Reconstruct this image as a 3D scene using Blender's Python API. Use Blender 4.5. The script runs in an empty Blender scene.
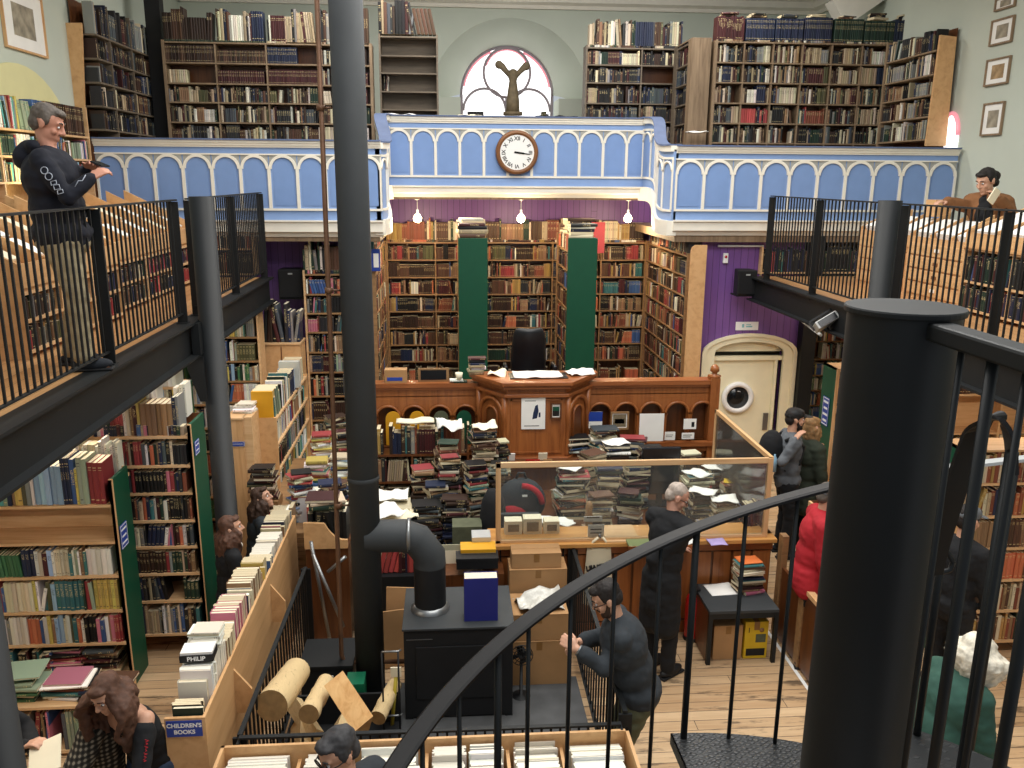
import bpy, bmesh, math, random
from mathutils import Vector as V, Matrix, Euler
from mathutils.noise import noise as pnoise
SC = bpy.context.scene
COL = SC.collection
PI = math.pi
RND = random.Random(11)
# ------------------------------------------------------------------ camera measurement
EYE = V((0, 0, 4.15))
FPX = 840.0
def _n(v):
    v = V(v); return v / v.length
_yc = _n((-65, 207.5, FPX))
_zc = _n((.0073 * 3408, 3408, -FPX)); _zc = _n(_zc - _yc * _zc.dot(_yc))
_xc = _zc.cross(_yc)
if _xc.x < 0: _xc = -_xc
def ray(x, y):
    c = V(((x - 512) / FPX, (384 - y) / FPX, 1.0))
    return V((_xc.dot(c), _yc.dot(c), _zc.dot(c)))
def AY(x, y, Y): d = ray(x, y); return EYE + d * (Y / d.y)      # the point of the room seen there at depth Y
def AZ(x, y, z): d = ray(x, y); return EYE + d * ((z - EYE.z) / d.z)
def AX(x, y, X): d = ray(x, y); return EYE + d * (X / d.x)
def PX(p):
    q = V(p) - EYE
    c = V((q.dot(V((_xc[0], _yc[0], _zc[0]))), q.dot(V((_xc[1], _yc[1], _zc[1]))), q.dot(V((_xc[2], _yc[2], _zc[2])))))
    if c.z <= .01: return None
    return (512 + FPX * c.x / c.z, 384 - FPX * c.y / c.z)

# ------------------------------------------------------------------ materials
def lin(c):
    return tuple((x / 12.92 if x <= .04045 else ((x + .055) / 1.055) ** 2.4) for x in c)
def hexc(h):
    return lin(tuple(int(h[i:i + 2], 16) / 255 for i in (0, 2, 4)))
class NT:
    def __init__(s, name):
        s.m = bpy.data.materials.new(name); s.m.use_nodes = True
        s.t = s.m.node_tree; s.b = s.t.nodes['Principled BSDF']
    def n(s, kind, **kw):
        o = s.t.nodes.new(kind)
        for k, v in kw.items():
            if k.startswith('_'): setattr(o, k[1:], v)
            else: o.inputs[k.replace('__', ' ')].default_value = v
        return o
    def l(s, a, b): s.t.links.new(a, b)
    def coord(s, scale=(1, 1, 1), which='Object', rot=(0, 0, 0)):
        tc = s.n('ShaderNodeTexCoord'); mp = s.n('ShaderNodeMapping'); mp.inputs['Scale'].default_value = scale; mp.inputs['Rotation'].default_value = rot
        s.l(tc.outputs[which], mp.inputs['Vector']); return mp.outputs[0]
    def ramp(s, fac, stops):
        r = s.n('ShaderNodeValToRGB'); e = r.color_ramp.elements
        e[0].position, e[0].color = stops[0][0], (*stops[0][1], 1)
        e[1].position, e[1].color = stops[-1][0], (*stops[-1][1], 1)
        for p, c in stops[1:-1]:
            q = e.new(p); q.color = (*c, 1)
        s.l(fac, r.inputs[0]); return r.outputs[0]
    def bump(s, h, strength=.2, dist=.01):
        b = s.n('ShaderNodeBump', Strength=strength, Distance=dist); s.l(h, b.inputs['Height']); s.l(b.outputs[0], s.b.inputs['Normal'])
def mul(c, k): return tuple(min(1, x * k) for x in c)
def plain(name, h, rough=.6, metal=0, var=.12, scale=6, spec=.4, bump=0, emit=0, coat=0):
    t = NT(name); c = hexc(h) if isinstance(h, str) else h
    nz = t.n('ShaderNodeTexNoise', Scale=scale, Detail=4.0); t.l(t.coord(), nz.inputs['Vector'])
    t.l(t.ramp(nz.outputs[0], [(.3, mul(c, 1 - var)), (.7, mul(c, 1 + var))]), t.b.inputs['Base Color'])
    t.b.inputs['Roughness'].default_value = rough; t.b.inputs['Metallic'].default_value = metal
    t.b.inputs['Specular IOR Level'].default_value = spec
    if coat: t.b.inputs['Coat Weight'].default_value = coat
    if bump: t.bump(nz.outputs[0], bump)
    if emit:
        t.b.inputs['Emission Color'].default_value = (*c, 1); t.b.inputs['Emission Strength'].default_value = emit
    return t.m
def wood(name, dark, light, axis='x', rough=.5, scale=1.0, knots=True, bump=.05):
    t = NT(name); d, l = hexc(dark), hexc(light)
    sc = {'x': (.8, 9, 9), 'y': (9, .8, 9), 'z': (9, 9, .8)}[axis]
    vec = t.coord(tuple(k * scale for k in sc))
    nz = t.n('ShaderNodeTexNoise', Scale=2.2, Detail=6.0, Roughness=.62, Distortion=.6); t.l(vec, nz.inputs['Vector'])
    c = t.ramp(nz.outputs[0], [(.28, d), (.5, mul(tuple((a + b) / 2 for a, b in zip(d, l)), 1.05)), (.72, l)])
    if knots:
        vk = t.coord(tuple(k * scale * .35 for k in sc)); vo = t.n('ShaderNodeTexVoronoi', Scale=2.0); t.l(vk, vo.inputs['Vector'])
        k = t.ramp(vo.outputs['Distance'], [(.03, (1, 1, 1)), (.09, (0, 0, 0))])
        mx = t.n('ShaderNodeMix', _data_type='RGBA'); t.l(k, mx.inputs[0]); t.l(c, mx.inputs[6]); mx.inputs[7].default_value = (*mul(d, .45), 1); c = mx.outputs[2]
    t.l(c, t.b.inputs['Base Color']); t.b.inputs['Roughness'].default_value = rough
    t.bump(nz.outputs[0], bump)
    return t.m
def boards(name, dark, light, width, along='x', across='y', gap=.03, rough=.55, stain=None, length=2.4, gapcol=(.03, .02, .015), scuff=0):
    # planks with their own tone, dark joints and grain
    t = NT(name); d, l = hexc(dark), hexc(light)
    tc = t.n('ShaderNodeTexCoord'); sp = t.n('ShaderNodeSeparateXYZ'); t.l(tc.outputs['Object'], sp.inputs[0])
    a = sp.outputs['XYZ'.index(along.upper())]; b = sp.outputs['XYZ'.index(across.upper())]
    def m(op, x, y=None, **k):
        o = t.n('ShaderNodeMath', _operation=op)
        for i, q in enumerate((x, y)):
            if q is None: continue
            if isinstance(q, (int, float)): o.inputs[i].default_value = q
            else: t.l(q, o.inputs[i])
        return o.outputs[0]
    br = m('DIVIDE', b, width); row = m('FLOOR', br); fr = m('FRACT', br)
    off = m('MULTIPLY', m('FRACT', m('MULTIPLY', row, .37)), length); al = m('DIVIDE', m('ADD', a, off), length); seg = m('FLOOR', al); fs = m('FRACT', al)
    cmb = t.n('ShaderNodeCombineXYZ'); t.l(row, cmb.inputs[0]); t.l(seg, cmb.inputs[1])
    wn = t.n('ShaderNodeTexWhiteNoise'); t.l(cmb.outputs[0], wn.inputs['Vector'])
    sc = {'x': (.7, 12, 12), 'y': (12, .7, 12), 'z': (12, 12, .7)}[along]
    nz = t.n('ShaderNodeTexNoise', Scale=2.0, Detail=6.0, Roughness=.65, Distortion=.5); t.l(t.coord(sc), nz.inputs['Vector'])
    f = m('ADD', m('MULTIPLY', nz.outputs[0], .7), m('MULTIPLY', wn.outputs['Value'], .3))
    c = t.ramp(f, [(.25, d), (.75, l)])
    g = m('MAXIMUM', m('LESS_THAN', fr, gap), m('LESS_THAN', fs, gap * width / length))
    if scuff:
        n2 = t.n('ShaderNodeTexNoise', Scale=1.0, Detail=5.0, Roughness=.7); t.l(t.coord((1.5, 7, 1) if along == 'x' else (7, 1.5, 1)), n2.inputs['Vector'])
        s = t.ramp(n2.outputs[0], [(.55, (0, 0, 0)), (.64, (1, 1, 1))])
        mx = t.n('ShaderNodeMix', _data_type='RGBA'); t.l(m('MULTIPLY', s, scuff), mx.inputs[0]); t.l(c, mx.inputs[6]); mx.inputs[7].default_value = (.028, .018, .012, 1); c = mx.outputs[2]
    mx = t.n('ShaderNodeMix', _data_type='RGBA'); t.l(g, mx.inputs[0]); t.l(c, mx.inputs[6]); mx.inputs[7].default_value = (*gapcol, 1)
    t.l(mx.outputs[2], t.b.inputs['Base Color']); t.b.inputs['Roughness'].default_value = rough
    inv = m('SUBTRACT', 1.0, g); t.bump(inv, .4, .006)
    return t.m
def book_mat():
    # cover colour in the mesh's colour attribute; the spine strip (uv v in 0..1) carries bands and a title block chosen by the attribute's alpha
    t = NT('book_cover')
    at = t.n('ShaderNodeVertexColor', _layer_name='Col'); uv = t.n('ShaderNodeUVMap', _uv_map='UVMap'); sp = t.n('ShaderNodeSeparateXYZ'); t.l(uv.outputs[0], sp.inputs[0])
    def m(op, x, y=None):
        o = t.n('ShaderNodeMath', _operation=op)
        for i, q in enumerate((x, y)):
            if q is None: continue
            if isinstance(q, (int, float)): o.inputs[i].default_value = q
            else: t.l(q, o.inputs[i])
        return o.outputs[0]
    u, v, r = sp.outputs[0], sp.outputs[1], at.outputs['Alpha']
    def band(c, w): return m('LESS_THAN', m('ABSOLUTE', m('SUBTRACT', v, c)), w)
    inside = m('MULTIPLY', m('GREATER_THAN', v, .001), m('LESS_THAN', m('ABSOLUTE', m('SUBTRACT', u, .5)), .36))
    c1 = m('ADD', .55, m('MULTIPLY', m('FRACT', m('MULTIPLY', r, 7.3)), .25)); w1 = m('ADD', .05, m('MULTIPLY', m('FRACT', m('MULTIPLY', r, 13.7)), .13))
    title = m('LESS_THAN', m('ABSOLUTE', m('SUBTRACT', v, c1)), w1)
    nz = t.n('ShaderNodeTexNoise', Scale=1.0, Detail=2.0)
    sc = t.n('ShaderNodeVectorMath', _operation='MULTIPLY'); sc.inputs[1].default_value = (5, 46, 1); t.l(uv.outputs[0], sc.inputs[0])
    ad = t.n('ShaderNodeCombineXYZ'); t.l(m('MULTIPLY', r, 50.0), ad.inputs[2]); av = t.n('ShaderNodeVectorMath', _operation='ADD'); t.l(sc.outputs[0], av.inputs[0]); t.l(ad.outputs[0], av.inputs[1]); t.l(av.outputs[0], nz.inputs['Vector'])
    ink = m('GREATER_THAN', nz.outputs[0], .54)
    bands = m('MAXIMUM', band(.1, .012), m('MAXIMUM', band(.88, .012), band(.82, .006)))
    has_t = m('GREATER_THAN', m('FRACT', m('MULTIPLY', r, 3.1)), .35); has_b = m('GREATER_THAN', m('FRACT', m('MULTIPLY', r, 5.7)), .5)
    mark = m('MULTIPLY', inside, m('MAXIMUM', m('MULTIPLY', m('MULTIPLY', title, has_t), ink), m('MULTIPLY', bands, has_b)))
    # pale ink on a dark cover, dark ink on a pale one
    bw = t.n('ShaderNodeRGBToBW'); t.l(at.outputs['Color'], bw.inputs[0]); light = m('GREATER_THAN', bw.outputs[0], .3)
    inkc = t.n('ShaderNodeMix', _data_type='RGBA'); t.l(light, inkc.inputs[0]); inkc.inputs[6].default_value = (.62, .5, .26, 1); inkc.inputs[7].default_value = (.06, .05, .05, 1)
    mx = t.n('ShaderNodeMix', _data_type='RGBA'); t.l(m('MULTIPLY', mark, .8), mx.inputs[0]); t.l(at.outputs['Color'], mx.inputs[6]); t.l(inkc.outputs[2], mx.inputs[7])
    t.l(mx.outputs[2], t.b.inputs['Base Color']); t.b.inputs['Roughness'].default_value = .5; t.b.inputs['Specular IOR Level'].default_value = .35
    return t.m
def glass_mat(name, tint=(.93, .96, .95), haze=.045):
    t = NT(name); t.t.nodes.remove(t.b)
    tr = t.n('ShaderNodeBsdfTransparent', Color=(*tint, 1)); gl = t.n('ShaderNodeBsdfGlossy', Roughness=.06, Color=(1, 1, 1, 1))
    fr = t.n('ShaderNodeFresnel', IOR=1.4); mx = t.n('ShaderNodeMixShader'); t.l(fr.outputs[0], mx.inputs[0]); t.l(tr.outputs[0], mx.inputs[1]); t.l(gl.outputs[0], mx.inputs[2])
    df = t.n('ShaderNodeBsdfDiffuse', Color=(.75, .76, .75, 1)); m2 = t.n('ShaderNodeMixShader', Fac=haze); t.l(mx.outputs[0], m2.inputs[1]); t.l(df.outputs[0], m2.inputs[2])
    t.l(m2.outputs[0], t.t.nodes['Material Output'].inputs[0]); return t.m
def plaid_mat():
    t = NT('plaid_flannel'); vec = t.coord((26, 26, 26)); w = t.n('ShaderNodeTexWave', Scale=.45); t.l(vec, w.inputs['Vector'])
    w2 = t.n('ShaderNodeTexWave', Scale=.45, _bands_direction='Z'); t.l(vec, w2.inputs['Vector'])
    ad = t.n('ShaderNodeMath', _operation='ADD'); t.l(w.outputs['Fac'], ad.inputs[0]); t.l(w2.outputs['Fac'], ad.inputs[1])
    dv = t.n('ShaderNodeMath', _operation='MULTIPLY'); t.l(ad.outputs[0], dv.inputs[0]); dv.inputs[1].default_value = .5
    t.l(t.ramp(dv.outputs[0], [(.2, hexc('16140f')), (.5, hexc('3a352c')), (.55, hexc('1c1814')), (.85, hexc('8a8272'))]), t.b.inputs['Base Color']); t.b.inputs['Roughness'].default_value = .9
    return t.m
def chequer_mat():
    # raised tear-drop steel tread plate
    t = NT('tread_plate'); vec = t.coord((1, 1, 1))
    v = t.n('ShaderNodeTexVoronoi', Scale=34.0, _feature='F1', _distance='CHEBYCHEV', Randomness=.35); t.l(t.coord((1, 1.6, 1), rot=(0, 0, .78)), v.inputs['Vector'])
    r = t.ramp(v.outputs['Distance'], [(.22, (1, 1, 1)), (.4, (0, 0, 0))])
    t.l(t.ramp(v.outputs['Distance'], [(.15, hexc('4a4b4d')), (.4, hexc('26282a'))]), t.b.inputs['Base Color'])
    t.b.inputs['Roughness'].default_value = .38; t.b.inputs['Metallic'].default_value = .35; t.bump(r, .8, .006); return t.m
def bark_mat(name, bark, flesh):
    t = NT(name); nz = t.n('ShaderNodeTexNoise', Scale=3.0, Detail=7.0, Roughness=.7, Distortion=.8); t.l(t.coord((2, 2, 7), 'Generated'), nz.inputs['Vector'])
    t.l(t.ramp(nz.outputs[0], [(.25, hexc(bark)), (.4, hexc(flesh)), (.8, mul(hexc(flesh), 1.1))]), t.b.inputs['Base Color']); t.b.inputs['Roughness'].default_value = .85; t.bump(nz.outputs[0], .5); return t.m

MT = {}
def mats():
    M = MT
    M['floor'] = boards('floor_planks', 'a98660', 'd2b48e', .118, 'x', 'y', .045, .5, scuff=.75, length=3.1)
    M['mezz_floor'] = boards('mezzanine_planks', 'ac7a4a', 'cfa270', .12, 'y', 'x', .03, .4, length=2.2)
    M['wall'] = plain('pale_green_plaster', 'c3cabd', .85, var=.03, scale=1.5, bump=.03)
    M['ceil'] = plain('ceiling_plaster', 'b9bdb4', .9, var=.03)
    M['purple'] = boards('purple_matchboard', '6d4688', '7a5496', .1, 'z', 'x', .05, .45, length=30, gapcol=(.03, .012, .06))
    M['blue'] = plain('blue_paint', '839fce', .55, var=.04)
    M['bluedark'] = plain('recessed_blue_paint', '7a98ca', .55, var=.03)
    M['cream'] = plain('cream_paint', 'ece7da', .45, var=.03)
    M['grey_spandrel'] = plain('grey_spandrel_paint', 'a3a39e', .6, var=.08)
    M['doorcream'] = plain('door_cream_paint', 'f0e8c8', .4, var=.03)
    M['black'] = plain('black_steel_paint', '15181a', .55, var=.12, spec=.35)
    M['matte_black'] = plain('matte_black_steel', '17181a', .6, var=.15)
    M['charcoal'] = plain('charcoal_flue_paint', '3a3d3f', .62, var=.06, spec=.3)
    M['pipe'] = plain('rusty_copper_pipe', '6e4f3a', .5, .3, var=.25)
    M['steel'] = plain('bare_steel', '8f9192', .35, .8, var=.1)
    M['silver'] = plain('silver_conduit', 'c4c6c6', .4, .5, var=.06)
    M['pine'] = wood('pine', 'bb8c5a', 'dcb486', 'z', .5)
    M['pinex'] = wood('pine_shelf', 'bf9464', 'dcb98e', 'x', .5, knots=False)
    M['piney'] = wood('pine_rail', 'ba8e5c', 'dcb585', 'y', .5, knots=False)
    M['ply'] = wood('plywood', 'c19362', 'd9ae7c', 'y', .5, .6, knots=False)
    M['darkpine'] = wood('weathered_pine', '6e5a45', '9a8368', 'z', .6, knots=False)
    M['greywood'] = wood('grey_brown_shelf', '564c40', '796b5a', 'x', .6, knots=False)
    M['shelfbrown'] = wood('brown_shelf', '7b5b3c', 'a07c53', 'x', .5, knots=False)
    M['mahog'] = wood('red_brown_panelling', '7a4321', 'aa6836', 'z', .32, knots=False)
    M['mahogx'] = wood('red_brown_rail', '7a4321', 'a66437', 'x', .32, knots=False)
    M['mahogdark'] = wood('dark_panelling', '4a2813', '6e4122', 'z', .35, knots=False)
    M['counter'] = wood('counter_top', 'b27a3e', 'd19c5a', 'x', .35, knots=False)
    M['green'] = plain('dark_green_paint', '0c4a33', .5, var=.05)
    M['paper'] = plain('white_paper', 'f2f0ea', .8, var=.03)
    M['cardpaper'] = plain('cream_card', 'eee4c8', .8, var=.04)
    M['pages'] = plain('book_pages', 'e3d8bd', .85, var=.08, scale=40)
    M['card'] = plain('cardboard', 'ab8358', .8, var=.08)
    M['tape'] = plain('parcel_tape', '8b6334', .3, var=.05)
    M['bluesign'] = plain('blue_sign', '26439c', .4, var=.02)
    M['white'] = plain('white_plastic', 'f0f0ee', .4, var=.01)
    M['ink'] = plain('black_ink', '141416', .6, var=.02)
    M['navyink'] = plain('navy_ink', '1c2b4a', .6, var=.02)
    M['brass'] = plain('clock_wood', '7d5230', .35, var=.12)
    M['leather'] = plain('black_leather', '17181b', .35, var=.2, bump=.1)
    M['red'] = plain('red_enamel', 'b01218', .25, var=.05, coat=.5)
    M['redcloth'] = plain('red_cloth', 'a81f2a', .85, var=.12)
    M['yellow'] = plain('yellow_card', 'd0ab22', .6, var=.08)
    M['mustard'] = plain('mustard_board', 'd59a1e', .6, var=.05)
    M['canvas'] = plain('cotton_canvas', 'ddd0b2', .9, var=.06, bump=.1)
    M['plastic_clear'] = plain('crumpled_polythene', 'c9c6bd', .15, var=.15, scale=18, bump=.6)
    M['log'] = bark_mat('birch_bark', '7a5a36', 'd8bd8d'); M['logend'] = plain('sawn_log_end', '9c7a4e', .8, var=.2, scale=18)
    M['split'] = wood('split_firewood', 'c38f53', 'e4ba80', 'y', .7)
    M['glass'] = glass_mat('screen_glass'); M['dglass'] = plain('dark_window_glass', '15191c', .08, var=.3, scale=2)
    M['tread'] = chequer_mat(); M['book'] = book_mat(); M['plaid'] = plaid_mat()
    M['bulb'] = plain('lit_bulb', 'ffe2a8', .3, var=0, emit=30)
    M['day'] = plain('daylit_glass', 'ffffff', .3, var=0, emit=1.6); M['dayred'] = plain('red_stained_glass', 'e0909c', .3, var=0, emit=.7); M['daygreen'] = plain('pale_stained_glass', 'f3f0f0', .3, var=0, emit=1.2)
    M['lead'] = plain('leaded_stone', '9a9096', .7)
    M['statue'] = plain('carved_oak', '7d6f57', .7, var=.2, scale=14, bump=.3)
    M['led'] = plain('lamp_bezel', 'b9bab8', .4, var=.02)
    M['screen'] = plain('dark_screen', '1a1c20', .2, var=.05)
    M['greentub'] = plain('green_plastic', '0f6a4a', .5)
    M['yellowhandle'] = plain('yellow_handle', 'b6a233', .5)
    for k, h in dict(skin='c99a80', skinred='c68d76', skinold='c2917c').items(): M[k] = plain(k, h, .5, var=.05)
    for k, h in dict(hairbrown='54382a', hairdark='1d1715', hairchest='3e2a1e', hairgrey='5c544d', hairgreydark='39383a', hairwhite='d9d1bf', hairblond='8a6a45').items(): M[k] = plain(k, h, .7, var=.3, scale=30, bump=.3)
    for k, h in dict(navy='10131f', khaki='a79a7c', blackcloth='141518', charcoalcloth='2c3136', olive='575a45', greycloth='5d6166', darkgreen='2c3328', greencoat='2f5146', denim='37465f', tancoat='7d5433', greytee='787c80', shoe='1d2128', offwhite='cfc8bb').items(): M[k] = plain(k + '_fabric', h, .88, var=.16, scale=14, bump=.12)
mats()

# ------------------------------------------------------------------ mesh building
class MB:
    """Collects shapes in room coordinates; build() links them as ONE mesh object."""
    def __init__(s): s.v = []; s.f = []; s.sm = []; s.mi = []; s.m = 0; s.uv = {}
    def add(s, vs, fs, smooth=False):
        b = len(s.v); s.v.extend(V(q) for q in vs)
        for f in fs: s.f.append(tuple(b + i for i in f)); s.sm.append(smooth); s.mi.append(s.m)
        return s
    def box(s, lo, hi, bev=0):
        (a, b, c), (d, e, f) = lo, hi
        a, d = min(a, d), max(a, d); b, e = min(b, e), max(b, e); c, f = min(c, f), max(c, f)
        vs = [(a, b, c), (d, b, c), (d, e, c), (a, e, c), (a, b, f), (d, b, f), (d, e, f), (a, e, f)]
        return s.add(vs, [(3, 2, 1, 0), (4, 5, 6, 7), (0, 1, 5, 4), (1, 2, 6, 5), (2, 3, 7, 6), (3, 0, 4, 7)])
    def obox(s, mat, size, ctr=(0, 0, 0)):
        w, d, h = (k / 2 for k in size); c = V(ctr)
        vs = [mat @ (V((x * w, y * d, z * h)) + c) for z in (-1, 1) for x, y in ((-1, -1), (1, -1), (1, 1), (-1, 1))]
        return s.add(vs, [(3, 2, 1, 0), (4, 5, 6, 7), (0, 1, 5, 4), (1, 2, 6, 5), (2, 3, 7, 6), (3, 0, 4, 7)])
    def prism(s, pts, ax, a, b, smooth=False):
        """polygon pts (2-D) in the plane across axis ax, from a to b along it"""
        def p(q, t): return {'x': (t, q[0], q[1]), 'y': (q[0], t, q[1]), 'z': (q[0], q[1], t)}[ax]
        n = len(pts); vs = [p(q, a) for q in pts] + [p(q, b) for q in pts]
        fs = [(i, (i + 1) % n, n + (i + 1) % n, n + i) for i in range(n)]
        s.add(vs, fs, smooth); s.add(vs, [tuple(range(n - 1, -1, -1)), tuple(range(n, 2 * n))]); return s
    def strip(s, prof, path, close=False):
        """sweep: path = list of (point, right, up); prof = list of (r, u)"""
        n = len(prof); vs = [p + r * a + u * b for p, r, u in path for a, b in prof]; k = len(path)
        fs = []
        for i in range(k - 1 if not close else k):
            for j in range(n):
                i2 = (i + 1) % k; fs.append((i * n + j, i * n + (j + 1) % n, i2 * n + (j + 1) % n, i2 * n + j))
        s.add(vs, fs)
        if not close: s.add(vs[:n], [tuple(range(n - 1, -1, -1))]); s.add(vs[-n:], [tuple(range(n))])
        return s
    def tube(s, pts, r, n=10, cap=True):
        pts = [V(p) for p in pts]; k = len(pts); rs = r if isinstance(r, (list, tuple)) else [r] * k
        t0 = (pts[1] - pts[0]).normalized(); up = V((0, 0, 1)) if abs(t0.z) < .9 else V((1, 0, 0))
        a = t0.cross(up).normalized(); vs = []
        for i, p in enumerate(pts):
            t = ((pts[min(i + 1, k - 1)] - p).normalized() + (p - pts[max(i - 1, 0)]).normalized())
            t = t.normalized() if t.length > 1e-6 else t0
            a = (a - t * a.dot(t)).normalized(); b = t.cross(a)
            c = 1.0
            vs += [p + (a * math.cos(2 * PI * j / n) + b * math.sin(2 * PI * j / n)) * rs[i] for j in range(n)]
        fs = [(i * n + j, i * n + (j + 1) % n, (i + 1) * n + (j + 1) % n, (i + 1) * n + j) for i in range(k - 1) for j in range(n)]
        s.add(vs, fs, True)
        if cap: s.add(vs[:n], [tuple(range(n - 1, -1, -1))]); s.add(vs[-n:], [tuple(range(n))])
        return s
    def lathe(s, prof, ctr, n=20, axis='z', smooth=True, arc=1.0):
        """prof (r, h) turned about an axis through ctr"""
        c = V(ctr); k = len(prof); vs = []
        for r, h in prof:
            for j in range(n):
                a = 2 * PI * arc * j / (n if arc == 1 else n - 1); q = (r * math.cos(a), r * math.sin(a), h)
                vs.append(c + V({'z': q, 'y': (q[0], h, q[1]), 'x': (h, q[0], q[1])}[axis]))
        m = n if arc == 1 else n - 1
        return s.add(vs, [(i * n + j, i * n + (j + 1) % n, (i + 1) * n + (j + 1) % n, (i + 1) * n + j) for i in range(k - 1) for j in range(m)], smooth)
    def ball(s, c, r, n=14, mat=None):
        r = V((r, r, r)) if isinstance(r, (int, float)) else V(r); c = V(c); m = n // 2 + 1
        vs = []
        for i in range(m + 1):
            th = PI * i / m
            for j in range(n):
                q = V((r.x * math.sin(th) * math.cos(2 * PI * j / n), r.y * math.sin(th) * math.sin(2 * PI * j / n), r.z * math.cos(th)))
                vs.append(c + ((mat @ q) if mat else q))
        return s.add(vs, [(i * n + j, (i + 1) * n + j, (i + 1) * n + (j + 1) % n, i * n + (j + 1) % n) for i in range(m) for j in range(n)], True)
    def build(s, name, mat, parent=None, bevel=0, **kw):
        me = bpy.data.meshes.new(name); o0 = V((0, 0, 0))
        if parent is not None: o0 = V(parent.get('_o', (0, 0, 0)))
        elif kw.get('base') is not None: o0 = V(kw['base'])
        me.from_pydata([tuple(q - o0) for q in s.v], [], s.f)
        for p, q, i in zip(me.polygons, s.sm, s.mi): p.use_smooth = q; p.material_index = i
        for m in (mat if isinstance(mat, (list, tuple)) else [mat]): me.materials.append(MT[m] if isinstance(m, str) else m)
        bm = bmesh.new(); bm.from_mesh(me); bmesh.ops.remove_doubles(bm, verts=bm.verts, dist=1e-5); bmesh.ops.recalc_face_normals(bm, faces=bm.faces); bm.to_mesh(me); bm.free()
        o = bpy.data.objects.new(name, me); COL.objects.link(o)
        if parent is not None: o.parent = parent; o['_o'] = tuple(o0)
        else: o.location = o0; o['_o'] = tuple(o0)
        if bevel:
            b = o.modifiers.new('edge', 'BEVEL'); b.width = bevel; b.segments = 2; b.limit_method = 'ANGLE'; b.angle_limit = .7
        return o
def tag(o, label=None, cat=None, group=None, kind=None):
    if label: o['label'] = label
    if cat: o['category'] = cat
    if group: o['group'] = group
    if kind: o['kind'] = kind
    return o
def thing(name, loc, label, cat, group=None):
    o = bpy.data.objects.new(name, None); COL.objects.link(o); o.location = loc; o['_o'] = tuple(loc); o.empty_display_size = .1
    return tag(o, label, cat, group)
def structure(name, loc=(0, 0, 0), label=None):
    o = bpy.data.objects.new(name, None); COL.objects.link(o); o.location = loc; o['_o'] = tuple(loc); o['kind'] = 'structure'
    if label: o['label'] = label
    return o
def st(o, label=None):
    o['kind'] = 'structure'
    if label: o['label'] = label
    return o
def B(name, mat, lo, hi, parent=None, bevel=0, base=None): return MB().box(lo, hi).build(name, mat, parent, bevel, base=base)
def text_mb(body, size, mat4, depth=.001, bold=0, align='CENTER'):
    cu = bpy.data.curves.new('t', 'FONT'); cu.body = body; cu.size = size; cu.align_x = align; cu.align_y = 'CENTER'; cu.extrude = depth; cu.offset = bold
    ob = bpy.data.objects.new('t', cu); COL.objects.link(ob); bpy.context.view_layer.update()
    me = bpy.data.meshes.new_from_object(ob.evaluated_get(bpy.context.evaluated_depsgraph_get()))
    m = MB(); m.add([mat4 @ v.co for v in me.vertices], [tuple(p.vertices) for p in me.polygons])
    bpy.data.objects.remove(ob); bpy.data.meshes.remove(me); return m
def frame3(p, x, z):
    """4x4 with local x along x, local z along z"""
    x = V(x).normalized(); z = V(z); z = (z - x * z.dot(x)).normalized(); y = z.cross(x)
    return Matrix(((x.x, y.x, z.x, p[0]), (x.y, y.y, z.y, p[1]), (x.z, y.z, z.z, p[2]), (0, 0, 0, 1)))
ORD = 'first second third fourth fifth sixth seventh eighth ninth tenth eleventh twelfth thirteenth fourteenth fifteenth sixteenth seventeenth eighteenth nineteenth twentieth'.split()
def nth(i):
    if i < 20: return ORD[i]
    t, u = divmod(i + 1, 10); tens = ['', '', 'twenty', 'thirty', 'forty', 'fifty', 'sixty', 'seventy', 'eighty', 'ninety'][t] if t < 10 else 'hundred'
    return (tens + '-' + ORD[u - 1]) if u else {'twenty': 'twentieth', 'thirty': 'thirtieth', 'forty': 'fortieth', 'fifty': 'fiftieth', 'sixty': 'sixtieth', 'seventy': 'seventieth', 'eighty': 'eightieth', 'ninety': 'ninetieth'}.get(tens, 'hundredth')
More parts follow.
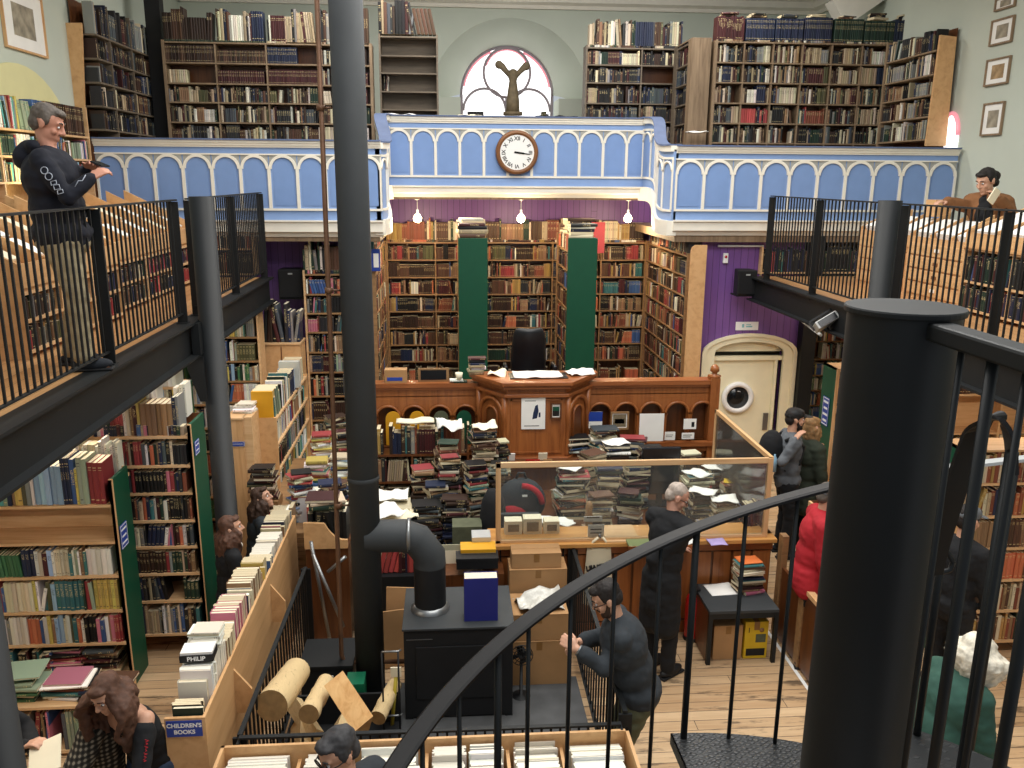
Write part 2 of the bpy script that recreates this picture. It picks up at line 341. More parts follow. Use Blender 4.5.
# ------------------------------------------------------------------ books
CN = {'black': '1b1a1b', 'charcoal': '2f2f31', 'dark brown': '3d281c', 'brown': '5e3d27', 'tan': '9a7148', 'maroon': '4d1c1e', 'red': 'a3262a', 'scarlet': 'cf3b33', 'orange': 'd2642b',
      'rust': '8f4526', 'navy': '1e2a4a', 'blue': '2f5c9c', 'sky-blue': '8fb6d8', 'teal': '2b7477', 'dark green': '1d3a2c', 'green': '3f7a4c', 'olive': '5d5a35', 'sage': '93a789',
      'yellow': 'd9bc3a', 'mustard': 'b58a32', 'cream': 'ddcfa8', 'ivory': 'ebe4d0', 'white': 'f1efe9', 'grey': '8a8a86', 'slate': '4b545b', 'pink': 'd56a86', 'purple': '563a70', 'beige': 'bda57c', 'lilac': 'b9a6c9', 'silver': 'b8bbba', 'turquoise': '3fa79b'}
PAL = {
 'old': 'dark_brown*5 brown*4 black*2 maroon*3 tan*2 rust*2 navy*2 dark_green*2 olive beige*2 cream red charcoal*2 teal mustard grey',
 'apse': 'dark_brown*5 brown*5 rust*3 black*2 maroon*3 tan*3 orange navy*2 dark_green olive beige*2 cream*2 red*2 charcoal*2 blue teal mustard*2 ivory',
 'warm': 'tan*3 rust*3 brown*4 orange*2 cream*3 beige*2 mustard*2 dark_brown*2 red dark_green black navy',
 'dark': 'black*6 charcoal*6 dark_brown*5 slate*2 navy*3 maroon*2 brown*2 grey beige cream',
 'gal': 'dark_brown*4 black*3 brown*4 beige*3 cream*3 charcoal*3 navy*2 dark_green*2 maroon*2 ivory*2 grey*2 tan*2 slate olive',
 'mod': 'white*4 ivory*3 cream*3 black*3 red*2 orange*2 yellow*2 blue*2 navy*2 teal*2 green*2 dark_green*2 sky-blue*2 grey pink turquoise*2 maroon olive*2 tan*2 sage*2',
 'mid': 'black*5 charcoal*4 dark_brown*3 brown*2 cream*2 ivory white maroon*2 red*2 navy*2 blue slate*2 sage tan*2 beige*2 rust orange grey*2 dark_green*2 pink teal',
 'child': 'ivory*4 white*5 cream*3 beige*2 red*3 scarlet*2 sky-blue*2 blue*4 yellow*3 pink*2 grey black*2 orange*2 tan navy teal', 'bind': 'navy*4 black*3 dark_green*4 red maroon*2 blue*2 brown teal charcoal*2 scarlet',
 'white': 'white*7 ivory*5 cream*2',
 'redset': 'maroon*3 red*3 rust', 'greenset': 'dark_green', 'brownset': 'brown dark_brown', 'maroonset': 'maroon', 'navyset': 'navy', 'creamset': 'cream beige', 'blackset': 'black', 'olivegreen': 'olive sage green', 'tealset': 'teal turquoise sage', 'bindred': 'red maroon black navy scarlet'}
def _pal(s):
    out = []
    for w in s.split():
        nm, _, k = w.partition('*'); out += [nm.replace('_', ' ')] * int(k or 1)
    return out
PAL = {k: _pal(v) for k, v in PAL.items()}
BOOKS = []
def add_book(M, t, d, h, cname, key, phrase, idx, how, group=None, r=None):
    c = hexc(CN[cname]); k = RND.uniform(.66, 1.05); g_ = sum(c) / 3; c = tuple(x * .78 + g_ * .22 for x in c); c = tuple(min(.95, x * k * RND.uniform(.93, 1.07)) for x in c)
    BOOKS.append(dict(M=M, t=t, d=d, h=h, c=c, r=RND.random() if r is None else r, cname=cname, key=key, phrase=phrase, idx=idx, how=how, group=group))
def row(key, phrase, p0, dirv, L, hmax, pal='mid', into=None, dep=(.12, .17), hf=(.68, .95), tk=(.014, .042), lean=.06, gap=.02, setp=.12, front=.01, cap=None, group=None, uni=False, how='left'):
    """upright books on one shelf, from p0 along dirv; into = away from the reader"""
    p0 = V(p0); dirv = V(dirv).normalized(); up = V((0, 0, 1))
    into = V(into).normalized() if into is not None else up.cross(dirv)
    P = PAL[pal]; x = RND.uniform(.002, .01); i = 0; set_left = 0; last = None; ang = 0; hcut = dep[1]
    if uni: su = (RND.uniform(.02, .035), RND.uniform(*hf) * hmax, RND.uniform(*dep))
    while True:
        if uni: t, h, d = su; cn = RND.choice(P); rr = .31
        elif set_left > 0: t, h, d, cn, rr = last; set_left -= 1
        else:
            t = RND.uniform(*tk); h = hmax * RND.uniform(*hf); d = min(RND.uniform(*dep), h * .85 + .02); cn = RND.choice(P); rr = RND.random(); last = (t, h, d, cn, rr)
            if RND.random() < setp: set_left = RND.randint(2, 7)
            if RND.random() < gap and x > .1: x += RND.uniform(.03, .14); ang = 0
            ang = RND.uniform(.06, .24) * RND.choice((-1, 1)) if RND.random() < lean else (ang if RND.random() < .5 else 0)
        w = t * math.cos(ang) + abs(math.sin(ang)) * h * (.0 if last is None else .12)
        if x + w > L - .004 or (cap and i >= cap): break
        f = front + RND.uniform(0, .018)
        o = p0 + dirv * (x if ang >= 0 else x + 0) + into * f
        a = ang
        if abs(a) > 0 and a > 0 and x + h * math.sin(a) > L: a = 0
        if a < 0 and x + h * math.sin(a) < 0: a = 0
        bx = (dirv * math.cos(a) - up * math.sin(a)); bz = (up * math.cos(a) + dirv * math.sin(a))
        o = o + up * max(0, t * math.sin(a))
        M = Matrix(((bx.x, into.x, bz.x, o.x), (bx.y, into.y, bz.y, o.y), (bx.z, into.z, bz.z, o.z), (0, 0, 0, 1)))
        add_book(M, t - .0012, d, h, cn, key, phrase, i, how, group, rr)
        x += w; i += 1
    return i
def pile(key, phrase, base, ztop, ang=0, w=.21, d=.15, pal='mid', tk=(.014, .04), jit=.25, shift=.015, group=None, flip=.22, n=None):
    """books lying flat on each other; from the bottom up"""
    P = PAL[pal]; z = base[2]; i = 0
    while z < ztop - .008 and (n is None or i < n):
        t = min(RND.uniform(*tk), max(.01, ztop - z)); a = ang + RND.gauss(0, jit); hh = w * RND.uniform(.78, 1.08); dd = min(d * RND.uniform(.8, 1.1), hh * .9)
        c = V((base[0] + RND.gauss(0, shift), base[1] + RND.gauss(0, shift), z))
        bz = V((math.cos(a), math.sin(a), 0)); into = V((-math.sin(a), math.cos(a), 0))
        if RND.random() < flip: into = -into; bz = -bz
        bx = V((0, 0, 1)); o = c - bz * hh / 2 - into * dd / 2
        if bz.cross(bx).dot(into) < 0: pass
        M = Matrix(((bx.x, into.x, bz.x, o.x), (bx.y, into.y, bz.y, o.y), (bx.z, into.z, bz.z, o.z), (0, 0, 0, 1)))
        add_book(M, t - .0008, dd, hh, RND.choice(P), key, phrase, i, 'top', group); z += t; i += 1
    for b in BOOKS[len(BOOKS) - i:]: b['idx'] = i - 1 - b['idx']      # counted from the top, where a pile can be seen
    return z
def book_faces(b):
    t, d, h = b['t'], b['d'], b['h']; q = [(0, d), (0, .12 * t), (.28 * t, 0), (.72 * t, 0), (t, .12 * t), (t, d)]
    vs = [b['M'] @ V((x, y, z)) for z in (0, h) for x, y in q]
    fs = [(i, (i + 1) % 6, 6 + (i + 1) % 6, 6 + i) for i in range(6)] + [(5, 4, 3, 2, 1, 0), (6, 7, 8, 9, 10, 11)]
    return vs, fs        # faces 1..3 spine, 0 and 4 boards, 5 fore edge, 6 and 7 tail and head
def book_mesh(name, books, one=False):
    vs, fs, cols, uvs = [], [], [], []; pg = hexc('cdbf9f')
    for b in books:
        v, f = book_faces(b); k = len(vs); vs += [tuple(q) for q in v]; flip = b['M'].to_3x3().determinant() < 0
        for i, p in enumerate(f):
            q = [k + j for j in p]
            if i in (1, 2, 3):
                u = {1: (0, .2), 2: (.2, .8), 3: (.8, 1)}[i]; uv = [(u[0], .002), (u[1], .002), (u[1], 1), (u[0], 1)]
            else: uv = [(0, -1)] * len(p)
            if flip: q = q[::-1]; uv = uv[::-1]
            fs.append(q); uvs += uv; page = i >= 5
            sh = (.8 + .4 * b['r']); c = tuple(min(.9, x * sh) for x in (pg if b['cname'] not in ('white', 'ivory') else hexc('ece6d6'))) if page else b['c']
            cols += [(*c, b['r'])] * len(p)
    me = bpy.data.meshes.new(name); me.from_pydata(vs, [], fs)
    ca = me.color_attributes.new('Col', 'FLOAT_COLOR', 'CORNER'); ca.data.foreach_set('color', [x for c in cols for x in c])
    ul = me.uv_layers.new(name='UVMap'); ul.data.foreach_set('uv', [x for c in uvs for x in c]); me.materials.append(MT['book']); return me
def real_book(b):
    """one book as an object: cloth cover round a page block"""
    t, d, h = b['t'], b['d'], b['h']; k = min(.0028, t * .14)
    o3 = [(0, d), (0, .12 * t), (.28 * t, 0), (.72 * t, 0), (t, .12 * t), (t, d)]; i3 = [(t - k, d), (t - k, .12 * t + k), (.7 * t, k * 1.5), (.3 * t, k * 1.5), (k, .12 * t + k), (k, d)]
    ring = o3 + i3; vs = [V((x, y, z)) for z in (0, h) for x, y in ring]; n = 12
    fs = [(i, (i + 1) % n, n + (i + 1) % n, n + i) for i in range(n)]
    cap = [(0, 1, 10, 11), (1, 2, 9, 10), (2, 3, 8, 9), (3, 4, 7, 8), (4, 5, 6, 7)]
    fs += [c[::-1] for c in cap] + [tuple(n + i for i in c) for c in cap]
    me = bpy.data.meshes.new('book'); me.from_pydata([tuple(v) for v in vs], [], fs)
    ca = me.color_attributes.new('Col', 'FLOAT_COLOR', 'CORNER'); cols, uvs = [], []
    for i, p in enumerate(fs):
        if i in (1, 2, 3): u = {1: (0, .2), 2: (.2, .8), 3: (.8, 1)}[i]; uvs += [(u[0], .002), (u[1], .002), (u[1], 1), (u[0], 1)]
        else: uvs += [(0, -1)] * 4
        cols += [(*b['c'], b['r'])] * len(p)
    ca.data.foreach_set('color', [x for c in cols for x in c]); me.uv_layers.new(name='UVMap').data.foreach_set('uv', [x for c in uvs for x in c])
    me.materials.append(MT['book'])
    o = bpy.data.objects.new('book', me); COL.objects.link(o); M = b['M']; flip = M.to_3x3().determinant() < 0
    if flip:   # keep the object's own frame right-handed
        F = Matrix.Translation((t, 0, 0)) @ Matrix.Diagonal((-1, 1, 1, 1)); me.transform(F); me.flip_normals(); M = M @ F.inverted()
    o.matrix_world = M
    pv = .0035; x0, x1, y0, y1, z0, z1 = k * 1.05, t - k * 1.05, .12 * t + k, d - pv, pv, h - pv
    pm = bpy.data.meshes.new('pages'); pm.from_pydata([(x, y, z) for z in (z0, z1) for x, y in ((x0, y0), (x1, y0), (x1, y1), (x0, y1))], [], [(3, 2, 1, 0), (4, 5, 6, 7), (0, 1, 5, 4), (1, 2, 6, 5), (2, 3, 7, 6), (3, 0, 4, 7)])
    if flip: pm.transform(F); pm.flip_normals()
    pm.materials.append(MT['pages']); p = bpy.data.objects.new('pages', pm); COL.objects.link(p); p.parent = o
    return o

# ------------------------------------------------------------------ shelving
def bookcase(name, label, group, o, dirv, W, zs, dep, key=None, phrase='', pal='mid', sides=('pinex', 'pinex'), shelf='pinex', top=None, back=None, divs=(), into=None, skip=(), rowkw=None, special=None, under=None, ztop=None, z0=None, side_t=.025, sh_t=.022, cat='bookcase', fillf=1.0, topbooks=None, noside=()):
    """o = front left foot (as the reader sees it); zs = heights of the shelf tops, lowest first; each bay between dividers gets a row of books"""
    o = V(o); dirv = V(dirv).normalized(); up = V((0, 0, 1)); into = V(into).normalized() if into is not None else up.cross(dirv)
    F = Matrix(((dirv.x, into.x, 0, o.x), (dirv.y, into.y, 0, o.y), (dirv.z, into.z, 1, 0), (0, 0, 0, 1)))
    zt = ztop if ztop is not None else zs[-1] + .3; zb = o.z if z0 is None else z0
    t = thing(name, tuple(F @ V((W / 2, dep / 2, zb))), label, cat, group)
    def bx(a, b, m=None):
        return (m or MB()).obox(F, (b[0] - a[0], b[1] - a[1], b[2] - a[2]), ((a[0] + b[0]) / 2, (a[1] + b[1]) / 2, (a[2] + b[2]) / 2))
    for i, (x0, mt) in enumerate(((0, sides[0]), (W - side_t, sides[1]))):
        if i in noside or not mt: continue
        bx((x0, 0, zb), (x0 + side_t, dep, zt)).build('side_panel', mt, t)
    for z in zs: bx((side_t, .004, z - sh_t), (W - side_t, dep - .012, z)).build('shelf', shelf, t)
    if top: bx((side_t, 0, zt - sh_t), (W - side_t, dep, zt)).build('top_board', top, t)
    if back: bx((side_t, dep - .01, zb), (W - side_t, dep, zt)).build('back_board', back, t)
    edges = [side_t] + [d for d in divs] + [W - side_t]
    for d in divs: bx((d - .011, .008, zb + .02), (d + .011, dep - .014, zt - .02)).build('divider', shelf, t)
    kw = dict(rowkw or {}); n = len(zs)
    for i, z in enumerate(zs):
        lev = n - 1 - i; hm = (zs[i + 1] - sh_t if i + 1 < n else (zt - (sh_t if top else -.02))) - z - .005
        if lev in skip: continue
        cum = 0
        for j in range(len(edges) - 1):
            k2 = dict(kw); p = pal; a, b = edges[j] + (.012 if j else 0), edges[j + 1] - .012
            sp = (special or {}).get((lev, j), (special or {}).get((lev, None)))
            if sp == 'skip': continue
            if isinstance(sp, dict): k2.update(sp); p = k2.pop('pal', p)
            k2.setdefault('dep', (min(.12, dep * .6), min(.19, dep - .02)))
            row((key or name, lev, j), f"{nth(lev)} shelf down, {phrase}" + (f", {['left','middle','right'][min(2, j)] if len(edges) <= 4 else nth(j) } bay" if len(edges) > 2 else ''), F @ V((a, 0, z + .001)), dirv, (b - a) * k2.pop('fill', 1.0), hm, p, into=into, group=f"books on the {nth(lev)} shelf of the {phrase}", **k2)
    return t, F
# ------------------------------------------------------------------ the hall
XL, XR, YE, ZM = -4.75, 7.02, 16.6, 2.85
def shell():
    st(B('floor', 'floor', (-6, -2, -.12), (8, 17, 0)))
    st(B('wall_left', 'wall', (XL - .3, -2, -.1), (XL, YE + .4, 7.6))); st(B('wall_right', 'wall', (XR, -2, -.1), (XR + .3, YE + .4, 7.6)))
    st(B('ceiling', 'ceil', (XL - .3, 8, 7.45), (XR + .3, YE + .4, 7.6)))
    # end wall with a deep round-headed window recess
    cx, rw, zs = 1.2, 1.5, 5.5
    pts = [(cx + rw * math.cos(a), zs + rw * math.sin(a)) for a in [PI * i / 24 for i in range(25)]]
    m = MB(); y0, y1 = YE, YE + .35
    def quadwall(x0, x1, z0, z1): m.box((x0, y0, z0), (x1, y1, z1))
    quadwall(XL, cx - rw, -.1, 7.5); quadwall(cx + rw, XR, -.1, 7.5); quadwall(cx - rw, cx + rw, -.1, 4.6); quadwall(cx - rw, cx + rw, zs + rw, 7.5)
    for i in range(24):
        (xa, za), (xb, zb) = pts[i], pts[i + 1]
        m.prism([(xa, za), (xa, zs + rw), (xb, zs + rw), (xb, zb)], 'y', y0, y1)
    st(m.build('wall_end', 'wall'))
    # splayed reveal of the recess narrowing to the window
    r2 = .93; zw = 5.72; m = MB()
    n = 24; vs = []; 
    for i in range(n + 1):
        a = PI * i / n
        vs += [(cx + rw * math.cos(a), YE + .02, zs + rw * math.sin(a)), (cx + r2 * math.cos(a), YE + .8, zw + r2 * math.sin(a)), (cx + r2 * math.cos(a), YE + 1.0, zw + r2 * math.sin(a))]
    m.add(vs, [(3 * i + k, 3 * i + 3 + k, 3 * i + 4 + k, 3 * i + 1 + k) for i in range(n) for k in (0, 1)], True)
    m.box((cx - rw, YE + .01, 4.55), (cx + rw, YE + 1.0, 4.62)); m.box((cx - rw, YE + .02, 4.6), (cx - r2 - .0, YE + .85, 5.6)); m.box((cx + r2, YE + .02, 4.6), (cx + rw, YE + .85, 5.6))
    st(m.build('wall_recess', 'wall'))
    # window: ring and two lower arches of tracery, pale and red glass
    w = structure('window_1', (cx, YE + .9, 5.0), 'round-headed stained glass window in a plastered recess')
    yb = YE + .88
    def ringpts(c, r, a0, a1, k=28): return [(c[0] + r * math.cos(a0 + (a1 - a0) * i / k), yb, c[1] + r * math.sin(a0 + (a1 - a0) * i / k)) for i in range(k + 1)]
    m = MB(); m.tube(ringpts((cx, 5.72), .9, 0, PI), .024, 8); m.tube(ringpts((cx + .0, 6.14), .46, 0, 2 * PI), .026, 8)
    for s in (-1, 1): m.tube(ringpts((cx + s * .44, 5.42), .42, 0, PI), .026, 8); m.tube([(cx + s * .88, yb, 4.6), (cx + s * .9, yb, 5.72)], .03, 8)
    m.tube([(cx, yb, 4.6), (cx, yb, 5.7)], .035, 8); m.build('tracery', 'lead', w)
    m = MB(); m.prism([(cx + .9 * math.cos(PI * i / 24), 5.72 + .9 * math.sin(PI * i / 24)) for i in range(25)] + [(cx - .9, 4.6), (cx + .9, 4.6)], 'y', yb + .05, yb + .06); m.build('pane', 'day', w)
    m = MB()
    for s in (-1, 1):
        m.tube([(cx + s * .86 * math.cos(a), yb + .03, 5.72 + .86 * math.sin(a)) for a in [PI * (.06 + .32 * i / 10) for i in range(11)]], .022, 6)
    m.tube(ringpts((cx, 6.14), .42, .3, PI - .3), .014, 6); m.build('red_border', 'dayred', w)
    # cornice along end and side walls
    m = MB(); prof = [(0, 0), (.06, 0), (.08, .06), (.16, .1), (.18, .2), (.26, .24), (.26, .3), (0, .3)]
    m.prism([(YE - a, 7.15 + b) for a, b in prof], 'x', XL, XR); st(m.build('trim_1', 'cream'))
    m = MB(); m.prism([(XR - a, 7.15 + b) for a, b in prof], 'y', 9, YE); st(m.build('trim_2', 'cream'))
    m = MB(); m.prism([(XL + a, 7.15 + b) for a, b in prof], 'y', 9, YE); st(m.build('trim_3', 'cream'))
    # painted roof truss foot against the right wall
    m = MB(); m.obox(Matrix.Translation((6.75, 14.1, 7.05)) @ Matrix.Rotation(-.6, 4, 'Y'), (1.2, .3, .45)); st(m.build('beam_truss', 'cream'))
    # shallow arched recess in the left wall, its warm light put into the plaster colour
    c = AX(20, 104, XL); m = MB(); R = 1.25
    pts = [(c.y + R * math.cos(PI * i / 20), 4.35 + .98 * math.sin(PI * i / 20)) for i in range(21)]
    m.prism(pts, 'x', XL - .02, XL + .035); st(m.build('wall_niche', MT.setdefault('niche', plain('warm_lit_plaster', 'd9d3a0', .85, var=.03))))

def beams():
    for side, x, nm in ((-1, -2.35, 'left'), (1, 4.18, 'right')):
        y0 = -2 if side < 0 else 2.2
        a, b = (XL, x - .11) if side < 0 else (x + .11, XR)
        st(B('floor_mezzanine_' + nm, 'mezz_floor', (a, y0, 2.79), (b, 11.25, ZM)))
        m = MB(); s = side
        m.box((x, y0, 2.545), (x + s * .012, 11.27, ZM - .002)); m.box((x - s * .06, y0, ZM - .02), (x + s * .11, 11.27, ZM + .002)); m.box((x - s * .075, y0, 2.53), (x + s * .06, 11.27, 2.55))
        st(m.build('beam_' + nm, 'black'))
    # round steel posts carrying the landings; flat caps, gusset under the beam
    for nm, x, y, zt in (('left', -2.2, 7.9, 3.96), ('right', 4.16, 7.8, 3.96), ('front_left', -2.2, 3.7, 2.6)):
        m = MB(); m.lathe([(.0, 0), (.13, 0), (.13, .03), (.108, .03), (.108, zt), (0, zt)], (x, y, 0), 28)
        if nm != 'front_left':
            s = -1 if x < 0 else 1
            m.prism([(x + s * .05, 2.53), (x + s * .05, 2.1), (x + s * .11, 2.1), (x + s * .2, 2.4), (x + s * .22, 2.53)], 'y', y - .16, y - .145)
            m.box((x + s * .06, y - .2, 2.55), (x + s * .13, y - .1, 2.84))
        st(m.build('column_' + nm, 'black'))

def railing(name, label, pts, z, h, nbar, posts=(0, 1), group=None, topw=.045, post_w=.05, bar=.0135, cross=None):
    """straight railing from a to b: top rail, bottom rail, posts and square bars, each a part"""
    a, b = V((*pts[0], z)), V((*pts[1], z)); d = b - a; L = d.length; d.normalize(); n = V((-d.y, d.x, 0))
    t = thing(name, tuple((a + b) / 2), label, 'railing', group)
    F = Matrix(((d.x, n.x, 0, a.x), (d.y, n.y, 0, a.y), (0, 0, 1, z), (0, 0, 0, 1)))
    MB().obox(F, (L, topw, .014), (L / 2, 0, h - .007)).build('top_rail', 'black', t)
    MB().obox(F, (L, .03, .012), (L / 2, 0, .09)).build('bottom_rail', 'black', t)
    for p in posts:
        m = MB(); m.obox(F, (.016, post_w + .035, h + .02), (p * L, 0, h / 2 - .03)); m.obox(F, (.09, .09, .01), (p * L, 0, .004)); m.obox(F, (.05, .03, .05), (p * L, .02, -.04)); m.build('post', 'black', t)
    for i in range(nbar):
        x = (i + .5) / nbar * L
        if any(abs(x - p * L) < .03 for p in posts): continue
        MB().obox(F, (bar, bar, h - .1), (x, 0, h / 2 + .04)).build('baluster', 'black', t)
    return t

def gallery_front():
    MT['ledge'] = plain('shaded_blue_ledge', '5d6c8e', .6)  # shading on the ledge top put into this darker blue
    """blue arcaded gallery front: two wings, a higher centre, and two swept returns joining them"""
    def wing(name, label, x0, x1, Y, zt, zb, n, zc, sof=.55):
        # zt top, zb bottom of the blue, arches between
        r = structure(name, ((x0 + x1) / 2, Y, zb), label); H = zt - zb; k = H / 1.0
        z_ab, z_at = zb + .15 * k, zb + .80 * k                      # arch foot and crown
        MB().box((x0, Y, zb), (x1, Y + .06, zt - .05)).build('panelling', 'blue', r)
        m = MB(); m.box((x0, Y - .05, zt - .03), (x1, Y + .12, zt)); m.box((x0, Y - .035, zt - .06), (x1, Y, zt - .03)); m.box((x0, Y - .02, zt - .085), (x1, Y, zt - .06)); m.build('top_moulding', 'cream', r)
        MB().box((x0, Y - .07, zt), (x1, Y + .2, zt + .02)).build('book_ledge', 'ledge', r)
        # arcade: pale frames with grey spandrels
        P = (x1 - x0) / n; m = MB(); g = MB(); pn = MB()
        m.box((x0, Y - .02, z_ab - .028), (x1, Y, z_ab)); m.box((x0, Y - .02, z_at + .02), (x1, Y, z_at + .038))
        for i in range(n + 1):
            x = x0 + i * P; w = .02 if 0 < i < n else .026; m.box((max(x0, x - w), Y - .022, z_ab), (min(x1, x + w), Y, z_at - P / 2 + .05))
        for i in range(n):
            c = x0 + (i + .5) * P; ra = P / 2 - .016; zc_ = z_at + .012 - ra
            path = []
            for q in range(17):
                a = PI * q / 16; path.append((V((c + ra * math.cos(a), Y - .012, zc_ + ra * math.sin(a))), V((math.cos(a), 0, math.sin(a))), V((0, -1, 0))))
            m.strip([(-.02, -.012), (.016, -.012), (.016, .012), (-.02, .012)], path)
            for s in (-1, 1):
                pts = [(c + s * (ra + .014) * math.cos(a), zc_ + (ra + .014) * math.sin(a)) for a in [PI / 2 * q / 6 for q in range(7)]] + [(c + s * .0, z_at + .02), (c + s * (P / 2 - .01), z_at + .02)]
                g.prism(pts if s > 0 else pts[::-1], 'y', Y - .006, Y + .002)
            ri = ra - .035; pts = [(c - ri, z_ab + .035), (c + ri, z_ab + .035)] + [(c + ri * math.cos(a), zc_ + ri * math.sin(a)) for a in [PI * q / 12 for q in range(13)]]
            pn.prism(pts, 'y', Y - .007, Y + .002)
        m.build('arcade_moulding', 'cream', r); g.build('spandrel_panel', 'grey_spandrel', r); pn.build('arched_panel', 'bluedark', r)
        # stepped cornice below
        m = MB(); m.prism([(Y - .06, zb), (Y + .08, zb), (Y + .08, zc), (Y + .03, zc), (Y - .0, zc + .05), (Y - .035, zc + .07), (Y - .035, zb - .035), (Y - .06, zb - .02)], 'x', x0, x1); m.build('cornice', 'cream', r)
        return r
    wing('trim_gallery_right', 'blue arcaded gallery front above the purple wall and cream door', 3.05, XR - .05, 11.4, 4.56, 3.6, 10, 3.39)
    wing('trim_gallery_left', 'blue arcaded gallery front behind the left landing', XL + .3, -.85, 11.4, 4.58, 3.58, 10, 3.36)
    wing('trim_gallery_centre', 'raised blue gallery front carrying the clock above the alcove', -.87, 3.02, 12.8, 4.99, 4.02, 11, 3.85)
    m = MB(); m.box((XL, 11.45, 3.3), (-.9, YE, 3.42)); m.box((3.1, 11.45, 3.3), (XR, YE, 3.42)); m.box((-.95, 12.85, 3.82), (3.1, YE, 3.9)); st(m.build('floor_gallery', 'darkpine'))
    for sx, x0, x1, nm in ((1, 3.02, 3.12, 'right'), (-1, -.87, -.9, 'left')):
        r = structure('trim_return_' + nm, ((x0 + x1) / 2, 12.1, 3.6), 'swept blue return joining the low and high gallery fronts')
        k = 26; top = []; 
        def prof(u):                                             # u 0 near wing .. 1 centre
            s = u * u * (3 - 2 * u); s2 = s * s * (3 - 2 * s)
            bow = .10 * math.sin(2 * PI * u)
            return x0 + (x1 * 0 + (-.1 if sx > 0 else .03)) * u * 1.0 - sx * bow * .6, 11.4 + 1.4 * u, 4.57 + .43 * s2, 3.59 + .43 * s2
        P = [prof(i / k) for i in range(k + 1)]
        def sheet(za, zb, off0, off1, mat, nm2):
            """za, zb: (fraction of the height, extra)"""
            m = MB(); vs = []
            for x, y, zt, zb_ in P:
                h = zt - zb_; a = zb_ + za[0] * h + za[1]; b = zb_ + zb[0] * h + zb[1]
                vs += [(x - sx * off0, y, a), (x - sx * off0, y, b), (x - sx * off1, y, b), (x - sx * off1, y, a)]
            m.add(vs, [(4 * i + j, 4 * i + (j + 1) % 4, 4 * i + 4 + (j + 1) % 4, 4 * i + 4 + j) for i in range(k) for j in range(4)])
            m.add(vs[:4], [(0, 1, 2, 3)]); m.add(vs[-4:], [(3, 2, 1, 0)]); m.build(nm2, mat, r)
        sheet((0, 0), (1, -.05), 0, -.06, 'blue', 'panelling'); sheet((1, -.075), (1, 0), .045, -.1, 'cream', 'top_moulding'); sheet((1, 0), (1, .02), .07, -.1, 'ledge', 'book_ledge')
        sheet((0, -.2), (0, .0), .05, -.08, 'cream', 'cornice'); sheet((.15, -.03), (.15, 0), .02, 0, 'cream', 'lower_rail'); sheet((.82, 0), (.82, .03), .02, 0, 'cream', 'upper_rail')
        m = MB(); pn = MB()
        for i in range(6):
            u0, u1 = (i + .04) / 6, (i + .96) / 6
            for u in ((i / 6), ((i + 1) / 6)):
                x, y, zt, zb_ = prof(min(1, max(0, u))); h = zt - zb_; m.box((x - sx * .02, y - .012, zb_ + .15 * h), (x, y + .018, zb_ + .82 * h))
            q = 10; arc = []
            for j in range(q + 1):
                a = PI * j / q; u = (u0 + u1) / 2 + (u1 - u0) / 2 * math.cos(a); x, y, zt, zb_ = prof(u); h = zt - zb_
                arc.append((x - sx * .014, y, zb_ + (.66 + .13 * math.sin(a)) * h))
            m.tube(arc, .016, 6)
        m.build('arcade_moulding', 'cream', r)
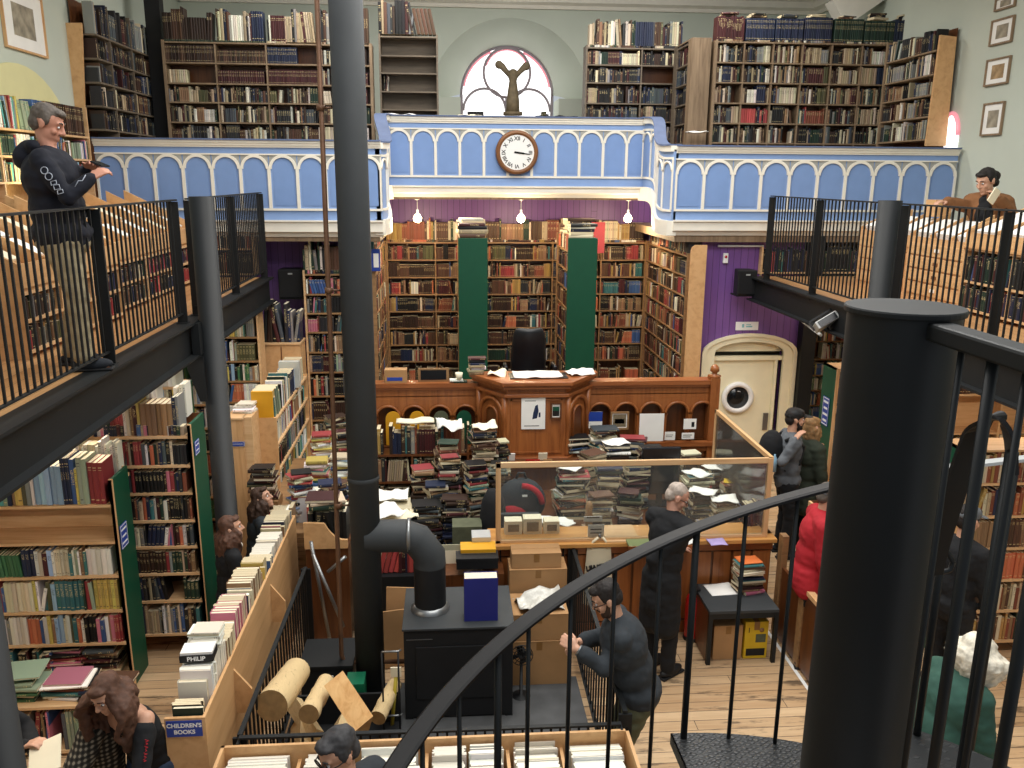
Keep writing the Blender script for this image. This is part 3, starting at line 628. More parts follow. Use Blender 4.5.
# ------------------------------------------------------------------ far end: alcove, pulpit, counter
def far_end():
    AB = 14.22
    st(B('wall_alcove', 'purple', (-1.25, AB, 0), (3.6, AB + .1, 3.9)))
    st(B('wall_alcove_left', 'purple', (-1.32, 12.2, 0), (-1.25, AB, 3.9))); st(B('wall_alcove_right', 'purple', (3.56, 11.65, 0), (3.63, AB, 3.9)))
    st(B('wall_purple_left', 'purple', (XL, 12.2, 0), (-1.25, 12.3, 3.4)))
    # purple wall with an arched door opening
    x0, x1, yw = 3.53, 5.1, 11.6
    dl, dr, zs, zt = 3.80, 4.82, 1.72, 1.86
    ctr = (dl + dr) / 2; hw = (dr - dl) / 2
    def arch(h, w, n=12): return [(ctr + w * math.cos(PI * i / n), zs + h * math.sin(PI * i / n)) for i in range(n + 1)]
    m = MB(); m.box((x0, yw, 0), (dl, yw + .1, 3.4)); m.box((dr, yw, 0), (x1, yw + .1, 3.4)); 
    a = arch(.16, hw)
    for (xa, za), (xb, zb) in zip(a, a[1:]): m.prism([(xa, za), (xa, 3.4), (xb, 3.4), (xb, zb)], 'y', yw, yw + .1)
    st(m.build('wall_purple_right', 'purple'))
    d = structure('door_1', (ctr, yw, 0), 'cream arched door with round porthole window')
    m = MB(); P = [(ctr + w_, 0) for w_ in ()]
    out = arch(.27, hw + .17); inn = arch(.16, hw)
    for q in range(12): m.prism([out[q], out[q + 1], inn[q + 1], inn[q]], 'y', yw - .06, yw + .05)
    m.box((dr, yw - .06, 0), (dr + .17, yw + .05, zs)); m.box((dl - .17, yw - .06, 0), (dl, yw + .05, zs))
    out2 = arch(.285, hw + .19); o3 = arch(.24, hw + .13)
    for q in range(12): m.prism([out2[q], out2[q + 1], o3[q + 1], o3[q]], 'y', yw - .085, yw - .05)
    m.box((dr + .13, yw - .085, 0), (dr + .19, yw - .05, zs)); m.box((dl - .19, yw - .085, 0), (dl - .13, yw - .05, zs)); m.build('casing', 'doorcream', d)
    m = MB(); m.prism(arch(.15, hw) , 'y', yw + .05, yw + .075); m.build('fanlight_panel', 'doorcream', d)
    MB().box((dl, yw - .01, 1.6), (dr, yw + .06, 1.66)).build('transom', 'doorcream', d)
    m = MB(); m.box((dl + .02, yw + .04, 0), (dr - .1, yw + .08, 1.6)); m.box((dr - .1, yw + .0, 0), (dr - .06, yw + .09, 1.6)); m.build('leaf', 'doorcream', d)
    c = AY(738, 398, yw)
    m = MB(); m.lathe([(.165, .05), (.165, .005), (.19, -.012), (.235, -.005), (.24, .04), (.165, .045)], (c.x, yw, c.z), 32, 'y'); m.build('porthole_ring', 'white', d)
    MB().lathe([(0, .02), (.17, .02), (.17, .03), (0, .03)], (c.x, yw, c.z), 32, 'y').build('porthole_glass', 'dglass', d)
    p = AY(765.5, 422, yw); MB().box((p.x - .03, yw + .02, p.z - .13), (p.x + .04, yw + .045, p.z + .13)).build('push_plate', 'steel', d)
    st(B('trim_post', 'black', (5.02, 11.42, 0), (5.22, 11.62, 3.38)))
    # on the purple wall
    t = thing('wall_sign', tuple(AY(747, 326, yw - .01)), 'white notice plate with pale lettering on purple boards above the cream door', 'sign')
    c = AY(747, 326, yw - .01); MB().box((c.x - .165, yw - .015, c.z - .06), (c.x + .165, yw - .003, c.z + .06)).build('plate', 'white', t)
    F = frame3((c.x, yw - .017, c.z + .005), (1, 0, 0), (0, -1, 0))
    MB().obox(F, (.03, .05, .001), (-.06, 0, 0)).obox(F, (.09, .02, .001), (.03, -.012, 0)).obox(F, (.07, .012, .001), (.02, .015, 0)).build('faint_print', 'teal' if 'teal' in MT else MT.setdefault('teal', plain('pale_teal_ink', '8fc4c9', .6)), t)
    c = AY(725, 258, yw); t = thing('alarm_sounder', (c.x, yw, c.z), 'small white alarm box on the purple wall under the gallery', 'alarm box')
    MB().box((c.x - .035, yw - .04, c.z - .07), (c.x + .035, yw - .001, c.z + .07)).build('housing', 'white', t, .008); MB().lathe([(0, -.05), (.018, -.048), (.02, -.04)], (c.x, yw, c.z + .02), 10, 'y').build('strobe', 'red', t)
    def speaker(px, py, Y, label, w=.27, h=.34):
        c = AY(px, py, Y); t = thing('loudspeaker', tuple(c), label, 'loudspeaker')
        m = MB(); m.prism([(c.x - w / 2, Y - .1), (c.x + w / 2, Y - .1), (c.x + w / 2 - .03, Y + .16), (c.x - w / 2 + .03, Y + .16)], 'z', c.z - h / 2, c.z + h / 2); m.build('cabinet', 'matte_black', t, .012)
        MB().box((c.x - w / 2 + .02, Y - .108, c.z - h / 2 + .02), (c.x + w / 2 - .02, Y - .1, c.z + h / 2 - .02)).build('grille', 'ink', t)
        m = MB(); m.box((c.x - .03, Y + .16, c.z - .05), (c.x + .03, Y + .3, c.z + .05)); m.box((c.x - w / 2, Y - .08, c.z - h / 2 - .02), (c.x + w / 2, Y + .18, c.z - h / 2 - .002)); m.build('bracket', 'matte_black', t)
        MB().box((c.x - .03, Y - .111, c.z + h / 2 - .07), (c.x + .03, Y - .108, c.z + h / 2 - .05)).build('badge', 'silver', t)
    speaker(745, 282, 11.28, 'black loudspeaker on the purple wall above the cream door')
    speaker(292, 283, 11.9, 'black loudspeaker high on the purple wall beyond the left landing', .34, .4)
    m = MB(); z1 = AY(735, 246, 11.57).z; a = AY(718, 246, 11.57); b = AY(763, 246, 11.57); e = AY(762, 296, 11.2); 
    m.tube([(a.x, 11.57, z1), (b.x, 11.57, z1), (b.x, 11.57, z1 - .5), (b.x, 11.2, e.z), (4.12, 8.9, 2.47)], .018, 8)
    tag(m.build('conduit', 'white'), 'white cable conduit bending down the purple wall and along the landing beam', 'conduit')
    # lamp under the right landing beam
    c = AY(826, 322, 8.75); t = thing('floodlight', tuple(c), 'grey floodlight with finned back fixed under the right landing beam', 'floodlight')
    R = Matrix.Translation(c) @ Matrix.Rotation(-.55, 4, 'Y') @ Matrix.Rotation(-.5, 4, 'X')
    MB().obox(R, (.26, .2, .09)).build('housing', 'led', t, .01); MB().obox(R, (.21, .008, .07), (0, -.104, 0)).build('lens', 'screen', t)
    m = MB(); 
    for i in range(5): m.obox(R, (.03, .02, .012), (-.08 + i * .04, -.06, .05))
    m.build('vent_fin', 'ink', t); m = MB(); m.obox(R, (.3, .02, .02), (0, .06, .1)); m.obox(R, (.015, .02, .12), (-.14, .06, .05)); m.obox(R, (.015, .02, .12), (.14, .06, .05)); m.tube([R @ V((0, .06, .1)), (c.x + .08, 8.8, 2.53)], .012, 6); m.build('bracket', 'matte_black', t)
    # --- alcove bookcases
    zs = [3.11 - .283 * k for k in range(8)][::-1]
    dv = [AY(x, 300, 13.9).x + 1.0 for x in (436, 486, 552, 600)]
    bookcase('tall_bookcase', 'tall brown bookcase across the back of the alcove under the three bulbs', None, (-1.0, 13.9, 0), (1, 0, 0), 4.3, [.3, .57] + zs, .26, phrase='alcove back bookcase', pal='apse', sides=('shelfbrown',) * 2, shelf='shelfbrown', back='mahogdark', divs=dv, z0=0, ztop=3.14,
             rowkw=dict(hf=(.66, .93), tk=(.014, .036), lean=.02, gap=.006, setp=.22), special={(2, 0): dict(pal='brownset', setp=.5), (5, 0): dict(pal='brownset', setp=.5), (4, 1): dict(pal='old')})
    row('alcovetop', 'top of the alcove back bookcase', (-1.0, 13.92, 3.14), (1, 0, 0), 4.3, .36, 'warm', into=(0, 1, 0), hf=(.7, .98), tk=(.02, .05), setp=.3, dep=(.14, .2), group='books on top of the alcove bookcase')
    for nm, lb, o, dr_, into, W in (('right', 'brown bookcase along the right side of the alcove ending at the pine board', (3.3, 13.88, 0), (0, -1, 0), (1, 0, 0), 2.4), ('left', 'brown bookcase along the left side of the alcove half hidden by the flue', (-1.0, 11.75, 0), (0, 1, 0), (-1, 0, 0), 2.1)):
        bookcase('side_bookcase', lb, None, o, dr_, W, [.3, .57] + zs, .24, phrase=f'alcove {nm} side bookcase', pal='apse', sides=('shelfbrown',) * 2, shelf='shelfbrown', back='mahogdark', divs=[W * .36, W * .7], into=into, z0=0, ztop=3.14, rowkw=dict(lean=.05, gap=.01))
        row('alc' + nm, f'top of the alcove {nm} side bookcase', V(o) + V((0, 0, 3.14)), dr_, W, .34, 'apse', into=into, hf=(.7, .98), tk=(.02, .05), group=f'books on top of the alcove {nm} bookcase')
    a, b = AY(691, 245, 11.3), AY(707, 245, 11.3)
    pts = [(a.x - .0, 0), (b.x, 0), (b.x, a.z - .0), (a.x + .06, a.z), (a.x + .015, a.z - .03), (a.x, a.z - .08)]
    tag(MB().prism(pts, 'y', 11.28, 11.31).build('end_board', 'ply'), 'tall plywood board with rounded corner left of the purple wall', 'board')
    for px, sgn, lb in ((458, 0, 'left'), (568, 1, 'right')):
        a = AY(px, 238, 12.2); b = AY(px + 29.5, 238, 12.2); W = b.x - a.x
        t = thing('island_bookcase', ((a.x + b.x) / 2, 12.8, 0), f'double-sided bookcase with dark green end, {"first" if sgn == 0 else "second"} from the flue in the alcove', 'bookcase')
        MB().box((a.x, 12.17, 0), (b.x, 12.2, a.z)).build('end_panel', 'green', t, .004); MB().box((a.x, 13.45, 0), (b.x, 13.48, a.z)).build('end_panel', 'shelfbrown', t)
        MB().box(((a.x + b.x) / 2 - .01, 12.2, .05), ((a.x + b.x) / 2 + .01, 13.45, a.z)).build('back_board', 'mahogdark', t)
        for z in [zz for zz in zs] + [.56, .28]: MB().box((a.x + .01, 12.2, z - .022), (b.x - .01, 13.45, z)).build('shelf', 'shelfbrown', t)
        for z in zs:
            row(('isl' + lb, z, 'l'), f'left face of the {lb} green-ended bookcase', (a.x + .005, 13.44, z), (0, -1, 0), 1.23, .25, 'apse', into=(1, 0, 0), dep=(.12, .18), group=f'books in the {lb} green-ended bookcase')
            row(('isl' + lb, z, 'r'), f'right face of the {lb} green-ended bookcase', (b.x - .005, 12.21, z), (0, 1, 0), 1.23, .25, 'apse', into=(-1, 0, 0), dep=(.12, .18), group=f'books in the {lb} green-ended bookcase')
        for q, (yy, ang) in enumerate(((12.35, 0), (12.7, .2), (13.05, -.1))):
            pile(('isltop' + lb, q), f'stack on top of the {lb} green-ended bookcase', ((a.x + b.x) / 2, yy, a.z + .001), a.z + (.2, .26, .22)[q], ang, .4, .28, 'gal', (.03, .07), .08, .01, group=f'big books on top of the {lb} green-ended bookcase')
    a, b = AY(585, 222, 13.7), AY(604, 253, 13.7); t = thing('red_portfolio', ((a.x + b.x) / 2, 13.7, b.z), 'large dull red portfolio standing against the alcove shelves above the second green end', 'portfolio'); MB().box((a.x, 13.68, b.z), (b.x, 13.7, a.z)).build('cover', MT.setdefault('dullred', plain('dull_red_board', '9c3a42', .7)), t); MB().box((a.x + .01, 13.7, b.z + .01), (b.x - .01, 13.715, a.z - .01)).build('leaves', 'pages', t)
    a, b = AY(371, 249, 11.7), AY(380.5, 271, 11.7); t = thing('blue_picture', ((a.x + b.x) / 2, 11.7, b.z), 'small blue and white picture fixed at the left edge of the alcove beside the flue', 'picture'); MB().box((a.x, 11.69, b.z), (b.x, 11.71, a.z)).build('frame', 'bluesign', t); MB().box((a.x + .03, 11.685, b.z + .05), (b.x - .02, 11.69, a.z - .06)).build('print', 'paper', t)
    # hanging bulbs
    for px, lb in ((417.5, 'leftmost of the three bulbs, above the left of the alcove'), (521, 'middle of the three bulbs, straight under the clock'), (628, 'rightmost of the three bulbs, beside the swept blue return')):
        c = AY(px, 217, 12.95); t = thing('hanging_bulb', (c.x, c.y, 3.85), 'bare lit bulb, ' + lb, 'light bulb', 'bare bulbs under the gallery')
        MB().lathe([(0, 0), (.05, 0), (.055, -.03), (.02, -.045), (0, -.045)], (c.x, c.y, 3.852), 12).build('ceiling_rose', 'white', t)
        MB().tube([(c.x, c.y, 3.81), (c.x, c.y, c.z + .1)], .006, 6).build('flex', 'white', t)
        MB().lathe([(0, .11), (.018, .11), (.02, .05), (.016, .045), (0, .045)], c, 10).build('lamp_holder', 'white', t)
        MB().lathe([(.014, .05), (.04, .03), (.062, -.015), (.054, -.058), (.026, -.08), (0, -.085)], c, 14).build('bulb', 'bulb', t)
        l = bpy.data.lights.new('bulb_light', 'POINT'); l.energy = 42; l.color = (1, .78, .5); l.shadow_soft_size = .05; o = bpy.data.objects.new('bulb_light', l); COL.objects.link(o); o.location = (c.x, c.y - .05, c.z - .12)
    # clock
    c = AY(517, 152.5, 12.74); t = thing('wall_clock', (c.x, 12.75, c.z), 'round wooden wall clock with roman numerals on the blue gallery front', 'clock')
    R = .315; MB().lathe([(.25, -.03), (.265, -.055), (.3, -.05), (R, -.015), (R, .03), (0, .03)], (c.x, 12.75, c.z), 40, 'y').build('case', 'brass', t)
    MB().lathe([(0, -.028), (.255, -.03)], (c.x, 12.75, c.z), 40, 'y').build('dial', 'white', t)
    m = MB(); hh = MB()
    for i, s in enumerate('XII I II III IV V VI VII VIII IX X XI'.split()):
        a = PI / 2 - i * PI / 6; ct = V((c.x + .195 * math.cos(a), 12.75 - .031, c.z + .195 * math.sin(a))); u = V((math.cos(a), 0, math.sin(a))); r = V((math.sin(a), 0, -math.cos(a)))
        tm = text_mb(s, .075, Matrix(((r.x, u.x, 0, ct.x), (0, 0, -1, ct.y), (r.z, u.z, 0, ct.z), (0, 0, 0, 1))), .0008, .002); tm.build('numeral', 'ink', t)
    del m
    for nm, a, L, w in (('hour_hand', PI / 2 - (3.27 / 12) * 2 * PI, .12, .012), ('minute_hand', PI / 2 - (16.3 / 60) * 2 * PI, .2, .007)):
        u = V((math.cos(a), 0, math.sin(a))); r = V((-u.z, 0, u.x)); o = V((c.x, 12.75 - .036, c.z)); y = V((0, -.002, 0))
        q = [o - u * .04 - r * w, o - u * .04 + r * w, o + u * L * .85 + r * w, o + u * L, o + u * L * .85 - r * w]; n = 5
        MB().add(q + [p + y for p in q], [tuple(range(4, -1, -1)), tuple(range(5, 10))] + [(i, (i + 1) % n, n + (i + 1) % n, n + i) for i in range(n)]).build(nm, 'ink', t)

def arch_prism(m, cx, w, z0, zsp, Y0, Y1, n=10):
    m.prism([(cx - w / 2, z0), (cx + w / 2, z0)] + [(cx + w / 2 * math.cos(PI * i / n), zsp + w / 2 * math.sin(PI * i / n)) for i in range(n + 1)], 'y', Y0, Y1)
def pulpit():
    Y = 9.5; x0, x1 = AY(374, 383, Y).x, AY(717, 381, Y).x; zt = 1.83
    t = thing('panelled_screen', ((x0 + x1) / 2, Y, 0), 'long red-brown church screen with a row of round arches behind the piles', 'wooden screen')
    def seg(a, b):
        n = max(2, round((b - a) / .3)); P = (b - a) / n; z_a, z_s = 1.1, 1.42; r = P / 2 - .035
        m = MB(); m.box((a, Y, 0), (b, Y + .05, 1.08)); m.box((a, Y, 1.66), (b, Y + .06, zt - .05))
        for i in range(n + 1):
            x = a + i * P; m.box((max(a, x - .035), Y - .0, 1.08), (min(b, x + .035), Y + .05, z_s))
        for i in range(n):
            c = a + (i + .5) * P; q = 12; arc = [(c + r * math.cos(PI * k / q), z_s + r * math.sin(PI * k / q)) for k in range(q + 1)]
            for (xa, za), (xb, zb) in zip(arc, arc[1:]): m.prism([(xa, za), (xa, 1.67), (xb, 1.67), (xb, zb)], 'y', Y, Y + .05)
            m.box((c + r, Y, z_s), (c + P / 2, Y + .05, 1.67)); m.box((c - P / 2, Y, z_s), (c - r, Y + .05, 1.67))
        m.build('arcade_panel', 'mahog', t)
        m = MB(); z2 = z_s
        for i in range(n):
            c = a + (i + .5) * P; q = 14
            m.tube([(c + (r + .02) * math.cos(PI * k / q), Y - .012, z_s + (r + .02) * math.sin(PI * k / q)) for k in range(q + 1)], .018, 6)
            for s in (-1, 1): m.lathe([(.0, 1.08), (.026, 1.08), (.018, 1.13), (.017, z_s - .04), (.03, z_s)], (c + s * (P / 2 - .01), Y - .015, 0), 8)
        m.build('arch_moulding', 'mahog', t)
        m = MB(); m.box((a, Y + .12, .2), (b, Y + .14, 1.7)); m.build('back_board', 'mahogdark', t)
        m = MB(); m.box((a, Y - .05, zt - .05), (b, Y + .14, zt)); m.box((a, Y - .03, zt - .08), (b, Y, zt - .05)); m.build('cap_rail', 'mahogx', t)
        m = MB(); m.box((a, Y - .1, 1.03), (b, Y + .06, 1.08)); m.box((a, Y - .06, .96), (b, Y, 1.03)); m.build('ledge', 'mahogx', t)
        m = MB(); k = max(2, round((b - a) / .45))
        for i in range(k): w = (b - a) / k; m.box((a + i * w + .05, Y - .014, .2), (a + (i + 1) * w - .05, Y, .88))
        m.build('lower_panel', 'mahogdark', t)
    pl, pr = AY(478, 385, 9.5).x, AY(588, 385, 9.5).x
    seg(x0, pl); seg(pr, x1)
    m = MB(); m.box((x1 - .09, Y - .07, 0), (x1 + .02, Y + .09, zt + .03)); m.lathe([(.07, 0), (.08, .02), (.03, .04), (.03, .055), (.055, .075), (.05, .12), (.02, .15), (0, .155)], (x1 - .035, Y, zt + .03), 14); m.build('newel', 'mahog', t)
    # pulpit: three-sided front
    yf = 9.05; fl, fr = AY(507, 400, yf).x, AY(566, 400, yf).x
    t = thing('pulpit', ((pl + pr) / 2, 9.3, 0), 'carved red-brown pulpit with poster on its front and papers on its top', 'pulpit')
    plan = [(pl, 9.55), (pl, 9.46), (fl, yf), (fr, yf), (pr, 9.46), (pr, 9.55)]
    def poly(off, z0, z1, nm, mt='mahog'):
        c = ((pl + pr) / 2, 9.5); q = []
        for x, y in plan:
            d = V((x - c[0], y - c[1])); k = 1 + off / max(.3, d.length); q.append((c[0] + d.x * k, c[1] + d.y * k if y < 9.5 else 9.56))
        MB().prism(q, 'z', z0, z1).build(nm, mt, t, .006)
    poly(0, 0, 1.86, 'body'); poly(.07, 1.86, 1.9, 'top_moulding', 'mahogx'); poly(.1, 1.9, 1.945, 'top_slab', 'mahogx'); poly(.05, 1.76, 1.8, 'upper_band', 'mahogx'); poly(.06, .98, 1.06, 'ledge', 'mahogx'); poly(.03, .9, .98, 'lower_band', 'mahogx')
    def face(a, b, nm):
        a, b = V((*a, 0)), V((*b, 0)); d = (b - a).normalized(); L = (b - a).length; F = Matrix(((d.x, -d.y, 0, a.x), (d.y, d.x, 0, a.y), (0, 0, 1, 0), (0, 0, 0, 1)))
        m = MB(); w = L * .46; c = L / 2; zs = 1.5
        def arc(r, w2, yo):
            m2 = MB(); pts = [F @ V((c + r * math.cos(PI * k / 14), yo, zs + r * math.sin(PI * k / 14))) for k in range(15)]; m.tube([F @ V((c + r, yo, 1.12))] + pts + [F @ V((c - r, yo, 1.12))], w2, 8)
        arc(w * .88, .024, -.012); arc(w * .45, .016, -.012); m.build('arch_moulding', 'mahog', t)
        m = MB(); r = w * .32; m.add([F @ V(q) for q in [(c - r, -.012, 1.14), (c + r, -.012, 1.14)] + [(c + r * math.cos(PI * k / 10), -.012, zs + r * math.sin(PI * k / 10)) for k in range(11)]], [tuple(range(13))]); m.build('raised_panel', 'mahogdark', t)
        m = MB()
        for x in (.03, L - .03): MB().lathe([(0, 1.06), (.035, 1.06), (.024, 1.1), (.022, 1.44), (.034, 1.48), (.034, 1.76), (0, 1.76)], F @ V((x, -.01, 0)), 10).build('colonnette', 'mahog', t)
    face((pl, 9.46), (fl, yf), 'l'); face((fr, yf), (pr, 9.46), 'r')
    m = MB(); w = fr - fl; m.box((fl + .04, yf - .012, 1.12), (fl + .06, yf, 1.74)); m.box((fr - .06, yf - .012, 1.12), (fr - .04, yf, 1.74)); m.box((fl + .04, yf - .012, 1.72), (fr - .04, yf, 1.74)); m.box((fl + .04, yf - .012, 1.1), (fr - .04, yf, 1.12)); m.build('front_frame', 'mahog', t)
    # poster and pictures on it
    def card(name, label, px0, py0, px1, py1, Yp, marks, mt='paper', cat='poster', frame=None, grp=None):
        a, b = AY(px0, py0, Yp), AY(px1, py1, Yp); t = thing(name, ((a.x + b.x) / 2, Yp, b.z), label, cat, grp); MB().box((a.x, Yp, b.z), (b.x, Yp + .006, a.z)).build('sheet', mt, t)
        W, H = b.x - a.x, a.z - b.z
        for i, (mm, pts) in enumerate(marks):
            q = [(a.x + x * W, b.z + z * H) for x, z in pts]; MB().prism(q, 'y', Yp - .001, Yp + .002).build('print', mm, t)
        if frame:
            m = MB(); f = .016
            m.box((a.x - f, Yp - .012, b.z - f), (b.x + f, Yp, b.z + .004)); m.box((a.x - f, Yp - .012, a.z - .004), (b.x + f, Yp, a.z + f)); m.box((a.x - f, Yp - .012, b.z), (a.x + .004, Yp, a.z)); m.box((b.x - .004, Yp - .012, b.z), (b.x + f, Yp, a.z)); m.build('frame', frame, t)
        return t
    bar = lambda x0, x1, z0, z1: [(x0, z0), (x1, z0), (x1, z1), (x0, z1)]
    card('poster', 'white poster with a dark blue figure shape on the front of the pulpit', 521.5, 396, 545, 429, yf - .02, [('navyink', [(.46, .3), (.66, .33), (.72, .55), (.68, .74), (.58, .7), (.5, .5)]), ('navyink', bar(.72, .8, .36, .5)), ('ink', bar(.15, .6, .84, .855)), ('ink', bar(.12, .75, .09, .11))])
    card('small_picture', 'small framed picture right of the white poster on the pulpit', 552, 404, 560, 417.5, yf - .02, [('hairdark', bar(.1, .9, .1, .5)), ('green', bar(.1, .9, .5, .8))], cat='picture', frame='mahogdark')
    card('blue_card', 'blue and white booklet leaning in an arch right of the pulpit', 588, 412, 602, 428, 9.42, [('bluesign', bar(0, 1, .42, 1))], cat='booklet')
    card('framed_print', 'brownish framed landscape leaning in an arch right of the blue booklet', 612, 413, 627, 428, 9.4, [('statue', bar(.08, .92, .08, .9)), ('shelfbrown', bar(.2, .8, .3, .6))], cat='picture', frame='shelfbrown')
    card('white_card', 'large white sheet standing on the piles in front of the right arches', 640, 414, 663, 441, 9.2, [], cat='sheet of card')
    card('notice', 'small white notice leaning on the ledge right of the large white sheet', 665, 432, 675, 440, 9.38, [('ink', bar(.1, .8, .6, .65)), ('ink', bar(.1, .7, .4, .45))], cat='notice')
    card('notice', 'small white notice at the right end of the screen ledge', 682, 433, 694, 439, 9.38, [('ink', bar(.1, .8, .6, .7)), ('ink', bar(.1, .7, .3, .4))], cat='notice')
    card('notice', 'small card with a black dot at the right end arch', 684, 419, 696, 429, 9.4, [('ink', bar(.62, .85, .2, .7))], cat='notice')
    # yellow/dark boards standing in the left arches
    for px, mt, lb in ((393, 'mustard', 'yellow arched board standing in the first arch by the flue'), (417, 'mustard', 'yellow board standing in the arch next left of the books'), (441, 'olive', 'olive arched board standing in an arch left of the pulpit'), (464, 'green', 'dark green arched board standing beside the left of the pulpit')):
        c = AY(px, 418, 9.44); m = MB(); arch_prism(m, c.x, .17, 1.1, 1.42, 9.43, 9.445); tag(m.build('arched_board', mt, base=(c.x, 9.44, 1.1)), lb, 'board', 'boards in the left arches')
    # office chair behind the pulpit
    c = AY(528, 362, 10.3); t = thing('office_chair', (c.x, 10.3, 0), 'black leather office chair behind the pulpit', 'chair')
    m = MB(); w = .215; zb, ztp = c.z - .2, AY(528, 326, 10.3).z; n = 8
    pr_ = []
    for i in range(n + 1):
        z = zb + (ztp - zb) * i / n; k = .86 + .14 * math.sin(PI * min(1, i / n + .15)); k *= 1 if i < n else .8; yo = .05 * math.cos(i / n * 3)
        pr_.append((w * k, z, yo))
    vs = []; 
    for wk, z, yo in pr_:
        for x in (-1, -.6, -.3, 0, .3, .6, 1): vs.append((c.x + x * wk, 10.25 + yo + .05 * abs(x) ** 3 - .03 * math.cos(x * 4.7) * .5, z))
    m.add(vs, [(7 * i + j, 7 * i + j + 1, 7 * i + 8 + j, 7 * i + 7 + j) for i in range(n) for j in range(6)], True); o = m.build('backrest', 'leather', t); sd = o.modifiers.new('pad', 'SOLIDIFY'); sd.thickness = .09; sd.offset = 1; ss = o.modifiers.new('soft', 'SUBSURF'); ss.levels = ss.render_levels = 1
    MB().box((c.x - .26, 9.78, zb - .1), (c.x + .26, 10.3, zb + .02)).build('seat', 'leather', t, .05)
    for s in (-1, 1): MB().tube([(c.x + s * .28, 10.25, zb), (c.x + s * .3, 10.2, zb + .2), (c.x + s * .3, 9.9, zb + .2)], .025, 8).build('armrest', 'leather', t)
    m = MB(); m.tube([(c.x, 10.05, zb - .1), (c.x, 10.05, .1)], .03, 8); m.build('stem', 'matte_black', t)
    m = MB()
    for i in range(5): a = i * 2 * PI / 5; m.tube([(c.x, 10.05, .12), (c.x + .28 * math.cos(a), 10.05 + .28 * math.sin(a), .05)], .02, 6)
    m.build('base', 'matte_black', t)
    st(B('floor_platform', 'mahogdark', (x0, 9.62, 0), (x1, 11.2, .04)))
    # on the pulpit top: tray of papers, booklets, cup
    def sheet(name, label, c, w, d, ang, mt='paper', curl=.02, cat='paper', h=.006, grp=None):
        m = MB(); n = 9; vs = []; ca, sa = math.cos(ang), math.sin(ang)
        for k in (0, 1):
            for i in range(n + 1):
                for j in range(n + 1):
                    x, y = (i / n - .5) * w, (j / n - .5) * d; e2 = max(abs(i / n - .5), abs(j / n - .5)) * 2; z = curl * (.55 + .9 * pnoise((x * 9 + c[0] * 7, y * 9 + c[1] * 5, c[2])) + .15 * pnoise((x * 26 + c[0], y * 26, c[2] * 3)) - .3 * e2 * e2) + k * h
                    vs.append((c[0] + x * ca - y * sa, c[1] + x * sa + y * ca, c[2] + z))
        N = (n + 1) ** 2; f = []
        for i in range(n):
            for j in range(n): a = i * (n + 1) + j; f.append((a, a + 1, a + n + 2, a + n + 1)); f.append((N + a, N + a + n + 1, N + a + n + 2, N + a + 1))
        ed = [i for i in range(n + 1)] + [i * (n + 1) + n for i in range(1, n + 1)] + [n * (n + 1) + i for i in range(n - 1, -1, -1)] + [i * (n + 1) for i in range(n - 1, 0, -1)]
        for a, b in zip(ed, ed[1:] + ed[:1]): f.append((a, b, N + b, N + a))
        m.add(vs, f, True); return tag(m.build(name, mt, base=tuple(c)), label, cat, grp)
    globals()['sheet'] = sheet; globals()['card'] = card
    sheet('newspaper', 'pale newspaper lying on a dark tray on top of the pulpit', (1.0, 9.28, 1.955), .55, .3, .03, 'paper', .02, h=.012)
    B('tray', 'leather', (.68, 9.14, 1.946), (1.34, 9.42, 1.954)); tag(bpy.data.objects['tray'], 'thin black tray under the newspaper on the pulpit', 'tray')
    sheet('paper_heap', 'crumpled white papers at the right end of the pulpit top', (1.5, 9.38, 1.95), .3, .24, .3, 'paper', .06)
    sheet('paper_heap', 'crumpled pale papers at the left end of the pulpit top', (.55, 9.36, 1.95), .2, .2, -.2, 'cardpaper', .06)
    pile('pulpitstack', 'stack on the left end of the pulpit', (AY(477, 372, 9.45).x, 9.45, 1.946), AY(477, 357, 9.45).z, .05, .19, .14, 'mid', (.02, .035), .1, group='books stacked on the left end of the pulpit')
    c = AY(459, 378, 9.47); t = thing('tea_cup', (c.x, 9.47, 1.83), 'small pale cup on the cap rail left of the pulpit', 'cup'); MB().lathe([(0, .0), (.03, 0), (.045, .08), (.04, .08), (.027, .01), (0, .01)], (c.x, 9.47, 1.87), 14).build('bowl', 'cardpaper', t); pile('cuppile', 'pair under the pale cup left of the pulpit', (c.x, 9.47, 1.831), 1.87, 0, .16, .11, 'mid', (.02, .02), .1, n=2, group='books under the pale cup')
    t = thing('framed_board', (AY(433, 372, 9.55).x, 9.55, 1.83), 'small black framed board standing on the screen left of the green bookcase', 'framed board'); a, b = AY(418, 370, 9.55), AY(449, 385, 9.55)
    MB().box((a.x, 9.54, 1.832), (b.x, 9.56, a.z + .02)).build('frame', 'shelfbrown', t); MB().box((a.x + .03, 9.535, 1.855), (b.x - .03, 9.54, a.z - .0)).build('slate', 'screen', t)
    t = thing('card_box', (AY(396, 375, 9.55).x, 9.55, 1.83), 'small cardboard box with blue print on the screen near the flue', 'box'); a, b = AY(385, 368, 9.6), AY(407, 384, 9.5); MB().box((a.x, 9.48, 1.832), (b.x, 9.62, a.z)).build('carton', 'card', t); MB().box((a.x + .03, 9.477, 1.86), (b.x - .05, 9.48, 1.9)).build('label', 'bluesign', t)
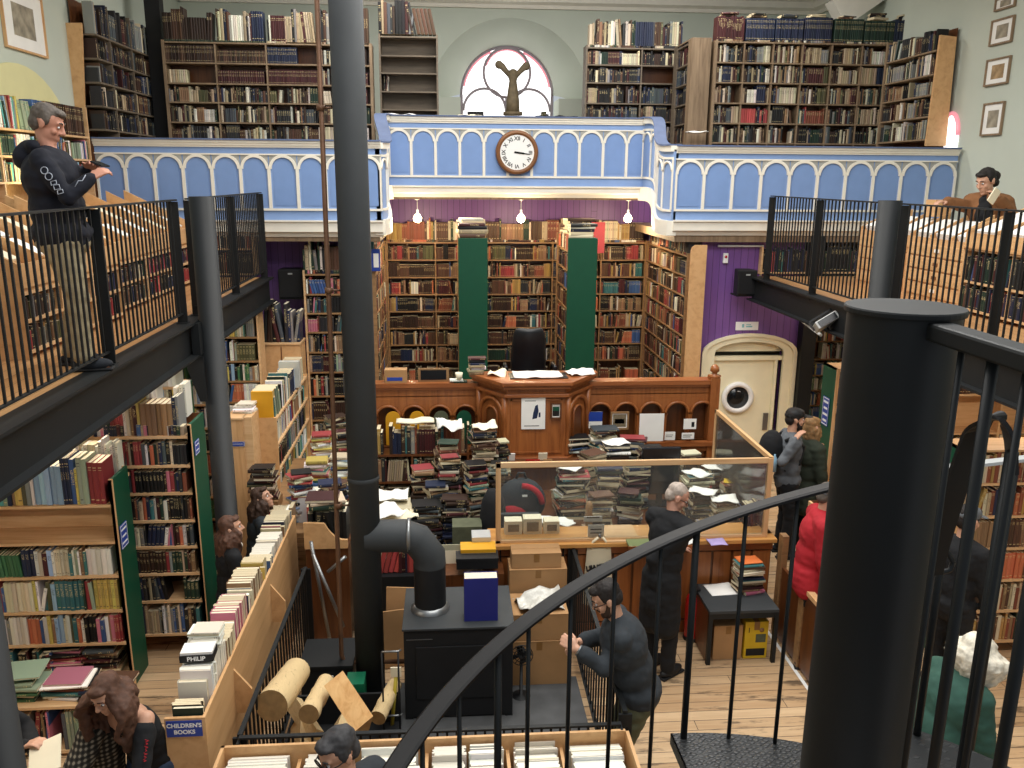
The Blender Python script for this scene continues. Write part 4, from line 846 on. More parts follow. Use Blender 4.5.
    # ledge in front of the pulpit: small cards
    for px, w, mt, lb in ((512, .07, 'paper', 'tiny white card with dark picture, left on the ledge below the poster'), (543, .1, 'cardpaper', 'small open card standing on the ledge below the poster'), (533, .16, 'red', 'red booklet hanging over the pulpit ledge'), (548, .1, 'card', 'tan booklet hanging over the pulpit ledge beside the red one')):
        c = AY(px, 450, 8.92); MB_ = MB().obox(Matrix.Translation((c.x, 8.93, 1.1 if mt not in ('red', 'card') else 1.02)) @ Matrix.Rotation(.25 if mt not in ('red', 'card') else 0, 4, 'X'), (w, .012, .09)).build('greeting_card', mt, base=(c.x, 8.93, 1.06)); tag(MB_, lb, 'card', 'cards on the pulpit ledge')
    st(B('trim_ledge', 'mahogdark', (pl + .1, 8.86, .98), (pr - .1, 9.04, 1.05)))
# ------------------------------------------------------------------ counter, glass screen and the piles behind it
def counter():
    x0, x1, yf, zt = .36, 2.96, 7.0, .95
    t = thing('shop_counter', ((x0 + x1) / 2, 7.3, 0), 'brown panelled shop counter under the glass screen', 'counter')
    MB().box((x0, yf, 0), (x1, yf + .05, zt - .04)).build('front_panel', 'mahogdark', t)
    m = MB(); n = 14; w = (x1 - x0) / n
    for i in range(n): m.box((x0 + i * w + .012, yf - .012, .14), (x0 + (i + 1) * w - .012, yf, zt - .14))
    m.build('matchboarding', 'mahog', t)
    m = MB(); m.box((x0, yf - .025, 0), (x1, yf, .12)); m.box((x0, yf - .03, zt - .12), (x1, yf, zt - .04)); m.build('rail', 'mahogx', t)
    MB().box((x0 - .02, yf - .08, zt - .04), (x1 + .02, yf + .32, zt)).build('counter_top', 'counter', t, .005)
    m = MB(); m.box((x1 - .03, yf + .05, 0), (x1 + .02, 8.55, zt)); m.box((x1 - .06, yf + .3, zt), (x1 + .05, 8.55, zt + .03)); m.build('side_panel', 'mahogdark', t)
    # glazed pine screen
    g = thing('glass_screen', ((x0 + x1) / 2, 6.99, zt), 'pine framed glass screen standing on the brown counter', 'screen'); zg = 1.715
    f = .034; a = .4; b = 2.9
    def fr(nm, lo, hi): MB().box(lo, hi).build(nm, 'piney' if nm == 'side_rail' else 'pinex' if 'rail' in nm else 'pine', g, .003)
    fr('top_rail', (a, 6.97, zg - .05), (b, 7.0, zg)); fr('bottom_rail', (a, 6.97, zt + .001), (b, 7.0, zt + .03)); fr('post', (a, 6.97, zt), (a + .045, 7.0, zg)); fr('post', (b - .045, 6.965, zt), (b, 7.005, zg))
    fr('side_rail', (b - .02, 7.0, zg - .045), (b + .015, 8.62, zg)); fr('post', (b - .02, 8.58, zt), (b + .02, 8.62, zg)); 
    MB().box((a + .04, 6.982, zt + .03), (b - .04, 6.988, zg - .05)).build('pane', 'glass', g); MB().box((b - .006, 7.0, zt + .03), (b, 8.58, zg - .045)).build('pane', 'glass', g)
    # desk behind the screen
    d = thing('desk', (1.6, 8.2, 0), 'long dark desk behind the glass screen buried under book piles', 'desk')
    MB().box((.45, 7.45, .69), (2.85, 8.85, .73)).build('desk_top', 'mahogdark', d)
    for x in (.5, 2.78):
        for y in (7.5, 8.78): MB().box((x, y, 0), (x + .06, y + .06, .69)).build('leg', 'mahogdark', d)
    def P(cx, yb, yt, Y, wpx, pal='mid', z0=None, ang=0, tk=(.014, .036), dp=.72, nm=''):
        """pile whose top shows at pixel row yt"""
        c = AY(cx, yt, Y); w = wpx * Y / FPX * 1.0
        z = .731 if z0 is None else z0
        pile(('pile', cx, Y), nm, (c.x, Y, z), c.z, ang, w, w * dp, pal, tk, .16, .012, group='books in the ' + nm)
        return c
    C = []
    for a_ in ((577, 0, 436, 9.15, 24, 'mid', 1.08, .2, 'white-spined pile right of the pulpit'), (603, 0, 428, 9.1, 26, 'mid', 1.08, .3, 'pile under the blue booklet'), (616, 0, 443, 8.75, 30, 'mid', .731, .1, 'teal-topped pile behind the pine rail'), (634, 0, 437, 9.0, 24, 'mid', .731, -.2, 'pile left of the large white sheet'), (651, 0, 446, 8.75, 24, 'gal', .731, .1, 'pile under the large white sheet'),
              (572, 0, 468, 8.1, 33, 'mid', .731, .1, 'paper-topped pile at the left behind the glass'), (592, 0, 452, 8.6, 26, 'gal', .731, .4, 'tall pile rising behind the pine rail'), (609, 0, 466, 8.15, 27, 'gal', .731, -.1, 'tall middle pile behind the glass'), (600, 0, 492, 7.75, 26, 'gal', .731, .1, 'low middle pile behind the glass'), (635, 0, 464, 8.3, 26, 'dark', .731, .2, 'dark pile left of the black case'), (630, 0, 491, 7.85, 25, 'gal', .731, -.2, 'low pile left of the black case'),
              (697, 0, 474, 8.2, 30, 'mid', .731, .1, 'pile under loose white papers behind the glass'), (716, 0, 468, 8.45, 26, 'mid', .731, .1, 'back pile right of the loose papers'), (703, 0, 492, 7.85, 30, 'mid', .731, -.1, 'pile right of the old man'), (731, 0, 482, 8.1, 19, 'mid', .731, .2, 'yellow-topped pile behind the glass'), (724, 0, 500, 7.7, 26, 'gal', .731, .1, 'broad pile near the right of the glass'), (748, 0, 478, 8.3, 24, 'mid', .731, .3, 'pile in the right corner behind the glass'), (752, 0, 506, 7.65, 24, 'mid', .731, .1, 'low pile in the right corner behind the glass'), (712, 0, 521, 7.5, 26, 'gal', .731, .2, 'low front pile right of the old man'),
              (690, 0, 452, 8.85, 24, 'gal', .731, 0, 'back pile right of the black case'), (562, 0, 490, 8.35, 18, 'mid', .731, .3, 'narrow pile next to the white-topped one'), (738, 0, 455, 9.0, 22, 'gal', .5, 0, 'back pile near the screen newel')):
        cx, yb, yt, Y, w, pal, z0, ang, nm = a_; C.append(P(cx, yb, yt, Y, w, pal, z0, ang, nm=nm))
    for i, lb, mt in ((5, 'loose white papers on the left pile behind the glass', 'paper'), (11, 'loose white papers on the pile right of the black case', 'paper'), (12, 'white papers on the back pile near the side pane', 'paper'), (13, 'white sheet on the pile right of the old man', 'paper'), (14, 'yellow pad on top of the pile near the side pane', 'yellow'), (15, 'white leaflets on the broad pile near the right post', 'paper'), (2, 'pale booklet on the teal-topped pile behind the pine rail', 'paper')):
        c = C[i]; sheet('paper_heap' if mt == 'paper' else 'notepad', lb, (c.x, c.y, c.z + .004), .26 if i != 14 else .15, .2 if i != 14 else .14, .2 * i, mt, .03 if i != 14 else .01)
    # black case, backpack, cassette boxes, notices on the counter
    c = AY(660, 480, 8.35); t = thing('screen_back', (c.x, 8.35, .73), 'large black monitor seen from behind, among the piles behind the old man', 'monitor'); zt2 = AY(660, 447, 8.35).z
    MB().box((c.x - .21, 8.33, .85), (c.x + .21, 8.38, zt2)).build('housing', 'screen', t, .015); m = MB(); m.box((c.x - .14, 8.30, 1.0), (c.x + .14, 8.33, zt2 - .12)); m.build('rear_cover', 'ink', t, .01); m = MB(); m.box((c.x - .03, 8.34, .745), (c.x + .03, 8.37, .9)); m.box((c.x - .13, 8.27, .732), (c.x + .13, 8.45, .745)); m.build('stand', 'ink', t)
    c = AY(521, 505, 7.9); t = thing('backpack', (c.x, 7.9, .73), 'black grey and red backpack behind the left of the glass screen', 'backpack')
    m = MB(); m.ball((c.x, 7.9, .98), (.25, .13, .25), 18); o = m.build('body', 'charcoalcloth', t)
    m = MB(); m.ball((c.x - .08, 7.8, .88), (.14, .06, .11), 14); m.build('front_pocket', 'redcloth', t); m = MB(); m.tube([(c.x + .2 * math.cos(a_), 7.78 - .03 * math.sin(a_), .98 + .22 * math.sin(a_)) for a_ in [.1 + .25 * i for i in range(7)]], .03, 8); m.build('side_panel', 'redcloth', t); m = MB(); m.tube([(c.x - .05, 7.9, 1.22), (c.x - .03, 7.9, 1.28), (c.x + .03, 7.9, 1.28), (c.x + .05, 7.9, 1.22)], .014, 6); m.build('handle', 'ink', t); MB().box((c.x + .0, 7.762, 1.08), (c.x + .05, 7.77, 1.1)).build('badge', 'paper', t)
    # low boxes of small goods in front of the backpack
    for i, (px, w, mt) in enumerate(((513, .16, 'cardpaper'), (532, .17, 'cardpaper'), (551, .14, 'cardpaper'))):
        c = AY(px, 532, 7.22); hh = (.13, .15, .12)[i]; t = thing('display_box', (c.x, 7.2, zt), f'small pale card box with dark picture on the counter, {nth(i)} from the left post', 'box', 'pale display boxes on the counter')
        MB().box((c.x - w / 2, 7.16, zt), (c.x + w / 2, 7.28, zt + hh)).build('carton', mt, t); MB().box((c.x - w * .32, 7.155, zt + .03), (c.x + w * .32, 7.16, zt + hh - .03)).build('picture', 'statue', t)
    c = AY(518, 512, 7.5); MB().box((c.x - .2, 7.45, zt - .22), (c.x + .2, 7.5, zt + .08)).build('crate', 'charcoal', base=(c.x, 7.48, .73)); tag(bpy.data.objects['crate'], 'dark grey tray standing on the desk behind the display boxes', 'tray')
    sheet('curved_sheet', 'white sheet arching up behind the display boxes', (AY(556, 515, 7.5).x, 7.5, AY(556, 520, 7.5).z), .36, .18, 0, 'paper', -.06)
    t = thing('wooden_figure', (AY(589, 512, 7.5).x, 7.5, .73), 'small carved brown figure behind the little counter notice', 'figurine'); c = AY(589, 512, 7.5); m = MB(); m.lathe([(.0, .731), (.05, .731), (.05, .78), (.025, .82), (.045, .95), (.03, 1.02), (.04, 1.07), (.02, 1.12), (0, 1.13)], (c.x, 7.5, 0), 12); m.build('body', 'shelfbrown', t); MB().lathe([(.06, .731), (.06, .75), (0, .751)], (c.x, 7.5, 0), 12).build('base', 'mahogdark', t)
    for px, py, w, h, lb, ws in ((596, 531, .15, .12, 'small white printed notice leaning inside the glass', 2), (593, 519, .17, .05, 'narrow white notice above the small printed one', 1)):
        c = AY(px, py, 7.06); t = thing('counter_notice', (c.x, 7.06, zt), lb, 'notice'); MB().box((c.x - w / 2, 7.06, c.z - h / 2), (c.x + w / 2, 7.066, c.z + h / 2)).build('sheet', 'paper', t); m = MB()
        for k in range(ws): m.box((c.x - w * .35, 7.058, c.z + .01 - k * .035), (c.x + w * .35, 7.06, c.z + .022 - k * .035))
        m.build('print', 'ink', t)
    c = AY(612, 538, 7.02); tag(MB().box((AY(605, 540, 6.95).x, 6.93, zt + .001), (AY(640, 540, 6.95).x, 7.3, zt + .012)).build('counter_mat', 'pinex', base=(c.x, 7, zt)), 'bare light wood board on the counter beside the old man', 'board')
    a_ = AY(628, 550, 6.85); b_ = AY(693, 550, 6.85); t = thing('writing_slope', ((a_.x + b_.x) / 2, 6.9, zt), 'green felt writing board on the counter in front of the old man', 'board')
    MB().box((a_.x, 6.80, zt + .001), (b_.x, 6.96, zt + .02)).build('felt', MT.setdefault('felt', plain('sage_felt', '7f8a5e', .9)), t); MB().box((a_.x - .01, 6.785, zt - .02), (b_.x + .01, 6.80, zt + .022)).build('edge', 'mahogx', t)
    sheet('leaflet', 'lilac leaflets hanging over the counter edge right of the green board', (AY(716, 545, 6.9).x, 6.88, zt + .003), .16, .14, .05, MT.setdefault('lilac', plain('lilac_paper', 'b4a3d6', .8)), .012)
    sheet('open_booklet', 'open white booklet under the old man\'s hands', (AY(684, 541, 6.9).x, 6.87, zt + .025), .2, .15, .2, 'paper', .02)
    c = AY(673, 530, 7.15); t = thing('leaflet_stand', (c.x, 7.15, zt), 'pale shield-shaped card with dark figure standing by the old man', 'card'); MB().prism([(c.x - .07, zt), (c.x + .07, zt), (c.x + .06, zt + .22), (c.x, zt + .27), (c.x - .06, zt + .22)], 'y', 7.15, 7.157).build('sheet', 'cardpaper', t); MB().box((c.x - .03, 7.148, zt + .05), (c.x + .03, 7.15, zt + .17)).build('print', 'green', t)
    # pinned sheets on the glass at the right
    row('countright', 'counter row at the right post', (AY(742, 545, 7.25).x, 7.2, zt + .001), (1, 0, 0), .22, .26, 'mid', dep=(.12, .16), group='books on the counter by the right post')
    # tote bag hanging on the counter front
    c = AY(598, 570, 6.96); t = thing('tote_bag', (c.x, 6.96, c.z), 'cream canvas tote bag with black lettering hanging on the counter front', 'bag'); w = .135
    za, zb_ = AY(598, 547, 6.96).z, AY(598, 602, 6.96).z; m = MB(); n = 8; vs = []
    for k in (0, 1):
        for i in range(n + 1):
            for j in range(n + 1):
                u, v = i / n, j / n; ww = w * (.8 + .28 * v); vs.append((c.x + (u - .5) * 2 * ww, 6.955 - (.03 * math.sin(PI * u) * (.4 + v) + .012) * (1 - k) + .0 * k, za + (zb_ - za) * v - .012 * math.sin(PI * u) * v))
    N = (n + 1) ** 2; fs = []
    for i in range(n):
        for j in range(n): q = i * (n + 1) + j; fs += [(q, q + n + 1, q + n + 2, q + 1), (N + q, N + q + 1, N + q + n + 2, N + q + n + 1)]
    m.add(vs, fs, True); m.build('body', 'canvas', t)
    for s in (-1, 1): m = MB(); m.tube([(c.x + s * .075, 6.945, za - .01), (c.x + s * .06, 6.94, za + .06), (c.x + s * .02 + .01, 6.945, za + .1)], .012, 6); m.build('strap', 'canvas', t)
    F = frame3((c.x, 6.905, AY(598, 567, 6.91).z), (1, 0, .14), (0, -1, .1)); text_mb("LEAKEY'S", .06, F, .014, .0025).build('lettering', 'ink', t)
    t = thing('bag_hook', (c.x + .01, 6.95, za + .1), 'small hook holding the canvas bag on the counter front', 'hook'); MB().tube([(c.x + .01, 6.985, za + .1), (c.x + .01, 6.94, za + .095), (c.x + .01, 6.938, za + .115)], .005, 6).build('rod', 'steel', t); MB().lathe([(0, 0), (.015, 0), (.015, .006), (0, .006)], (c.x + .01, 6.98, za + .1), 8, 'y').build('plate', 'steel', t)
    # table with boxes at the right end of the counter
    X0, X1, Y0, Y1, zt2 = 2.22, 2.84, 6.42, 6.93, .52; t = thing('side_table', ((X0 + X1) / 2, 6.7, 0), 'low black-framed table with pale sheet and book pile beside the red extinguisher', 'table')
    MB().box((X0, Y0, zt2 - .03), (X1, Y1, zt2)).build('table_top', 'charcoal', t, .004)
    for x in (X0, X1 - .035):
        for y in (Y0, Y1 - .035): MB().box((x, y, 0), (x + .035, y + .035, zt2 - .03)).build('leg', 'black', t)
    m = MB(); m.box((X0 + .03, Y0 + .005, zt2 - .08), (X1 - .03, Y0 + .03, zt2 - .03)); m.build('apron', 'black', t); B('side_board', 'mahogdark', (X0 + .004, Y0 + .04, .02), (X0 + .02, Y1 - .04, zt2 - .04), t)
    sheet('white_sheet', 'large white sheet lying on the low black table', (AZ(720, 589, zt2).x, AZ(720, 590, zt2).y, zt2 + .002), .25, .22, .1, 'paper', .006)
    c = AZ(756, 588, zt2); pile('tablepile', 'pile on the low black table', (2.66, 6.76, zt2 + .001), zt2 + .3, .1, .24, .18, 'mid', (.016, .034), .12, group='books on the low black table'); sheet('orange_folder', 'orange folder on top of the pile on the low table', (2.66, 6.76, zt2 + .304), .2, .16, .1, MT.setdefault('orange', plain('orange_card', 'd9743a', .6)), .01)
    def carton(lo, hi, label, mt='card', flaps=True, name='cardboard_box'):
        t = thing(name, ((lo[0] + hi[0]) / 2, (lo[1] + hi[1]) / 2, lo[2]), label, 'box'); MB().box(lo, hi).build('carton', mt, t, .003)
        m = MB(); cx = (lo[0] + hi[0]) / 2; m.box((cx - .025, lo[1] - .001, hi[2] - .08), (cx + .025, lo[1] + .001, hi[2])); m.box((cx - .025, lo[1], hi[2] - .0005), (cx + .025, hi[1], hi[2] + .001)); m.build('tape', 'tape', t)
        if flaps: m = MB(); m.box((lo[0], lo[1] - .002, hi[2] - .004), (hi[0], (lo[1] + hi[1]) / 2 - .004, hi[2] + .002)); m.box((lo[0], (lo[1] + hi[1]) / 2 + .004, hi[2] - .004), (hi[0], hi[1], hi[2] + .002)); m.build('flap', mt, t)
        return t
    globals()['carton'] = carton
    carton((2.3, 6.5, .001), (2.56, 6.85, .33), 'brown cardboard box under the low black table')
    t = carton((2.58, 6.5, .001), (2.79, 6.85, .36), 'yellow printed box under the low black table', 'yellow', False); MB().box((2.6, 6.498, .03), (2.77, 6.5, .1)).build('print', 'ink', t); MB().lathe([(0, -.003), (.022, -.003), (.022, 0)], (2.73, 6.5, .28), 16, 'y').build('print', 'shelfbrown', t); MB().box((2.68, 6.498, .16), (2.77, 6.5, .24)).build('print', 'olive', t); F = frame3((2.615, 6.497, .28), (1, 0, 0), (0, -1, 0)); text_mb('1', .07, F).build('lettering', 'ink', t)
    # fire extinguisher
    c = AZ(692, 638, 0); t = thing('fire_extinguisher', (c.x, c.y, 0), 'red fire extinguisher with black nozzle standing by the counter', 'fire extinguisher'); k = (c.x, c.y, 0)
    MB().lathe([(0, .02), (.075, .02), (.082, .04), (.082, .38), (.07, .43), (.03, .46), (0, .46)], k, 20).build('cylinder', 'red', t); MB().lathe([(.0, 0), (.085, 0), (.085, .035), (0, .035)], k, 20).build('base', 'ink', t)
    m = MB(); m.lathe([(0, .46), (.03, .46), (.028, .5), (0, .5)], k, 12); m.box((c.x - .02, c.y - .11, .5), (c.x + .02, c.y + .02, .515)); m.box((c.x - .02, c.y - .1, .53), (c.x + .02, c.y + .02, .545)); m.build('lever', 'ink', t)
    MB().tube([(c.x + .02, c.y, .48), (c.x + .09, c.y - .02, .46), (c.x + .1, c.y - .03, .3), (c.x + .09, c.y - .03, .14)], .013, 8).build('hose', 'ink', t); MB().lathe([(.0835, .2), (.0835, .33)], k, 20, arc=.3).build('label', 'paper', t)
    # low pine gate at the end of the counter with white tape on the floor
    t = thing('pine_gate', (3.02, 6.3, 0), 'low brown panelled partition with pine posts beyond the low black table', 'partition')
    for y, h in ((6.86, 1.02), (6.35, .78), (5.95, .95)): MB().box((2.985, y - .045, 0), (3.045, y + .045, h)).build('post', 'shelfbrown', t, .004)
    MB().box((3.0, 5.98, .03), (3.03, 6.85, .72)).build('panel', 'mahogdark', t); MB().box((2.985, 5.95, .74), (3.045, 6.4, .78)).build('rail', 'pine', t)
    tag(MB().prism([(2.955, 5.5), (2.985, 5.5), (2.985, 7.0), (2.955, 7.0)], 'z', .001, .004).build('floor_tape', 'white', base=(2.97, 6.2, 0)), 'strip of white tape along the foot of the brown partition', 'tape')
    # left of the screen: bookcase and leaning towers
    Yb = 9.0; a_, b_ = AY(374, 450, Yb), AY(469, 450, Yb); z1, z2 = AY(400, 455, Yb).z, AY(400, 482, Yb).z
    bookcase('low_bookcase', 'dark low bookcase crammed with books in front of the left arches', None, (a_.x - .3, Yb, 0), (1, 0, 0), b_.x - a_.x + .3, [z2 - .62, z2 - .3, z2, z1], .26, phrase='low bookcase left of the pulpit', pal='old', sides=('mahogdark',) * 2, shelf='mahogdark', back='mahogdark', ztop=z1 + .02, z0=0, divs=[.72], rowkw=dict(lean=.04, gap=.01, tk=(.018, .045)), special={(0, None): 'skip'})
    row('lowtop', 'top of the low bookcase left of the pulpit', (a_.x - .28, Yb + .01, z1 + .001), (1, 0, 0), b_.x - a_.x + .27, .34, 'old', dep=(.14, .2), tk=(.018, .045), hf=(.72, .98), group='books on top of the low bookcase')
    sheet('newspaper', 'folded newspaper lying over the books of the low bookcase', (AY(415, 422, Yb).x, Yb + .08, z1 + .35), .42, .18, .03, 'cardpaper', .03, h=.02)
    sheet('plastic_bag', 'crumpled white plastic bag on the books left of the pulpit', (AY(449, 420, 8.9).x, 8.95, z1 + .33), .28, .2, .1, 'paper', .14)
    L = []
    for a2 in ((446, 0, 441, 8.55, 24, 'old', 0.5, 0, 'red-topped tower left of the pulpit'), (449, 0, 455, 8.25, 22, 'mid', .5, .1, 'front tower left of the pulpit'), (423, 0, 467, 8.4, 25, 'old', .45, .1, 'brown pile under the low bookcase'), (426, 0, 502, 7.9, 30, 'dark', .4, .05, 'grey pile left of the tower'), (456, 0, 496, 7.9, 28, 'dark', .4, -.05, 'olive and grey pile right of the tower'), (484, 0, 429, 8.3, 26, 'gal', .4, .05, 'beige-topped tower beside the pulpit'), (499, 0, 440, 8.5, 20, 'mid', .4, .3, 'slim tower behind the screen post'), (476, 0, 462, 8.05, 22, 'mid', .4, .3, 'leaning tower under the beige-topped one'), (500, 0, 462, 8.1, 20, 'gal', .4, .1, 'short tower by the screen post'), (437, 0, 482, 8.15, 22, 'gal', .4, .3, 'small pile between the towers')):
        cx, yb, yt, Y, w, pal, z0, ang, nm = a2; L.append(P(cx, yb, yt, Y, w, pal, z0, ang, nm=nm))
    d = thing('low_table', (.05, 8.2, 0), 'low dark table hidden under the towers of books left of the glass screen', 'table'); MB().box((-.75, 7.75, .35), (.42, 8.75, .39)).build('table_top', 'mahogdark', d)
    for x in (-.72, .36):
        for y in (7.78, 8.68): MB().box((x, y, 0), (x + .05, y + .05, .35)).build('leg', 'mahogdark', d)
    sheet('bubble_wrap', 'crumpled beige parcel paper on the beige-topped tower', (L[5].x, L[5].y, L[5].z + .005), .26, .18, .1, 'cardpaper', .08)
    for i, (px, py, Y, w, lb) in enumerate(((392, 498, 8.0, .32, 'heap of torn white newspapers beside the flue'), (398, 517, 7.7, .34, 'yellowed newspaper heap below the torn white ones'), (385, 512, 7.6, .3, 'loose newspaper sheets behind the flue elbow'))):
        c = AY(px, py, Y); sheet('newspaper_heap', lb, (c.x, Y, c.z), w, .3, .3 * i, ('paper', 'cardpaper', 'paper')[i], .07)
    c0 = AY(393, 512, 7.9); pile('newsp', 'newspaper bundle beside the flue', (c0.x, 7.9, .3), AY(393, 503, 7.9).z, 0, .42, .3, 'white', (.02, .04), .1, .02, group='newspaper bundles by the flue'); tag(B('stool', 'mahogdark', (c0.x - .2, 7.72, 0), (c0.x + .2, 8.08, .3), base=(c0.x, 7.9, 0)), 'dark wooden block under the newspaper bundle beside the flue', 'block')
    c = AY(467, 537, 7.5); tag(B('olive_box', 'olive', (c.x - .14, 7.38, 0), (c.x + .14, 7.6, AY(467, 522, 7.5).z), base=(c.x, 7.5, 0)), 'tall dark olive box file between the towers and the glass screen', 'box')
    c = AY(494, 540, 7.45); t = thing('hanging_coat', (c.x, 7.6, 0), 'black coat over a chair back left of the screen post', 'coat'); zc = AY(494, 492, 7.5).z
    m = MB(); m.lathe([(0, .3), (.16, .3), (.15, .8), (.11, zc - .12), (.06, zc - .02), (0, zc)], (c.x, 7.6, 0), 14); o = m.build('cloth', 'blackcloth', t); o.scale = (1, 1, 1); m = MB(); [m.box((c.x + sx * .12 - .015, 7.5 + sy, 0), (c.x + sx * .12 + .015, 7.53 + sy, .5)) for sx in (-1, 1) for sy in (0, .18)]; m.build('chair_leg', 'mahogdark', t)
    # small things on the ledge in front: white framed sheet, cash roll, yellow stack
    t = card('framed_sheet', 'cream sheet in a pale mount leaning behind the stove', 437, 545, 466, 573, 6.95, [('cardpaper', [(.2, .12), (.75, .12), (.75, .8), (.2, .8)])], mt=MT.setdefault('mount', plain('grey_green_mount', 'b9b59a', .8)), cat='mounted sheet')
# ------------------------------------------------------------------ stove, hearth and foreground bins
def hearth():
    # flue column with elbow into it, and stove
    t = thing('stove_flue', (-.66, 6.1, 0), 'tall charcoal flue column rising through the hall from the hearth', 'flue')
    MB().lathe([(0, 0), (.115, 0), (.115, 7.45), (0, 7.45)], (-.66, 6.1, 0), 32).build('column', 'charcoal', t); MB().lathe([(.12, .0), (.14, 0), (.14, .03), (.118, .03)], (-.66, 6.1, 0), 24).build('base_ring', 'black', t)
    m = MB(); m.lathe([(.117, 1.9), (.122, 1.91), (.122, 1.93), (.117, 1.94)], (-.66, 6.1, 0), 24); m.build('joint_band', 'charcoal', t)
    s = thing('wood_stove', (.05, 6.1, 0), 'black box wood stove under the bent flue pipe', 'stove'); X0, X1, Y0, Y1, zt = -.37, .47, 5.8, 6.45, .81
    MB().box((X0, Y0, .03), (X1, Y1, zt - .02)).build('body', 'matte_black', s, .008); MB().box((X0 - .01, Y0 - .015, zt - .02), (X1 + .01, Y1, zt)).build('top_plate', 'charcoal', s, .004)
    m = MB(); m.box((X0 + .09, Y0 - .012, .2), (X1 - .09, Y0, zt - .16)); m.build('door', 'matte_black', s, .004); MB().box((X1 - .14, Y0 - .03, .44), (X1 - .12, Y0 - .012, .56)).build('handle', 'black', s)
    m = MB()
    for x in (X0, X1 - .06):
        for y in (Y0, Y1 - .06): m.box((x, y, 0), (x + .06, y + .06, .04))
    m.build('foot', 'matte_black', s); MB().box((X0 + .02, Y0 - .004, zt - .1), (X0 + .22, Y0 - .0, zt - .095)).build('trim_line', 'steel', s)
    c = V((-.17, 6.1, 0)); p = thing('stove_pipe', (c.x, 6.1, zt), 'fat black stove pipe bending from the stove top into the flue column', 'stove pipe'); r = .125
    MB().lathe([(r, zt + .03), (r, 1.2)], c, 28).build('riser', 'matte_black', p)
    MB().lathe([(r + .03, zt), (r + .03, zt + .012), (r + .008, zt + .04), (r, zt + .045)], c, 28).build('collar', 'steel', p)
    m = MB(); m.tube([(c.x, 6.1, 1.19), (c.x, 6.1, 1.27), (c.x - .09, 6.1, 1.4), (c.x - .2, 6.1, 1.44), (-.66, 6.1, 1.44)], r + .003, 28, cap=False); m.build('elbow', 'charcoal', p)
    MB().lathe([(r + .003, -.34), (r + .012, -.335), (r + .012, -.315), (r + .003, -.31)], (0, 6.1, 1.44), 28, 'x').build('seam_band', 'steel', p)
    # thin rusty pipe beside the column
    q = thing('copper_pipe', (-.86, 6.1, .35), 'thin rusty pipe running down beside the flue and into the stove side', 'pipe')
    MB().tube([(-.835, 6.1, 7.4), (-.86, 6.1, 3), (-.885, 6.1, .42), (-.86, 6.09, .36), (-.38, 6.09, .35)], .018, 10).build('run', 'pipe', q)
    m = MB(); [m.lathe([(.018, -.02), (.03, -.02), (.03, .02), (.018, .02)], (-.855, 6.1, z), 10) for z in (1.7, 3.35, 4.6)]; m.build('clip', 'pipe', q)
    for z in (1.7, 3.35, 4.6): MB().tube([(-.85, 6.1, z), (-.77, 6.1, z)], .008, 6).build('bracket', 'pipe', q)
    # big blue book and boxes on the stove
    c = AY(481, 622, 5.9); t = thing('blue_binder', (c.x, 5.95, zt), 'tall dark blue volume standing on the stove top', 'book')
    zb = AY(481, 577, 5.9).z; w = .13; MB().box((c.x - w, 5.88, zt + .001), (c.x - w + .004, 6.0, zb)).build('board', 'navy', t)
    MT['royal'] = plain('royal_blue_cloth', '262a78', .55, var=.04)
    MB().box((c.x - w, 5.875, zt + .001), (c.x + w, 5.88, zb)).build('cover', 'royal', t); MB().box((c.x - w + .004, 5.88, zt + .008), (c.x + w - .006, 5.985, zb - .004)).build('pages', 'pages', t); MB().box((c.x - w, 5.985, zt + .001), (c.x + w, 5.99, zb)).build('back_cover', 'royal', t)
    for i, (px, py, Y, w, h, mt, lb) in enumerate(((477, 560, 6.75, .36, .1, 'ink', 'black cash box standing behind the stove'), (478, 551, 6.85, .3, .1, 'cardpaper', 'yellow-topped ledger behind the stove'), (481, 540, 7.0, .16, .12, 'silver', 'small silver-lilac box on the counter end behind the stove'))):
        c = AY(px, py, Y); t = thing('storage_box', (c.x, Y, c.z - h / 2), lb, 'box'); MB().box((c.x - w / 2, Y - .08, c.z - h / 2), (c.x + w / 2, Y + .08, c.z + h / 2)).build('body', mt, t, .004); MB().box((c.x - w / 2 - .004, Y - .084, c.z + h / 2 - .03), (c.x + w / 2 + .004, Y + .084, c.z + h / 2 + .002)).build('lid', 'mustard' if mt == 'cardpaper' else mt, t)
    tag(MB().box((-.2, 6.72, 0), (.46, 6.98, .78)).build('plinth', 'mahogdark', base=(.1, 6.85, 0)), 'dark wooden plinth behind the stove carrying the cash box', 'plinth')
    # cardboard boxes between stove and counter
    for i, (x0, x1, y0, y1, z0, z1, lb) in enumerate(((.46, .98, 6.2, 6.6, .001, .42, 'large brown carton on the floor right of the stove'), (.47, .96, 6.21, 6.58, .425, .66, 'flat brown carton on the large one right of the stove'), (.5, 1.0, 6.62, 6.86, .001, .86, 'tall brown carton behind the stacked ones right of the stove'), (.52, .95, 6.64, 6.84, .863, 1.0, 'open brown carton on top of the tall one by the counter'))): carton((x0, y0, z0), (x1, y1, z1), lb)
    sheet('polythene', 'crumpled clear polythene lying on the flat carton right of the stove', (.74, 6.38, .665), .4, .3, .2, 'plastic_clear', .12)
